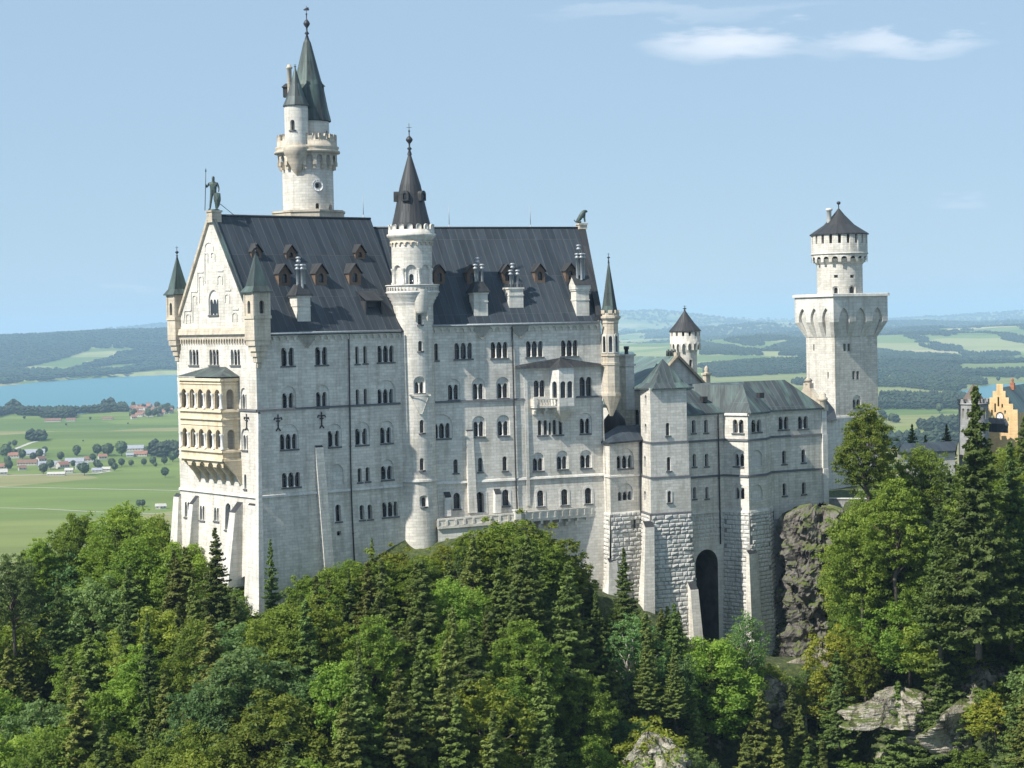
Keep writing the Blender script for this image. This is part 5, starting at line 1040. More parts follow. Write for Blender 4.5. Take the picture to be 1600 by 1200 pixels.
mb = MB(); mb.face([Vector((*p, zpt-.1)) for p in top]); mb.build('platform', [SMOOTH], qt)
cD_ = v2(P(1312, 430, cT.y)); kk = cT.y/FP; z_ = lambda y: P(1312, y, cT.y-4).z; rk = lambda a: a*kk
S = Cyl(cD_, rk(35.3)); F = Face(S, qt); cc = 2*PI*S.R
for cx in (1306, 1331.7): F.win(cx, 429.5, 434, 1, 6, kind='rect', sill=False)
F.win(1306, 449, 461, 1, 6, sill=False, surround=.25); F.win(1331.7, 447, 461, 1, 7.2, sill=False, surround=.25)
F.wall([(-cc/2, z_(470)), (cc/2, z_(470)), (cc/2, z_(408)), (-cc/2, z_(408))], 'drum', mats=[LIME])
S = Cyl(cD_, rk(43.5)); cc = 2*PI*S.R; mb = MB(); ns = 20; hs = [arch(-cc/2+cc*(i+.5)/ns, z_(380), z_(366), .55, kind='rect') for i in range(ns)]; panel(mb, S, [(-cc/2, z_(396)), (cc/2, z_(396)), (cc/2, z_(364.5)), (-cc/2, z_(364.5))], hs)
for h in hs: rim(mb, S, h, 0, -.5); panel(mb, S, h, [], -.5, 1)
scallop(mb, S, -cc/2, cc/2, z_(397), z_(409), cc/19, -.05, frac=.66); mb.lathe(cD_, [(rk(35.2), z_(413)), (rk(37), z_(411)), (rk(42), z_(404))], 48); mb.lathe(cD_, [(rk(43.5), z_(397)), (rk(44.6), z_(396.5)), (rk(44.6), z_(395)), (rk(43.5), z_(394))], 48); mb.build('battlement', [LIME, DARKIN], qt)
mb = MB(); mb.lathe(cD_, [(rk(45.8), z_(366)), (rk(45.8), z_(364.5)), (rk(24), z_(350)), (rk(9), z_(334)), (.15, z_(324))], 24, sm=False); mb.build('conical_roof', [ROOF2], qt)
mb = MB(); mb.lathe(cD_, [(.1, z_(326)), (.08, z_(318)), (.28, z_(317)), (.4, z_(315)), (.28, z_(313)), (0, z_(312.3))], 10); mb.build('finial', [PIPE], qt)
c = cD_+Vector((-rk(16), -rk(6))); mb = MB(); mb.lathe(c, [(.42, z_(350)), (.42, z_(328)), (.62, z_(327)), (.62, z_(324)), (.35, z_(323.5)), (0, z_(323))], 10); mb.build('chimney', [SMOOTH], qt)
# low connecting building between wing and gate tower
cn = thing('connecting_building', (*pp(1300, 325), 165), 'low pale building with small dark roof between residence wing and square gate tower', 'building')
S = Wall(pp(1284, 322), pp(1330, 330)); F = Face(S, cn); F.wall([(0, 160), (S.L, 160), (S.L, P(1300, 655, 325).z), (0, P(1300, 655, 325).z)], 'wall', mats=[SMOOTH])
mb = MB(); mb.face((P(1283, 658, 321), P(1308, 657, 325), P(1304, 640, 334), P(1284, 615, 334))); mb.build('roof', [ROOF], cn)

# ================================================================== terrace with balustrade in front of the palace
tr = thing('terrace', (*v2(SR.M(12, 0, 3)), 165), 'long stone terrace with solid parapet along the foot of the palace front', 'terrace')
ta = v2(P(684, 815, SR.M(3, 0).y-2.2)); tb = v2(P(808, 806, SR.M(14, 0).y-3.2)); tc_ = v2(P(936, 795, 286.8)); td = k0
zt0, zt1, zt2 = P(690, 811, ta.y).z, P(808, 801, tb.y).z, P(936, 791, tc_.y).z
for (a, b_, z0, z1, hs) in ((ta, tb, zt0, zt1, 1), (tb, tc_, zt1, zt2, 2)):
    S = Wall(a, b_); mb = MB(); f = lambda s: z0+(z1-z0)*s/S.L
    for d0, d1, dz0, dz1 in ((.12, -.25, 0, -.25), (.06, -.2, -.25, -1.05), (.18, -.3, -1.05, -1.45)):
        A = [S.M(0, f(0)+dz1, d0), S.M(S.L, f(S.L)+dz1, d0), S.M(S.L, f(S.L)+dz0, d0), S.M(0, f(0)+dz0, d0)]; B_ = [S.M(0, f(0)+dz1, d1), S.M(S.L, f(S.L)+dz1, d1), S.M(S.L, f(S.L)+dz0, d1), S.M(0, f(0)+dz0, d1)]
        mb.face(A); mb.face(B_[::-1]); mb.face((A[3], A[2], B_[2], B_[3])); mb.face((B_[0], B_[1], A[1], A[0])); mb.face((A[0], A[3], B_[3], B_[0])); mb.face((A[1], B_[1], B_[2], A[2]))
    n = int(S.L/1.3)
    for i in range(n+1): s = S.L*i/n; mb.box(v2(S.M(s, 0, .12)), S.u, S.n, .3, .16, f(s)-1.05, f(s)-.25)
    mb.build('parapet', [CREAM], tr)
    fb = MB(); bk0, bk1 = S.M(0, f(0)-1.2, -6), S.M(S.L, f(S.L)-1.2, -6); fb.face((S.M(0, f(0)-1.2, 0), S.M(S.L, f(S.L)-1.2, 0), bk1, bk0)); fb.build('paving', [SMOOTH], tr)
    wl = MB(); ind = .15 if hs == 1 else 1.3; S2 = Wall(a, b_, lambda z: max(0, 166-z)*.04*(z > 100), -ind); o = [(0, 145), (S2.L, 145), (S2.L, z1-1.3), (0, z0-1.3)]; panel(wl, S2, o, []); wl.build('retaining_wall', [SMOOTH if hs == 1 else LIME], tr)
    if hs == 2:
        for i in range(9):
            s = S.L*(i+.6)/9; mb = MB(); mb.box(v2(S.M(s, 0, -.6)), S.u, S.n, .42, 1.4, f(s)-1.9, f(s)-1.45); mb.box(v2(S.M(s, 0, -.85)), S.u, S.n, .42, .9, f(s)-2.5, f(s)-1.9); mb.build('corbel', [SMOOTH], tr)
        mb = MB(); mb.face((S.M(0, f(0)-1.45, 0), S.M(0, f(0)-1.45, -1.4), S.M(S.L, f(S.L)-1.45, -1.4), S.M(S.L, f(S.L)-1.45, 0))); mb.build('walkway_slab', [SMOOTH], tr)
c = tb; mb = MB(); mb.box(c, RU, RN, .9, .9, 155, zt1+.25); mb.box(c, RU, RN, 1.1, 1.1, zt1+.25, zt1+.45); mb.build('pier', [SMOOTH], tr)

# ================================================================== gatehouse, grey turret and low roofed range, far right
D1_ = 372; g0 = pp(1546, D1_+2.5, 640); g1 = pp(1590, D1_, 640)
gh = thing('yellow_gatehouse', (*g1, 160), 'yellow brick gatehouse with stepped gable and round clock at the right edge', 'building')
S = Wall(g0, g1); z = lambda y: P(1566, y, D1_+1).z; X = lambda x: S.px(x, 650)[0]
steps = [(X(1544), z(800)), (X(1590), z(800)), (X(1590), z(640)), (X(1583), z(640)), (X(1583), z(631)), (X(1576.5), z(631)), (X(1576.5), z(621)), (X(1571.5), z(621)), (X(1571.5), z(611)), (X(1567.5), z(611)), (X(1567.5), z(600)), (X(1557.5), z(600)), (X(1557.5), z(611)), (X(1551.5), z(611)), (X(1551.5), z(621)), (X(1546.5), z(621)), (X(1546.5), z(632)), (X(1541), z(632)), (X(1541), z(645)), (X(1538), z(645)), (X(1538), z(800))]
F = Face(S, gh, YEL)
for cx, yt, yb in ((1550, 640, 655), (1555, 630, 644), (1560, 620, 635), (1566, 631, 637), (1570.5, 641, 647), (1575.5, 652, 658)): F.win(cx, yt, yb, 1, 2.6, 0, sill=False, depth=.25, glass=False)
F.win(1588, 700, 716, 1, 4)
ax, az = S.px(1562.5, 651); ck = [(ax+.62*math.cos(2*PI*i/20), az+.72*math.sin(2*PI*i/20)) for i in range(20)]
F.wall(steps, 'stepped_gable_wall', mats=[YEL]); mb = MB(); panel(mb, S, ck, [], .08); rim(mb, S, ck, .08, 0); clk = mb.build('clock_face', [WHITE], gh)
mb = MB(); big = [(ax+(a-ax)*1.28, az+(b_-az)*1.28) for a, b_ in ck]; panel(mb, S, big, [ck], .12); rim(mb, S, big, .12, 0); mb.build('clock_ring', [CLOCKB], clk)
mb = MB()
for i in range(12): t = 2*PI*i/12; q = (ax+.5*math.sin(t), az+.58*math.cos(t)); panel(mb, S, [(q[0]-.03, q[1]-.06), (q[0]+.03, q[1]-.06), (q[0]+.03, q[1]+.06), (q[0]-.03, q[1]+.06)], [], .10)
for t, l_ in ((R_(150), .35), (R_(-30), .5)): q = (ax+l_*math.sin(t), az+l_*math.cos(t)); mb.tube([S.M(ax, az, .12), S.M(*q, .12)], .035, 4)
mb.build('clock_hands', [CLOCKB], clk)
mb = MB(); gn2 = -S.n; ridge0 = S.M(X(1562.5), z(606), 0); qd = lambda s, zz, d: S.M(s, zz, -d)
mb.face((qd(X(1589), z(648), .4), qd(X(1589), z(648), 24), qd(X(1562.5), z(606), 24), qd(X(1562.5), z(606), .4))); mb.face((qd(X(1539), z(652), 24), qd(X(1539), z(652), .4), qd(X(1562.5), z(606), .4), qd(X(1562.5), z(606), 24))); mb.build('roof', [COPP], gh)
Sx = Wall(g1, g1+gn2*24); F = Face(Sx, gh, YEL); F.wall([(0, z(800)), (24, z(800)), (24, z(646)), (0, z(646))], 'side_wall', mats=[YEL])
c = v2(S.M(X(1566), 0, -9)); zq = lambda y: P(1579, y, c.y).z; mb = MB(); mb.box(c, S.u, S.n, .9, .9, z(612), z(601)); mb.lathe(c, [(.3, z(601)), (.2, z(598)), (.35, z(596)), (.1, z(594)), (0, z(592))], 8); mb.build('chimney', [REDB], gh)
mb = MB(); a = P(1545, 661, 368); b_ = P(1576, 663, 367); mb.face((a, b_, b_+Vector((0, 2, 1)), a+Vector((0, 2, 1)))); mb.face((a-Vector((0, 0, .3)), b_-Vector((0, 0, .3)), b_, a)); mb.face((a-Vector((0, -.4, 1.7)), b_-Vector((0, -.4, 1.7)), b_-Vector((0, -.4, .2)), a-Vector((0, -.4, .2)))); mb.build('porch_roof', [ROOF], gh)
gc = v2(P(1521, 640, 366)); k = 366/FP; z = lambda y: P(1521, y, 364).z; GREY = stone('grey_ashlar', (.34, .34, .33), (.28, .28, .275), (.2, .2, .2)); gr = thing('grey_gate_turret', (*gc, 165), 'grey round battlemented turret with a brown cone roof behind the tallest spruce', 'tower')
S = Cyl(gc, 23*k); cc = 2*PI*S.R; F = Face(S, gr); 
for i in range(16): F.holes.append(arch(-cc/2+cc*(i+.5)/16, z(655), z(638), cc/16*.5))
for h in list(F.holes): g = MB(); rim(g, S, h, 0, -.4); panel(g, S, h, [], -.4, 1); g.build('blind_arch', [CREAM, GROUT], gr) if abs(h[0][0]) < cc*.3 else None
F.wall([(-cc/2, z(760)), (cc/2, z(760)), (cc/2, z(632)), (-cc/2, z(632))], 'wall', mats=[GREY]); mb = MB(); S2 = Cyl(gc, 24.5*k); cc = 2*PI*S2.R
mb.lathe(gc, [(23*k, z(633)), (24.6*k, z(632)), (24.6*k, z(630)), (22*k, z(630))], 32)
for i in range(12): a = -cc/2+cc*i/12; o = [(a-cc/40, z(630)), (a+cc/40, z(630)), (a+cc/40, z(623.5)), (a-cc/40, z(623.5))]; panel(mb, S2, o, []); rim(mb, S2, o, 0, -.5); panel(mb, S2, o[::-1], [], -.5)
mb.build('battlement', [GREY], gr); mb = MB(); mb.lathe(gc, [(16*k, z(632)), (16*k, z(624)), (.1, z(601))], 16, sm=False); mb.build('conical_roof', [simple('brown_tiles', (.13, .10, .085), .8)], gr)
lr = thing('low_roofed_range', (*pp(1450, 352), 160), 'long low building with dark slate roof, over the trees right of the gate tower', 'building')
a, b_ = P(1403, 707, 350), P(1493, 704, 354); c, d = P(1410, 693, 357), P(1497, 689, 361); mb = MB(); mb.face((a, b_, d, c)); mb.face((c, d, d+Vector((1, 6, -3)), c+Vector((-1, 6, -3)))); dn = Vector((0, 0, -.3)); mb.face((a+dn, b_+dn, b_, a)); mb.build('roof', [ROOF], lr)
mb = MB(); o = Vector((0, .5, 0)); z5 = Vector((0, 0, -14)); mb.face((a+o+z5, b_+o+z5, b_+o, a+o)); mb.face((a+o+z5, a+o, c+o, c+o+z5)); mb.build('wall', [LIME], lr)

# paved court and retaining wall right of the wing
zct = P(1300, 784, 306).z; mb = MB(); c_pts = [P(1288, 784, 305), P(1340, 788, 303), P(1352, 770, 335), P(1292, 765, 335)]; mb.face([Vector((p.x, p.y, zct)) for p in c_pts]); co = mb.build('courtyard_pavement', [simple('pale_gravel', (.52, .50, .45), .95)]); tag(co, kind='structure')
rwl = thing('retaining_wall', (*v2(c_pts[0]), zct-4), 'low grey retaining wall of the courtyard right of the residence wing, above the cliff', 'wall'); S = Wall(v2(c_pts[0])+Vector((-.5, -.15)), v2(c_pts[1])+Vector((1.5, -.15)), lambda z: max(0, zct-z)*.06*(z > 100)); mb = MB(); panel(mb, S, [(0, zct-9), (S.L, zct-12), (S.L, zct+.6), (0, zct+.6)], []); rim(mb, S, [(0, zct+.1), (S.L, zct+.1), (S.L, zct+.6), (0, zct+.6)], 0, -.5); mb.build('wall', [GREY], rwl); mb = MB(); mb.box(v2(S.M(S.L/2, zct, -.2)), S.u, S.n, S.L+.2, .8, zct+.6, zct+.75); mb.build('coping', [SMOOTH], rwl)
# ================================================================== castle hill
def npmesh(name, V, F, m, kind=None, uv=False, smooth=False, label=None):
    me = bpy.data.meshes.new(name); V = np.asarray(V, 'f'); F = np.asarray(F, 'i'); k = F.shape[1]
    me.vertices.add(len(V)); me.vertices.foreach_set('co', V.ravel()); me.loops.add(F.size); me.loops.foreach_set('vertex_index', F.ravel())
    me.polygons.add(len(F)); me.polygons.foreach_set('loop_start', np.arange(0, F.size, k, dtype='i')); me.polygons.foreach_set('loop_total', np.full(len(F), k, 'i')); me.polygons.foreach_set('use_smooth', np.full(len(F), smooth))
    me.update(calc_edges=True); me.validate()
    for q in (m if isinstance(m, (list, tuple)) else [m]): me.materials.append(q)
    o = bpy.data.objects.new(name, me); C.objects.link(o); tag(o, label, None, None, kind); return o
def grid(name, X, Y, Z, m, kind='structure', smooth=True):
    r, c = X.shape; V = np.stack([X, Y, Z], -1).reshape(-1, 3); i = np.arange(r*c).reshape(r, c); F = np.stack([i[:-1, :-1], i[:-1, 1:], i[1:, 1:], i[1:, :-1]], -1).reshape(-1, 4); return npmesh(name, V, F, m, kind, smooth=smooth)
_perm = rng.integers(0, 1 << 30, 4096)
def vnoise(x, y, seed=0):
    x = np.asarray(x, float); y = np.asarray(y, float); xi = np.floor(x).astype(int); yi = np.floor(y).astype(int); fx = x-xi; fy = y-yi; fx = fx*fx*(3-2*fx); fy = fy*fy*(3-2*fy)
    h = lambda a, b: ((_perm[(a*73+seed*191) & 4095] ^ _perm[(b*37+seed*57) & 4095])*2654435761 & 0xffffff)/0xffffff
    return (h(xi, yi)*(1-fx)+h(xi+1, yi)*fx)*(1-fy)+(h(xi, yi+1)*(1-fx)+h(xi+1, yi+1)*fx)*fy
def fbm(x, y, o=4, seed=0):
    t = 0; a = .5
    for k in range(o): t = t+a*vnoise(x*2**k, y*2**k, seed+k); a *= .5
    return t
CX = [-130, -95, -75, -60, -48, -35, -25, -14.5, -9, 0, 6.6, 12, 20, 26.5, 33, 39, 47, 54, 62, 75, 95, 130]
CY = [275, 285, 288, 288, 279, 259, 266, 271, 273, 274, 277, 280, 281, 282, 284, 285, 287, 282, 266, 256, 250, 245]
CH = [135, 143, 150, 156, 160, 161, 165.5, 167.5, 169.5, 170.5, 166, 160.5, 158, 152, 150, 148.5, 148, 153, 159, 161, 162, 163]
def hill(x, y):
    x = np.asarray(x, float); y = np.asarray(y, float); yc = np.interp(x, CX, CY); zc = np.interp(x, CX, CH)
    sl = np.interp(x, [-130, -60, -20, 20, 55, 100], [.35, .42, .55, .72, .75, .62]); d = yc-y
    front = zc-sl*d-np.clip(d-60, 0, None)*.35+np.clip(d, 0, 10)*.0
    back_top = np.interp(x, [-60, -38, -28, 130], [0, 0, 1, 1])*(171-zc)
    rise = np.interp(x, [-60, 45, 50, 60, 80], [3, 3, 6, 18, 40]); r0 = np.interp(x, [-34, -14, -6, 3, 14, 49, 54], [1, 2, 3, 14, 22, 22, 1]); back = zc+back_top*np.clip((-d-r0)/rise, 0, 1)-np.clip(-d-np.interp(x, [-60, -40, -20, 130], [6, 14, 70, 90]), 0, None)*.75
    z = np.where(d > 0, front, back); bump = (fbm(x*.09, y*.09, 4, 3)-.47)*5*np.clip(np.abs(d-(-1))/6, 0, 1); return np.maximum(z+np.where(d > 0, bump, bump*.1), -3)
gx = np.concatenate([np.linspace(-700, -140, 30), np.linspace(-136, 136, 190), np.linspace(140, 700, 30)]); gy = np.concatenate([np.linspace(60, 178, 30), np.linspace(180, 345, 120), np.linspace(350, 900, 60)])
GX, GY = np.meshgrid(gx, gy)
m, t, b = mat('hillside_ground'); g = NG(t); w_ = g.coord('World'); n1 = g.noise(w_, .12, 7, .65); n2 = g.noise(w_, 1.4, 5, .6); ge = g.n('NewGeometry'); sp_ = g.n('SeparateXYZ'); g.l(ge.outputs['Normal'], sp_.inputs[0])
c = g.ramp(n2, [(.3, (.02, .028, .010)), (.5, (.05, .07, .018)), (.7, (.10, .115, .035))]); c2m = g.ramp(n2, [(.3, (.14, .12, .09)), (.6, (.38, .35, .28))]); g.l(g.mix(g.ramp(n1, [(.60, g3(0)), (.66, g3(1))]), c, c2m), b.inputs['Base Color']); b.inputs['Roughness'].default_value = 1; g.bump(n2, 1, .4); HILLM = m
grid('hillside', GX, GY, hill(GX, GY), HILLM)
# ------------------------------------------------------------------ cliffs: noisy rock bodies
def vor(p): q = noise.voronoi(p)[0]; return min(1, q[1]-q[0])
def cliff(name, cx, cy, z0, z1, rx, ry, seed, m=ROCK, nseg=70, nz=46, taper=.25, lean=0, kind='structure', label=None, cat=None, mound=False):
    V = []; rn = random.Random(seed); ox = rn.uniform(0, 99)
    for j in range(nz+1):
        f = j/nz; z = z0+(z1-z0)*f; k = (1-taper*f)*(1 if f < .86 else math.sqrt(max(0, 1-((f-.86)/.145)**2))) if not mound else max(0, 1-f**2.6)**.6
        for i in range(nseg):
            t = 2*PI*i/nseg; x = math.cos(t)*rx; y = math.sin(t)*ry; p = Vector((x*.2+ox, y*.2, z*.16)); r = 1+(.8 if mound else .3)*noise.fractal(p, 1.0, 2.0, 4)+.16*noise.fractal(p*3.2, .9, 2.0, 4)+.05*abs(noise.noise(p*9))+(.34 if mound else .22)*(vor(p*1.5)-.3)+.08*(vor(p*5)-.3); st = .05*math.floor(noise.noise(Vector((x*.3+ox, y*.3, z*.55+ox)))*6)+.045*math.floor(noise.noise(Vector((x*.9, y*.9+ox, z*.9)))*4)
            V.append((cx+x*k*(r+st)+lean*f, cy+y*k*(r+st), z+.5*noise.noise(p*4)))
    F = [(j*nseg+i, j*nseg+(i+1) % nseg, (j+1)*nseg+(i+1) % nseg, (j+1)*nseg+i) for j in range(nz) for i in range(nseg)]
    V.append((cx+lean, cy, z1)); o = npmesh(name, V, F, m, kind, smooth=False)
    if label: o['label'] = label; o['category'] = cat
    return o
cliff('cliff', 46.7, 296, 136, 171.3, 6.0, 7.0, 3, lean=.2, nseg=120, nz=100, taper=.06)
cliff('cliff', 52.5, 296, 134, 166, 6, 6, 8, m=ROCK, nseg=80, nz=60)
for i, (x, y, D, rx, h, lab) in enumerate(((1015, 1160, 238, 3.0, 6.5, 'pale rock outcrop below the residence wing near the bottom edge'), (1405, 1085, 257, 3.4, 4, 'pale rock face between the spruces under the right hillside'), (1545, 1060, 253, 5.5, 9, 'large pale rock face low at the right edge'), (1180, 1060, 274, 3.5, 8, 'pale rock behind the birch at the foot of the rusticated base'), (872, 948, 268, 1.8, 5, 'narrow grey rock left of the retaining wall foot'), (1285, 1030, 286, 4, 8, 'grey rock ledge below the main cliff'))):
    p = P(x, y, D); cliff('rock_outcrop', p.x, D+rx*.5, p.z-h*1.1, p.z+h*.15, rx*1.5, rx*1.1, 20+i, m=PALE, nseg=60, nz=40, mound=True, kind=None, label=lab, cat='rock')
# ------------------------------------------------------------------ trees
def quads_mesh(name, Cn, A, B, tone, m, parent=None):
    """leaf quads: centres, half-axes A, B"""
    n = len(Cn); V = np.stack([Cn-A, Cn-B*.7, Cn+A, Cn+B], 1).reshape(-1, 3); F = np.arange(4*n).reshape(n, 4); o = npmesh(name, V, F, m); me = o.data
    at = me.attributes.new('tone', 'FLOAT', 'FACE'); at.data.foreach_set('value', np.asarray(tone, 'f')); o.parent = parent; return o
def rotdirs(n): v = rng.normal(size=(n, 3)); return v/np.linalg.norm(v, axis=1, keepdims=True)
def leafquads(Cn, nrm, size):
    n = len(Cn); r = rotdirs(n); A = np.cross(nrm, r); A /= np.linalg.norm(A, axis=1, keepdims=True)+1e-9; B = np.cross(nrm, A); s = size*rng.uniform(.6, 1.3, (n, 1)); return A*s, B*s*.62
def mk_broad(name, H=14, Wd=10, lobes=26, per=900, m=LEAF, leaf=.18, cb=.22, seed=0, sparse=1.0, bark=BARK, flat=.8):
    global rng
    rng = np.random.default_rng(seed+50); root = bpy.data.objects.new(name, None); C.objects.link(root); rn = random.Random(seed)
    tr_ = MB(); hh = H*.8; bend = [Vector((rn.uniform(-.3, .3)*k, rn.uniform(-.3, .3)*k, hh*k/5)) for k in range(6)]; bend[0] = Vector((0, 0, -1.5)); tr_.tube(bend, [H*.022, H*.02, H*.017, H*.013, H*.009, .03], 7)
    cs = []
    for i in range(lobes):
        f = (i+.5)/lobes; ph = i*2.399+rn.uniform(-.4, .4); z = H*(cb+(1-cb)*(.08+.84*f)); rad = Wd/2*math.sin(PI*min(.97, .20+.74*f))**.75*rn.uniform(.5, .92)*(1 if f < .92 else .3); r = Wd*.155*rn.uniform(.7, 1.3)
        c = np.array([math.cos(ph)*rad, math.sin(ph)*rad, z]); cs.append((c, r)); tr_.tube([Vector((0, 0, z*.62)), Vector((c[0]*.5, c[1]*.5, z*.85)), Vector(c)], [H*.007, H*.005, .03], 5)
    tr_.build('trunk', [bark], root)
    CC, NN, TT = [], [], []; rn2 = random.Random(seed+5)
    for c, r in cs:
        n = int(per*sparse*(r/(Wd*.155))**2); sub = rotdirs(16)*r*rng.uniform(.5, 1.25, (16, 1)); sub[:, 2] *= 1.15; k = rng.integers(0, 16, n); d = rotdirs(n); d[:, 2] = np.abs(d[:, 2])*1.1-.25; rr_ = r*rng.uniform(.1, .48, (n, 1)); p = c+sub[k]+d*rr_*np.array([1.0, 1.0, .95]); CC.append(p); q = d+np.array([0, 0, .45])+rotdirs(n)*.9; NN.append(q/np.linalg.norm(q, axis=1, keepdims=True)); TT.append(np.clip(rng.uniform(.0, .7, n)+rn2.uniform(-.15, .25)+.15*(p[:, 2]-c[2])/r, 0, 1))
    Cn = np.concatenate(CC); Nn = np.concatenate(NN); A, B = leafquads(Cn, Nn, leaf); quads_mesh('crown', Cn, A, B, np.concatenate(TT), m, root); root['H'] = H; root['W'] = Wd; return root
def mk_conifer(name, H=20, Wd=6.5, whorls=34, m=NEED, seed=0, droop=.35, dens=1.0, cb=.05, irregular=.25):
    global rng
    rng = np.random.default_rng(seed+90); root = bpy.data.objects.new(name, None); C.objects.link(root); rn = random.Random(seed); mb = MB(); mb.tube([Vector((0, 0, -1.5)), Vector((0, 0, H*.5)), Vector((0, 0, H))], [H*.016, H*.009, .02], 7)
    CC, NN, TT = [], [], []
    for w_i in range(whorls):
        f = (w_i+.5)/whorls; z = H*(cb+(1-cb)*f); R0 = Wd/2*(1-f)**.93*(1 if f > .12 else .8)+.12; nb_ = max(5, int(10-4*f)); off_ = rn.uniform(0, 6)
        for k in range(nb_):
            z = H*(cb+(1-cb)*min(.985, max(.01, f+rn.uniform(-1.2, 1.2)/whorls))); ph = off_+2*PI*k/nb_+rn.uniform(-.4, .4); R1 = R0*rn.uniform(1-irregular*1.6, 1+irregular*.6); n = int((14+44*R1)*dens); t = rng.uniform(.08, 1, n)**.8; side = rng.uniform(-1, 1, n)*(.12+.26*R1*(1-t)**.7*np.minimum(1, t*4)); dz = -droop*R1*t+droop*.75*R1*t**3*.9
            x = math.cos(ph)*R1*t-math.sin(ph)*side; y = math.sin(ph)*R1*t+math.cos(ph)*side; zz = z+dz+rng.normal(0, .06, n)-np.abs(side)*.35-rng.uniform(0, .28, n)*(1-t*.5)
            CC.append(np.stack([x, y, zz], 1)); d = np.stack([np.full(n, math.cos(ph)*.35), np.full(n, math.sin(ph)*.35), np.full(n, .9)], 1)+rotdirs(n)*.6; NN.append(d/np.linalg.norm(d, axis=1, keepdims=True)); TT.append(np.clip(t*.7+rng.uniform(-.2, .35, n), 0, 1))
            if w_i % 2 == 0 and R1 > .8: mb.tube([Vector((0, 0, z)), Vector((math.cos(ph)*R1*.6, math.sin(ph)*R1*.6, z-droop*R1*.5))], [.06, .02], 4)
    mb.build('trunk', [BARK], root); Cn = np.concatenate(CC); Nn = np.concatenate(NN); A, B = leafquads(Cn, Nn, .21); quads_mesh('crown', Cn, A, B*1.0, np.concatenate(TT), m, root); root['H'] = H; root['W'] = Wd; return root
BR = [mk_broad('broadleaf_tree', 14, 10.5, 44, 560, seed=1), mk_broad('broadleaf_tree', 15, 9, 42, 600, seed=2), mk_broad('broadleaf_tree', 12, 10, 38, 620, seed=3, cb=.15)]
BY = [mk_broad('broadleaf_tree', 13, 9, 24, 700, LEAFY, seed=4)]; BB = [mk_broad('broadleaf_tree', 13, 9.5, 26, 720, LEAFB, seed=5), mk_broad('broadleaf_tree', 14, 8, 26, 650, LEAFB, seed=6)]
BI = [mk_broad('birch_tree', 15, 8.5, 30, 330, LEAFB, leaf=.16, seed=7, bark=BIRCH)]; BU = [mk_broad('shrub', 5, 5.5, 14, 420, LEAF, leaf=.15, cb=.02, seed=8), mk_broad('shrub', 4.5, 6, 12, 420, LEAFY, leaf=.15, cb=.02, seed=9)]
CO = [mk_conifer('spruce_tree', 20, 9.8, 48, seed=1, irregular=.38), mk_conifer('spruce_tree', 18, 8.2, 32, seed=2, irregular=.38), mk_conifer('spruce_tree', 16, 6.6, 26, seed=3, droop=.2, irregular=.42)]; CL = [mk_conifer('larch_tree', 18, 8.6, 34, NEEDL, seed=5, droop=.15, irregular=.35)]
protos = BR+BY+BB+BI+BU+CO+CL; used = set()
def plant(proto, x, y, z, h, wk=1.0, rz=None):
    k = h/proto['H']; first = proto.name not in used; used.add(proto.name)
    if first: r = proto
    else:
        r = proto.copy(); C.objects.link(r)
        for ch in proto.children: c = ch.copy(); C.objects.link(c); c.parent = r
    rz = random.uniform(0, 6.28) if rz is None else rz; r.location = (x, y, z); r.rotation_euler = (0, 0, rz); r.scale = (k*wk, k*wk, k); return r
CANX = [0, 45, 60, 100, 130, 165, 190, 215, 235, 262, 268, 300, 325, 350, 385, 400, 440, 462, 490, 520, 560, 600, 635, 655, 690, 715, 755, 800, 835, 868, 880, 905, 920, 940, 960, 1003, 1010, 1060, 1075, 1100, 1130, 1200, 1215, 1300, 1308, 1318, 1335, 1350, 1375, 1400, 1410, 1440, 1480, 1500, 1600]
CANY = [868, 850, 838, 843, 808, 842, 797, 800, 830, 812, 858, 843, 845, 880, 925, 955, 930, 918, 890, 888, 876, 868, 870, 876, 858, 838, 832, 822, 822, 845, 868, 888, 905, 912, 900, 950, 955, 935, 1000, 1010, 985, 975, 1042, 1040, 700, 720, 660, 648, 655, 690, 730, 712, 735, 690, 725]
def canopy(x): return float(np.interp(x, CANX, CANY))
trees = []   # (obj, kind, px, py_top, D, h)
def put(kind, px, ytop, D, h=None, yb=None, wk=1.0, pr=None, label=None, rz=None):
    q = P(px, ytop, D); z = float(hill(q.x, D)) if yb is None else P(px, yb, D).z
    H_ = q.z-z+.3
    if h is not None: H_ = min(max(H_, h*.6), h*1.5)
    lst = {'spruce': CO, 'larch': CL, 'broad': BR, 'yellow': BY, 'blue': BB, 'birch': BI, 'shrub': BU}[kind]; p = pr if pr is not None else random.choice(lst); b0 = P(px, (ytop+600)/2, D)
    o = plant(p, q.x, D, z, H_, wk, rz); trees.append([o, kind, px, ytop, D, H_, label]); return o
# hand-placed trees
put('spruce', 336, 826, 246, yb=985, wk=1.0, pr=CO[1], label='dark spruce with a ragged top standing before the sunlit gable foot')
put('spruce', 422, 843, 252, yb=975, wk=.7, pr=CO[2], label='slender dark spruce standing before the shaded palace wall beside its corner')
put('spruce', 581, 842, 262, yb=915, wk=.8, pr=CO[2], label='short spruce at the palace foot, left of the stair tower base')
put('spruce', 974, 858, 266, yb=985, wk=.95, pr=CO[1], label='dark spruce before the rusticated base of the small residence bay')
put('spruce', 1524, 603, 243, yb=1000, wk=.86, pr=CO[0], label='tallest spruce of the scene, before the grey gate turret at far right', rz=1.0)
put('broad', 190, 795, 279, yb=935, wk=1.05, pr=BR[0], label='tall rounded broadleaf tree topping the slope left of the palace')
put('broad', 1352, 643, 272, yb=800, wk=.95, pr=BR[1], label='large bright broadleaf tree before the foot of the square gate tower')
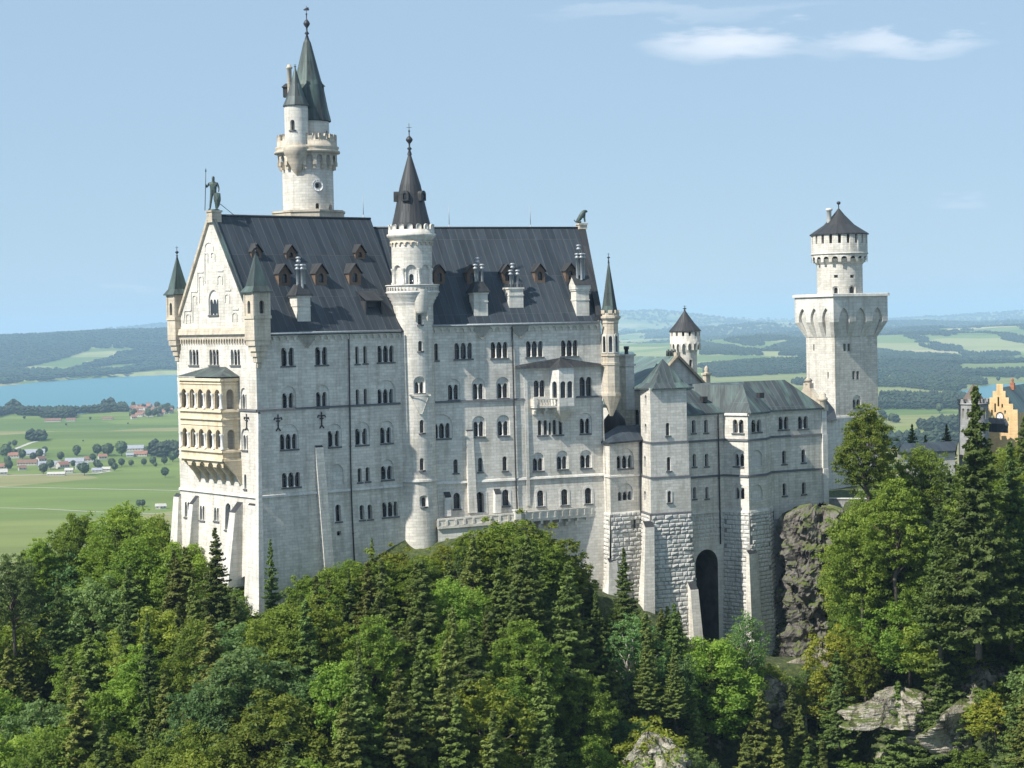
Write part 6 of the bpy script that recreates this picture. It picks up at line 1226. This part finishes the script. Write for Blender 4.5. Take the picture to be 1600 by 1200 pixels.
put('birch', 1164, 962, 268, yb=1085, wk=.95, pr=BI[0], label='light airy birch with pale trunk before the rusticated bay base')
put('larch', 738, 842, 254, yb=1070, wk=.95, pr=CL[0], label='olive green larch below the terrace, left of the retaining wall')
put('spruce', 1052, 1012, 252, yb=1120, wk=.9, pr=CO[0], label='yellowish spruce at the foot of the arched passage')
put('spruce', 1466, 790, 250, yb=1010, wk=.95, pr=CO[1], label='spruce leaning against the left flank of the tallest spruce'); put('spruce', 1578, 690, 250, yb=1000, wk=.9, pr=CO[0], label='dark spruce at the right edge beside the tallest spruce')
put('broad', 1440, 705, 278, yb=850, wk=.9, pr=BR[0], label='broadleaf tree under the long dark roof right of the gate tower'); put('broad', 1345, 800, 268, yb=960, wk=.9, pr=BR[2]); put('broad', 1400, 760, 262, yb=930, wk=1, pr=BR[1]); put('broad', 1550, 750, 262, yb=900, wk=1.0, pr=BR[0])
put('broad', 1335, 835, 284, yb=975, wk=.95, pr=BR[2]); put('broad', 1372, 845, 276, yb=985, wk=1.05, pr=BR[0]); put('blue', 1425, 850, 270, yb=990, wk=1, pr=BB[0]); put('broad', 1330, 915, 280, yb=1040, wk=.9, pr=BR[1]); put('larch', 1395, 860, 266, yb=1030, wk=1, pr=CL[0]); put('broad', 1460, 880, 262, yb=1010, wk=1, pr=BR[2]); put('broad', 1375, 935, 272, yb=1060, wk=1, pr=BR[0]); put('broad', 1420, 930, 264, yb=1060, wk=1.1, pr=BR[2]); put('yellow', 1350, 990, 270, yb=1100, wk=1, pr=BY[0])
put('yellow', 400, 990, 235, yb=1150, pr=BY[0]); put('broad', 120, 812, 286, yb=930, wk=.9, pr=BR[2]); put('broad', 60, 850, 280, yb=960, pr=BR[1]); put('broad', 250, 812, 292, yb=920, wk=.8, pr=BR[1]); put('blue', 20, 880, 262, yb=1010, pr=BB[0])
put('broad', 1558, 712, 300, yb=830, wk=1.1, pr=BR[2]); put('broad', 1592, 700, 296, yb=830, wk=1.0, pr=BR[0]); put('larch', 1600, 652, 285, yb=800, wk=1.0, pr=CL[0])
for x, y, l_ in ((1425, 664, 'small conifer sticking up behind the long dark roof, left one'), (1446, 681, 'smallest conifer behind the long dark roof, middle one'), (1479, 664, 'wide dark conifer behind the long dark roof, next to the tallest spruce')): put('spruce', x, y, 372, yb=y+85, wk=1.0, pr=CO[0], label=l_)
for i, (x, y, D, b_) in enumerate(((470, 925, 251, 1060), (512, 905, 253, 1040), (545, 890, 255, 1010), (655, 885, 257, 1010), (700, 868, 257, 1010), (802, 850, 258, 1010), (845, 868, 262, 1010), (300, 905, 243, 1060), (230, 960, 236, 1090), (930, 925, 264, 1040), (905, 960, 252, 1090), (1010, 985, 252, 1110), (640, 960, 240, 1100), (760, 950, 242, 1090), (560, 1000, 232, 1140), (860, 1000, 240, 1130), (1110, 1020, 262, 1120), (1235, 1060, 268, 1150), (1310, 1050, 262, 1160), (420, 1010, 234, 1130), (90, 900, 262, 1020))): put('larch' if i % 3 == 1 else 'spruce', x, y, D, yb=b_, wk=.85)
# shrubs and small trees on the mound under the terrace
for x, y, D in ((700, 856, 268), (725, 842, 267), (760, 832, 266), (790, 822, 267), (815, 820, 268), (840, 828, 270), (862, 845, 271), (672, 872, 266), (548, 880, 261), (515, 893, 262), (480, 905, 259), (610, 868, 265), (776, 840, 264), (812, 838, 264), (848, 850, 266), (900, 885, 274), (640, 878, 263), (575, 885, 259)): put(random.choice(['shrub', 'shrub', 'shrub', 'broad']), x, y, D, h=4+random.random()*3, wk=1.3)
for x, y, D in ((1000, 1128, 234), (1032, 1150, 234), (1012, 1172, 232), (1390, 1072, 252), (1422, 1085, 252), (1520, 1050, 248), (1560, 1075, 247), (1545, 1020, 250), (1580, 1030, 249), (985, 1100, 240), (1440, 1060, 254), (1280, 1040, 280), (1300, 1052, 279), (1262, 1050, 279)): put('shrub', x, y, D, h=2.2+random.random()*1.6, wk=1.4)
# the slope forest: candidates on a jittered lattice, tallest that stay under the skyline of the woods
rf = random.Random(5); cand = []
yy = 292.0
while yy > 176:
    xx = -95+rf.uniform(0, 4)
    while xx < 96:
        x = xx+rf.uniform(-2, 2); y = yy+rf.uniform(-2, 2); xx += 5.7; cand.append((x, y))
    yy -= 5.4
def inzone(x, y):
    yc = np.interp(x, CX, CY); d = yc-y
    if d < 3.0 and -47 < x < 56: return False
    if x < -47 and d < -14: return False
    if x >= 56 and d < -16: return False
    return True
taken = [(t_[0].location.x, t_[0].location.y) for t_ in trees if t_[5] > 7]
for x, y in cand:
    if not inzone(x, y): continue
    if any((x-a)**2+(y-b_)**2 < 10 for a, b_ in taken): continue
    z = float(hill(x, y)); kind = rf.choices(['broad', 'yellow', 'blue', 'spruce', 'larch', 'birch'], [28, 5, 11, 34, 19, 3])[0]
    if -18 < x < 30 and rf.random() < .25: kind = rf.choice(['spruce', 'larch'])
    if x < -20 and kind in ('spruce', 'larch') and rf.random() < .25: kind = 'broad'
    h = rf.uniform(10, 17) if kind not in ('spruce', 'larch') else rf.uniform(13, 22); u, v = proj((x, y, z+h)); hw_ = (3.2 if kind in ('spruce', 'larch') else 4.6)*FP/y*.8
    if u < -60 or u > 1660: continue
    lim = max(canopy(max(0 if u < 1303 else 1311, min(1600, u+s*hw_))) for s in ((-.8, -.4, 0, .4, .8) if kind not in ('spruce', 'larch') else (-.25, 0, .25)))
    # do not stand before rocks that show in the photograph
    if 1218 < u < 1300 and v < 1045: lim = max(lim, 1045)
    if v < lim: h = h-(lim-v)*y/FP*1.02; v = lim
    if h < 4.2 or v > 1235: continue
    if any(abs(u-a) < wv and v < b_+10 and v+h*FP/y > b_ for a, b_, wv in ((1015, 1115, 24), (1405, 1060, 24), (1545, 1035, 36), (165, 960, 22))) and rf.random() < .8 and y < 256: continue
    lst = {'spruce': CO, 'larch': CL, 'broad': BR, 'yellow': BY, 'blue': BB, 'birch': BI}[kind]
    o = plant(rf.choice(lst), x, y, z, h, rf.uniform(.95, 1.25)*(1 if h > 9 else 1.35)); trees.append([o, kind, u, v, y, h, None])
# labels: what it is, how it looks, and where among its neighbours it stands
NAMES = {'spruce': 'spruce', 'larch': 'larch', 'broad': 'broadleaf tree', 'yellow': 'yellow-green tree', 'blue': 'blue-green tree', 'birch': 'birch', 'shrub': 'shrub'}
ZN = [(150, 'at far left'), (270, 'left of the palace'), (400, 'under the sunlit gable'), (520, 'under the palace corner'), (620, 'left of the stair tower'), (700, 'under the stair tower'), (830, 'under the terrace'), (940, 'under the retaining wall'), (1010, 'under the residence bay'), (1090, 'under the copper-roofed tower'), (1210, 'under the polygonal bay'), (1310, 'under the grey cliff'), (1420, 'under the gate tower'), (1490, 'left of the tallest spruce'), (1700, 'at far right')]
grp = {}
for t_ in trees:
    o, kind, u, v, D, h, lab = t_; o['category'] = 'shrub' if kind == 'shrub' else 'tree'; o['group'] = {'shrub': 'shrubs at the castle foot'}.get(kind, 'trees on the castle hill')
    if lab: o['label'] = lab; continue
    zone = next(b_ for a, b_ in ZN if u < a); row = 'high on the slope' if v < 900 else 'halfway down the slope' if v < 1010 else 'low on the slope' if v < 1110 else 'by the bottom edge'
    grp.setdefault((NAMES[kind], row, zone), []).append(t_)
ORD = ['leftmost', 'second from left', 'third from left', 'fourth from left', 'fifth from left', 'sixth from left', 'seventh from left', 'eighth from left', 'ninth from left', 'tenth from left']
for (nm, row, zone), l_ in grp.items():
    l_.sort(key=lambda q: q[2])
    for i, q in enumerate(l_): q[0]['label'] = f'{nm} {row} {zone}' + (f', {ORD[min(i, 9)]} of these' if len(l_) > 1 else '')
for p in protos:
    if p.name not in used:
        for ch in list(p.children): bpy.data.objects.remove(ch)
        bpy.data.objects.remove(p)
    else:
        pass
for o in bpy.data.objects:
    for k_ in ('H', 'W'):
        if k_ in o: del o[k_]
print('TREES', len(trees))
# ================================================================== the plain, lakes and hills
def gp(x, y): q = ground(x, y); return np.array([q.x, q.y])
th = np.linspace(-.42, .42, 330); dist = np.concatenate([np.linspace(350, 2000, 20), np.geomspace(2050, 62000, 330)]); TH, DD = np.meshgrid(th, dist); PX, PY = DD*np.tan(TH), DD
def bumpf(x, y, cx, cy, sx, sy, h): return h*np.exp(-((x-cx)/sx)**2-((y-cy)/sy)**2)
def land(x, y):
    x = np.asarray(x, float); y = np.asarray(y, float); a = x/y; far = np.clip((y-9500)/9000, 0, 1); farr = np.clip((y-5200)/6000, 0, 1)*(a > -.02)
    z = far*(25+260*(fbm(x/2300, y/2800, 4, 11)-.32))+farr*np.clip(150*(fbm(x/1300, y/1500, 4, 21)-.38), 0, 90)
    z += bumpf(x, y, -2500, 13300, 1500, 2900, 128)+bumpf(x, y, -4600, 14300, 1700, 3000, 120)+bumpf(x, y, -900, 13300, 1100, 2400, 85)   # wooded hill beyond the lake
    z += bumpf(x, y, -5100, 30000, 2600, 3500, 190)+bumpf(x, y, 900, 30000, 2400, 3500, 260)+bumpf(x, y, 9500, 34000, 9000, 4000, 150)+bumpf(x, y, -9000, 34000, 5000, 4000, 90)
    z += bumpf(x, y, 2600, 11500, 1500, 900, 75)+bumpf(x, y, 3900, 13500, 1600, 1400, 60)+bumpf(x, y, 900, 9200, 700, 700, 30)+bumpf(x, y, 1150, 7300, 500, 420, 30)
    lk = lake_mask(x, y); return np.where(lk > 0, -6, z*np.clip((y-4500)/2500, 0, 1))
# lakes as ellipses / polygons on the plain
L1 = [gp(-120, 612), gp(-60, 648), gp(0, 637), gp(40, 645), gp(130, 646), gp(205, 634), gp(300, 640), gp(420, 640), gp(430, 585), gp(280, 584.5), gp(200, 588), gp(120, 592), gp(60, 597), gp(0, 603), gp(-80, 607)]
L2 = [gp(1492, 612), gp(1530, 622), gp(1620, 640), gp(1700, 645), gp(1700, 600), gp(1600, 598), gp(1545, 601)]
def polymask(x, y, poly):
    ins = np.zeros(np.shape(x), bool); n = len(poly); j = n-1
    for i in range(n):
        xi, yi = poly[i]; xj, yj = poly[j]; c = ((yi > y) != (yj > y)); ins ^= c & (x < (xj-xi)*(y-yi)/(yj-yi+1e-9)+xi); j = i
    return ins
def lake_mask(x, y): return (polymask(x, y, L1) | polymask(x, y, L2)).astype(float)
m, t, b = mat('meadow_fields'); g = NG(t)
w_ = g.coord('World', (1/520, 1/330, 0), (0, 0, .5)); vo = g.n('TexVoronoi', feature='F1', distance='CHEBYCHEV'); vo.inputs['Scale'].default_value = 1; vo.inputs['Randomness'].default_value = .85; g.l(w_, vo.inputs['Vector'])
sx = g.n('SeparateColor'); g.l(vo.outputs['Color'], sx.inputs[0]); near = g.ramp(sx.outputs[0], [(0, (.11, .155, .035)), (.2, (.17, .20, .055)), (.4, (.105, .155, .04)), (.55, (.20, .21, .075)), (.7, (.14, .185, .045)), (.85, (.23, .22, .09))], 'CONSTANT')
near = g.mix(1.0, near, g.ramp(g.noise(g.coord('World', (1/500, 1/16, 0), (0, 0, -.12)), 1, 3, .6), [(.35, g3(.93)), (.65, g3(1.06))]), 'MULTIPLY'); w2 = g.coord('World', (1/300, 1/90, 0), (0, 0, .25)); st_ = g.noise(w2, 1, 3, .5); near = g.mix(1.0, near, g.ramp(st_, [(.35, g3(.86)), (.65, g3(1.12))]), 'MULTIPLY')
far_c = g.ramp(sx.outputs[1], [(0, (.16, .21, .06)), (.3, (.28, .29, .12)), (.5, (.38, .33, .17)), (.62, (.12, .17, .05)), (.85, (.24, .26, .10))], 'CONSTANT')
ge = g.n('NewGeometry'); sp_ = g.n('SeparateXYZ'); g.l(ge.outputs['Position'], sp_.inputs[0]); fm = g.n('MapRange'); g.l(sp_.outputs[1], fm.inputs[0]); fm.inputs[1].default_value = 4500; fm.inputs[2].default_value = 9000
g.l(g.mix(fm.outputs[0], near, far_c), b.inputs['Base Color']); b.inputs['Roughness'].default_value = 1; b.inputs['Specular IOR Level'].default_value = .1; MEAD = m
PZ = land(PX, PY); grid('ground', PX, PY, PZ, MEAD)
m, t, b = mat('lake_water'); b.inputs['Base Color'].default_value = (.05, .18, .205, 1); b.inputs['Roughness'].default_value = .35; b.inputs['Specular IOR Level'].default_value = .3; g = NG(t); g.bump(g.noise(g.coord('World', (1/30, 1/30, 1)), 1, 4), .15, 1); WATER = m
mb = MB(); 
for poly in (L1, L2):
    ctr = sum(poly)/len(poly); mb.face([Vector((*(ctr+(p-ctr)*1.04), -1.0)) for p in poly][::-1] if False else [Vector((*(ctr+(p-ctr)*1.04), -1.0)) for p in poly]); 
    ob = mb.build('lake', [WATER]); tag(ob, kind='structure'); mb = MB()
    if ob.data.polygons[0].normal.z < 0: ob.data.flip_normals()
# ------------------------------------------------------------------ woods
FOR = leafmat('distant_woods', (.014, .026, .012), (.040, .062, .022), 0)
def wood(name, pts, hs, label, m=FOR, rad=.42):
    """many small crowns merged into one wood"""
    pts = np.asarray(pts, float); n = len(pts); 
    prof = [(.75, .12), (1.0, .42), (.62, .78), (0.0, 1.0)]; seg = 5; base = []
    for r, z in prof[:3]:
        for k in range(seg): t = 2*PI*k/seg+z*3; base.append((r*math.cos(t), r*math.sin(t), z))
    base.append((0, 0, 1.0)); base = np.array(base); F = []
    for j in range(2):
        for k in range(seg): a, b_ = j*seg+k, j*seg+(k+1) % seg; F += [(a, b_, b_+seg), (a, b_+seg, a+seg)]
    for k in range(seg): F.append((2*seg+k, 2*seg+(k+1) % seg, 3*seg))
    F = np.array(F); nv = len(base); rr_ = np.asarray(hs)*rad*rng.uniform(.75, 1.3, n); V = base[None]*np.stack([rr_, rr_, np.asarray(hs)], 1)[:, None, :]; V[:, :, :2] *= rng.uniform(.8, 1.2, (n, nv, 1)); V += np.stack([pts[:, 0], pts[:, 1], land(pts[:, 0], pts[:, 1])-.5], 1)[:, None, :]
    FF = (F[None]+(np.arange(n)*nv)[:, None, None]).reshape(-1, 3); o = npmesh(name, V.reshape(-1, 3), FF, m, 'stuff'); at = o.data.attributes.new('tone', 'FLOAT', 'FACE'); at.data.foreach_set('value', np.repeat(rng.uniform(0, 1, n), len(F)).astype('f')); o['label'] = label; return o
rng = np.random.default_rng(77)
def sample(polys, spacing, jitter=.5, keep=lambda x, y: np.ones(len(x), bool)):
    out = []
    for poly in polys:
        poly = [gp(*q) for q in poly]; xs = [p[0] for p in poly]; ys = [p[1] for p in poly]; X_, Y_ = np.meshgrid(np.arange(min(xs), max(xs), spacing), np.arange(min(ys), max(ys), spacing)); X_ = (X_+rng.uniform(-jitter, jitter, X_.shape)*spacing).ravel(); Y_ = (Y_+rng.uniform(-jitter, jitter, Y_.shape)*spacing).ravel(); k = polymask(X_, Y_, poly) & (lake_mask(X_, Y_) == 0); out.append(np.stack([X_[k], Y_[k]], 1))
    q = np.concatenate(out); return q[keep(q[:, 0], q[:, 1])]
near_left = [[(18, 640), (35, 632), (80, 633), (150, 633), (178, 640), (172, 645), (60, 650), (30, 650)], [(62, 648), (118, 645), (116, 654), (66, 654)], [(172, 641), (200, 640), (200, 644), (175, 644)], [(-20, 650), (20, 642), (22, 646), (-20, 656)], [(235, 715), (300, 716), (300, 706), (240, 704)], [(44, 686), (70, 686), (70, 690), (46, 690)]]
p_ = sample(near_left, 12); wood('lakeside_wood', p_, rng.uniform(16, 26, len(p_))*np.where(p_[:, 1] > 5000, 1.35, .9), 'dark wood on the near shore of the lake')
near_right = [[(1372, 592), (1500, 592), (1502, 570), (1480, 560), (1370, 562)], [(1370, 640), (1500, 640), (1520, 628), (1490, 622), (1372, 622)], [(1372, 676), (1510, 676), (1505, 662), (1440, 668), (1372, 655)], [(1375, 700), (1500, 700), (1498, 690), (1375, 688)], [(1500, 592), (1600, 590), (1600, 584), (1500, 585)], [(1100, 588), (1120, 592), (1262, 588), (1262, 580), (1180, 578), (1100, 584)], [(1095, 570), (1262, 568), (1262, 552), (1180, 560), (1095, 556)]]
p_ = sample(near_right, 15, keep=lambda x, y: fbm(x/170, y/420, 3, 61) > .36); wood('plain_wood', p_, rng.uniform(14, 24, len(p_)), 'bands of dark wood crossing the plain beyond the castle')
p_ = sample([[(1090, 612), (1640, 640), (1640, 535), (1090, 535)]], 17, keep=lambda x, y: (fbm(x/260, y/900, 4, 71) > .60)); wood('hedgerows_and_copses', p_, rng.uniform(10, 20, len(p_)), 'scattered copses and hedges between the fields at right')
# far woods by noise on the rolling country
X_, Y_ = [], []
for d0, d1, spc in ((7600, 10500, 24), (10500, 15500, 34), (15500, 24000, 62), (24000, 42000, 130)):
    n = int((.76*((d1**2-d0**2)/2))/spc**2); dd_ = np.sqrt(rng.uniform(d0**2, d1**2, n)); aa = rng.uniform(-.38, .38, n); X_.append(aa*dd_); Y_.append(dd_)
X_ = np.concatenate(X_); Y_ = np.concatenate(Y_); nz = fbm(X_/850, Y_/2600, 4, 31); lh = ((X_/Y_) < -.08) & (Y_ > 9300)
uu = 800+X_/Y_*FP; zz_l = land(X_, Y_); vv = 508+(CZ-zz_l)/Y_*FP-ROLL*(uu-800)
mea = fbm(X_/330, Y_/1900, 3, 41); k = np.where(lh, (nz > .25) & ~((mea > .50) & (vv > 545) & (vv < 580)), nz > .41) & (lake_mask(X_, Y_) == 0)
k &= ~((Y_ < 9000) & (X_/Y_ > -.06) & (nz < .52)); X_, Y_ = X_[k], Y_[k]; print('FARTREES', len(X_))
hh_ = np.interp(Y_, [8000, 15000, 24000, 42000], [20, 24, 32, 48])*rng.uniform(.7, 1.2, len(X_)); wood('far_woods', np.stack([X_, Y_], 1), hh_, 'dark woods over the rolling hills out to the horizon', rad=.75)
# ------------------------------------------------------------------ single field trees and hedges (seen individually)
def small_tree(px, py, h, lab, rnk=1.0):
    q = ground(px, py); return q, h, lab
ft = bpy.data.objects.new('field_tree', None); C.objects.link(ft)
mb = MB(); mb.tube([Vector((0, 0, 0)), Vector((0, 0, 4))], [.4, .25], 6); mb.build('trunk', [BARK], ft)
n = 420; d = rotdirs(n); c_ = d*np.array([4.2, 4.2, 4.6])*rng.uniform(.6, 1.05, (n, 1))+np.array([0, 0, 7.0]); q_n = d+rotdirs(n)*.4; q_n /= np.linalg.norm(q_n, axis=1, keepdims=True); A, B = leafquads(c_, q_n, 1.3); quads_mesh('crown', c_, A, B*1.3, rng.uniform(0, 1, n), leafmat('field_tree_foliage', (.025, .045, .016), (.06, .09, .03), 0), ft)
FT = [(68, 741, 17), (132, 743, 19), (258, 746, 15), (23, 698, 13), (15, 697, 9), (46, 684, 8), (55, 684, 8), (14, 735, 16), (175, 731, 15), (190, 729, 13), (205, 729, 11), (225, 728, 12), (239, 727, 14), (257, 726, 13), (152, 732, 14), (125, 736, 12), (200, 663, 5), (103, 665, 6), (141, 631+25, 8), (217, 792, 9), (223, 792, 9), (130, 690, 4), (38, 655, 9), (243, 730, 8), (170, 713, 22), (190, 713, 26), (165, 712, 19), (152, 712, 20), (120, 712, 18), (95, 720, 15), (62, 716, 16), (10, 716, 24), (145, 722, 14), (270, 722, 17), (230, 712, 16), (1468, 645, 20), (1395, 660, 18), (1395, 590, 16), (1547, 585, 22), (1560, 596, 16), (1590, 594, 20), (1130, 584, 16), (1245, 600, 14)]
LX = []
FT += [(rf.uniform(0, 180), rf.uniform(709, 738), rf.uniform(9, 17)) for _ in range(16)]+[(rf.uniform(200, 270), rf.uniform(634, 653), rf.uniform(14, 22)) for _ in range(16)]
for i, (x, y, h) in enumerate(FT):
    q = ground(x, y); zg = float(land(q.x, q.y)); o = ft if i == 0 else ft.copy()
    if i: C.objects.link(o); [(lambda c: (C.objects.link(c), setattr(c, 'parent', o)))(ch.copy()) for ch in ft.children]
    o.location = (q.x, q.y, zg-.5); s = h/11.6; o.scale = (s, s, s); o.rotation_euler = (0, 0, i); o['category'] = 'tree'; o['group'] = 'single trees on the plain'; LX.append((o, x, y))
where = lambda x, y: ('in the village beside the lake' if y < 656 and x > 198 else 'beyond the near village' if y < 708 else 'among the houses of the near village' if y < 724 else 'on the meadow in front of the near village' if y < 760 else 'beside the white barn') if x < 300 else ('on the plain left of the square gate tower' if x < 1300 else 'on the plain right of the square gate tower')
def ordl(items, base):
    gr_ = {}
    for o, x, y in items: gr_.setdefault(base(x, y), []).append((x, y, o))
    OT = ORD+['eleventh from left', 'twelfth from left', 'thirteenth from left', 'fourteenth from left', 'fifteenth from left', 'sixteenth from left', 'seventeenth from left', 'eighteenth from left', 'nineteenth from left', 'twentieth from left']+[f'{k}th from left' for k in range(21, 60)]
    for b_, l_ in gr_.items():
        l_.sort(key=lambda q: (q[0], q[1]))
        for i, (_, _, o) in enumerate(l_): o['label'] = b_ if len(l_) == 1 else f'{b_}, {OT[min(i, 58)]}'
ordl(LX, lambda x, y: 'small round tree '+where(x, y))
# ------------------------------------------------------------------ houses
RT_R = simple('red_tile_roof', (.27, .13, .09), .85, 0, .25, .3); RT_B = simple('brown_tile_roof', (.20, .11, .075), .85, 0, .25, .3); RT_G = simple('grey_sheet_roof', (.30, .31, .34), .6, .1, .15, .3); WALLH = simple('house_plaster', (.44, .42, .38), .9, 0, .1, .3)
def house(px, py, w, l_, h, roof, rot, wallm=WALLH):
    w *= .82; l_ *= .82; h *= .9
    q = ground(px, py); q.z = float(land(q.x, q.y)); hs = bpy.data.objects.new('house', None); C.objects.link(hs); hs.location = (q.x, q.y, q.z); hs['_o'] = [q.x, q.y, q.z]; u = Vector((math.cos(rot), math.sin(rot))); n = Vector((-u.y, u.x)); c = Vector((q.x, q.y)); rh = w*.38
    mb = MB(); Q = lambda a, b_, z: Vector((*(c+u*a+n*b_), q.z+z)); 
    mb.box(c, u, n, l_, w, q.z-1, q.z+h)
    for s in (-1, 1): mb.face((Q(s*l_/2, -w/2, h), Q(s*l_/2, w/2, h), Q(s*l_/2, 0, h+rh)))
    for s in (-1, 1):
        for k_ in range(max(2, int(l_/4))):
            a = -l_/2+l_*(k_+.5)/max(2, int(l_/4)); mb.face((Q(a-.6, s*(w/2+.05), h*.45), Q(a+.6, s*(w/2+.05), h*.45), Q(a+.6, s*(w/2+.05), h*.8), Q(a-.6, s*(w/2+.05), h*.8)), m=1)
    mb.build('walls', [wallm, GLASS], hs); mb = MB()
    for s in (-1, 1): mb.face((Q(-l_/2-.6, s*(w/2+.7), h-.5), Q(l_/2+.6, s*(w/2+.7), h-.5), Q(l_/2+.6, 0, h+rh+.25), Q(-l_/2-.6, 0, h+rh+.25)))
    mb.build('roof', [roof], hs); del hs['_o']; return hs
HL = []; rh_ = random.Random(12)
big = [(22, 716, 14, 22, 6, RT_R, .1), (53, 712, 20, 44, 5, RT_G, .1), (6, 733, 13, 20, 5, RT_R, .3), (78, 731, 18, 40, 5, RT_G, .1), (98, 732, 14, 20, 7, RT_R, .8), (117, 726, 16, 34, 6, RT_G, .1), (128, 733, 12, 22, 7, RT_G, .3), (212, 705, 16, 34, 6, RT_G, .05), (220, 713, 14, 26, 5, RT_R, .05), (203, 714, 10, 14, 4, RT_G, .2), (43, 727, 15, 36, 5, RT_B, .1), (64, 722, 12, 18, 6, RT_B, .9), (140, 722, 12, 18, 6, RT_B, .1), (3, 742, 12, 18, 5, WALLH, .3), (160, 718, 11, 16, 6, RT_R, .4), (35, 735, 10, 14, 5, RT_B, .4), (108, 739, 9, 14, 5, WALLH, .1), (152, 738, 9, 18, 4, RT_G, .1), (166, 736, 8, 14, 4, WALLH, .1), (88, 743, 8, 30, 3, WALLH, .05), (83, 659, 14, 44, 4, RT_B, .05), (111, 658, 12, 26, 4, RT_B, .05), (168, 655.5, 10, 30, 3, RT_B, .05), (249, 795, 7, 10, 4, WALLH, .1), (254, 795, 7, 9, 4, WALLH, .4)]
for a in big: HL.append((house(*a), a[0], a[1]))
for i in range(46):
    x = 203+rh_.random()*66; y = 633+rh_.random()*19+ (0 if x > 215 else 3); HL.append((house(x, y, rh_.uniform(10, 15), rh_.uniform(14, 24), rh_.uniform(5, 8), rh_.choice([RT_R, RT_R, RT_B]), rh_.uniform(-.5, 1.2)), x, y))
for i in range(22):
    x = 1480+rh_.random()*115; y = 517+rh_.random()*14; HL.append((house(x, y, 16, rh_.uniform(20, 34), 9, rh_.choice([RT_R, RT_G, WALLH]), rh_.uniform(-.5, 1.2)), x, y))
for x, y in ((1425, 546), (1438, 538), (95, 592-40), (250, 560)): HL.append((house(x, y, 14, 26, 8, RT_B, .2), x, y))
hb_ = lambda x, y: 'small house of the village beside the lake' if (x < 300 and 630 < y < 653 and x > 200) else ('long brown barn alone on the meadow near the lake' if y < 665 and x < 300 and y > 600 else ('house in the front row of the near village' if y > 730 and y < 760 else 'farm building of the near village' if y < 731 and y > 600 else 'white barn alone on the meadow left of the palace' if y > 760 else 'farmhouse on the hills beyond the lake') if x < 300 else 'house of the far village on the hills at the right')
for o, x, y in HL: o['category'] = 'barn' if 'barn' in hb_(x, y) else 'house'; o['group'] = 'houses on the plain'
ordl(HL, hb_)
# ------------------------------------------------------------------ lanes across the fields
LANE = simple('pale_gravel_lane', (.42, .40, .33), .95, 0, .1, .05)
for name, pts, wd in (('road', [(-60, 760.5), (60, 762), (150, 764), (300, 767)], 5), ('road', [(20, 703), (48, 692), (64, 688)], 9), ('road', [(-40, 745), (60, 742), (150, 740), (175, 736)], 8), ('path', [(-40, 793), (60, 795), (150, 800), (300, 805)], 4)):
    q = [gp(*p) for p in pts]; V = []; 
    for i, p in enumerate(q): d = q[min(i+1, len(q)-1)]-q[max(i-1, 0)]; d = d/np.linalg.norm(d); nn = np.array([-d[1], d[0]])*wd/2; V += [(*(p+nn), .25), (*(p-nn), .25)]
    npmesh(name, V, [(2*i+1, 2*i+3, 2*i+2, 2*i) for i in range(len(q)-1)], LANE, 'structure')
HAZE_D = 5.0e-5
# ------------------------------------------------------------------ haze over the whole country
m = bpy.data.materials.new('haze'); m.use_nodes = True; t = m.node_tree; t.nodes.clear(); o_ = t.nodes.new('ShaderNodeOutputMaterial'); pv = t.nodes.new('ShaderNodeVolumePrincipled')
pv.inputs['Color'].default_value = (.52, .74, 1.0, 1); pv.inputs['Density'].default_value = HAZE_D; pv.inputs['Anisotropy'].default_value = .0; t.links.new(pv.outputs[0], o_.inputs['Volume'])
mb = MB(); mb.box((0, 31500), (1, 0), (0, 1), 60000, 64000, -12, 560); hz = mb.build('haze', [m]); tag(hz, kind='stuff')
for o in bpy.data.objects:
    if '_o' in o: del o['_o']
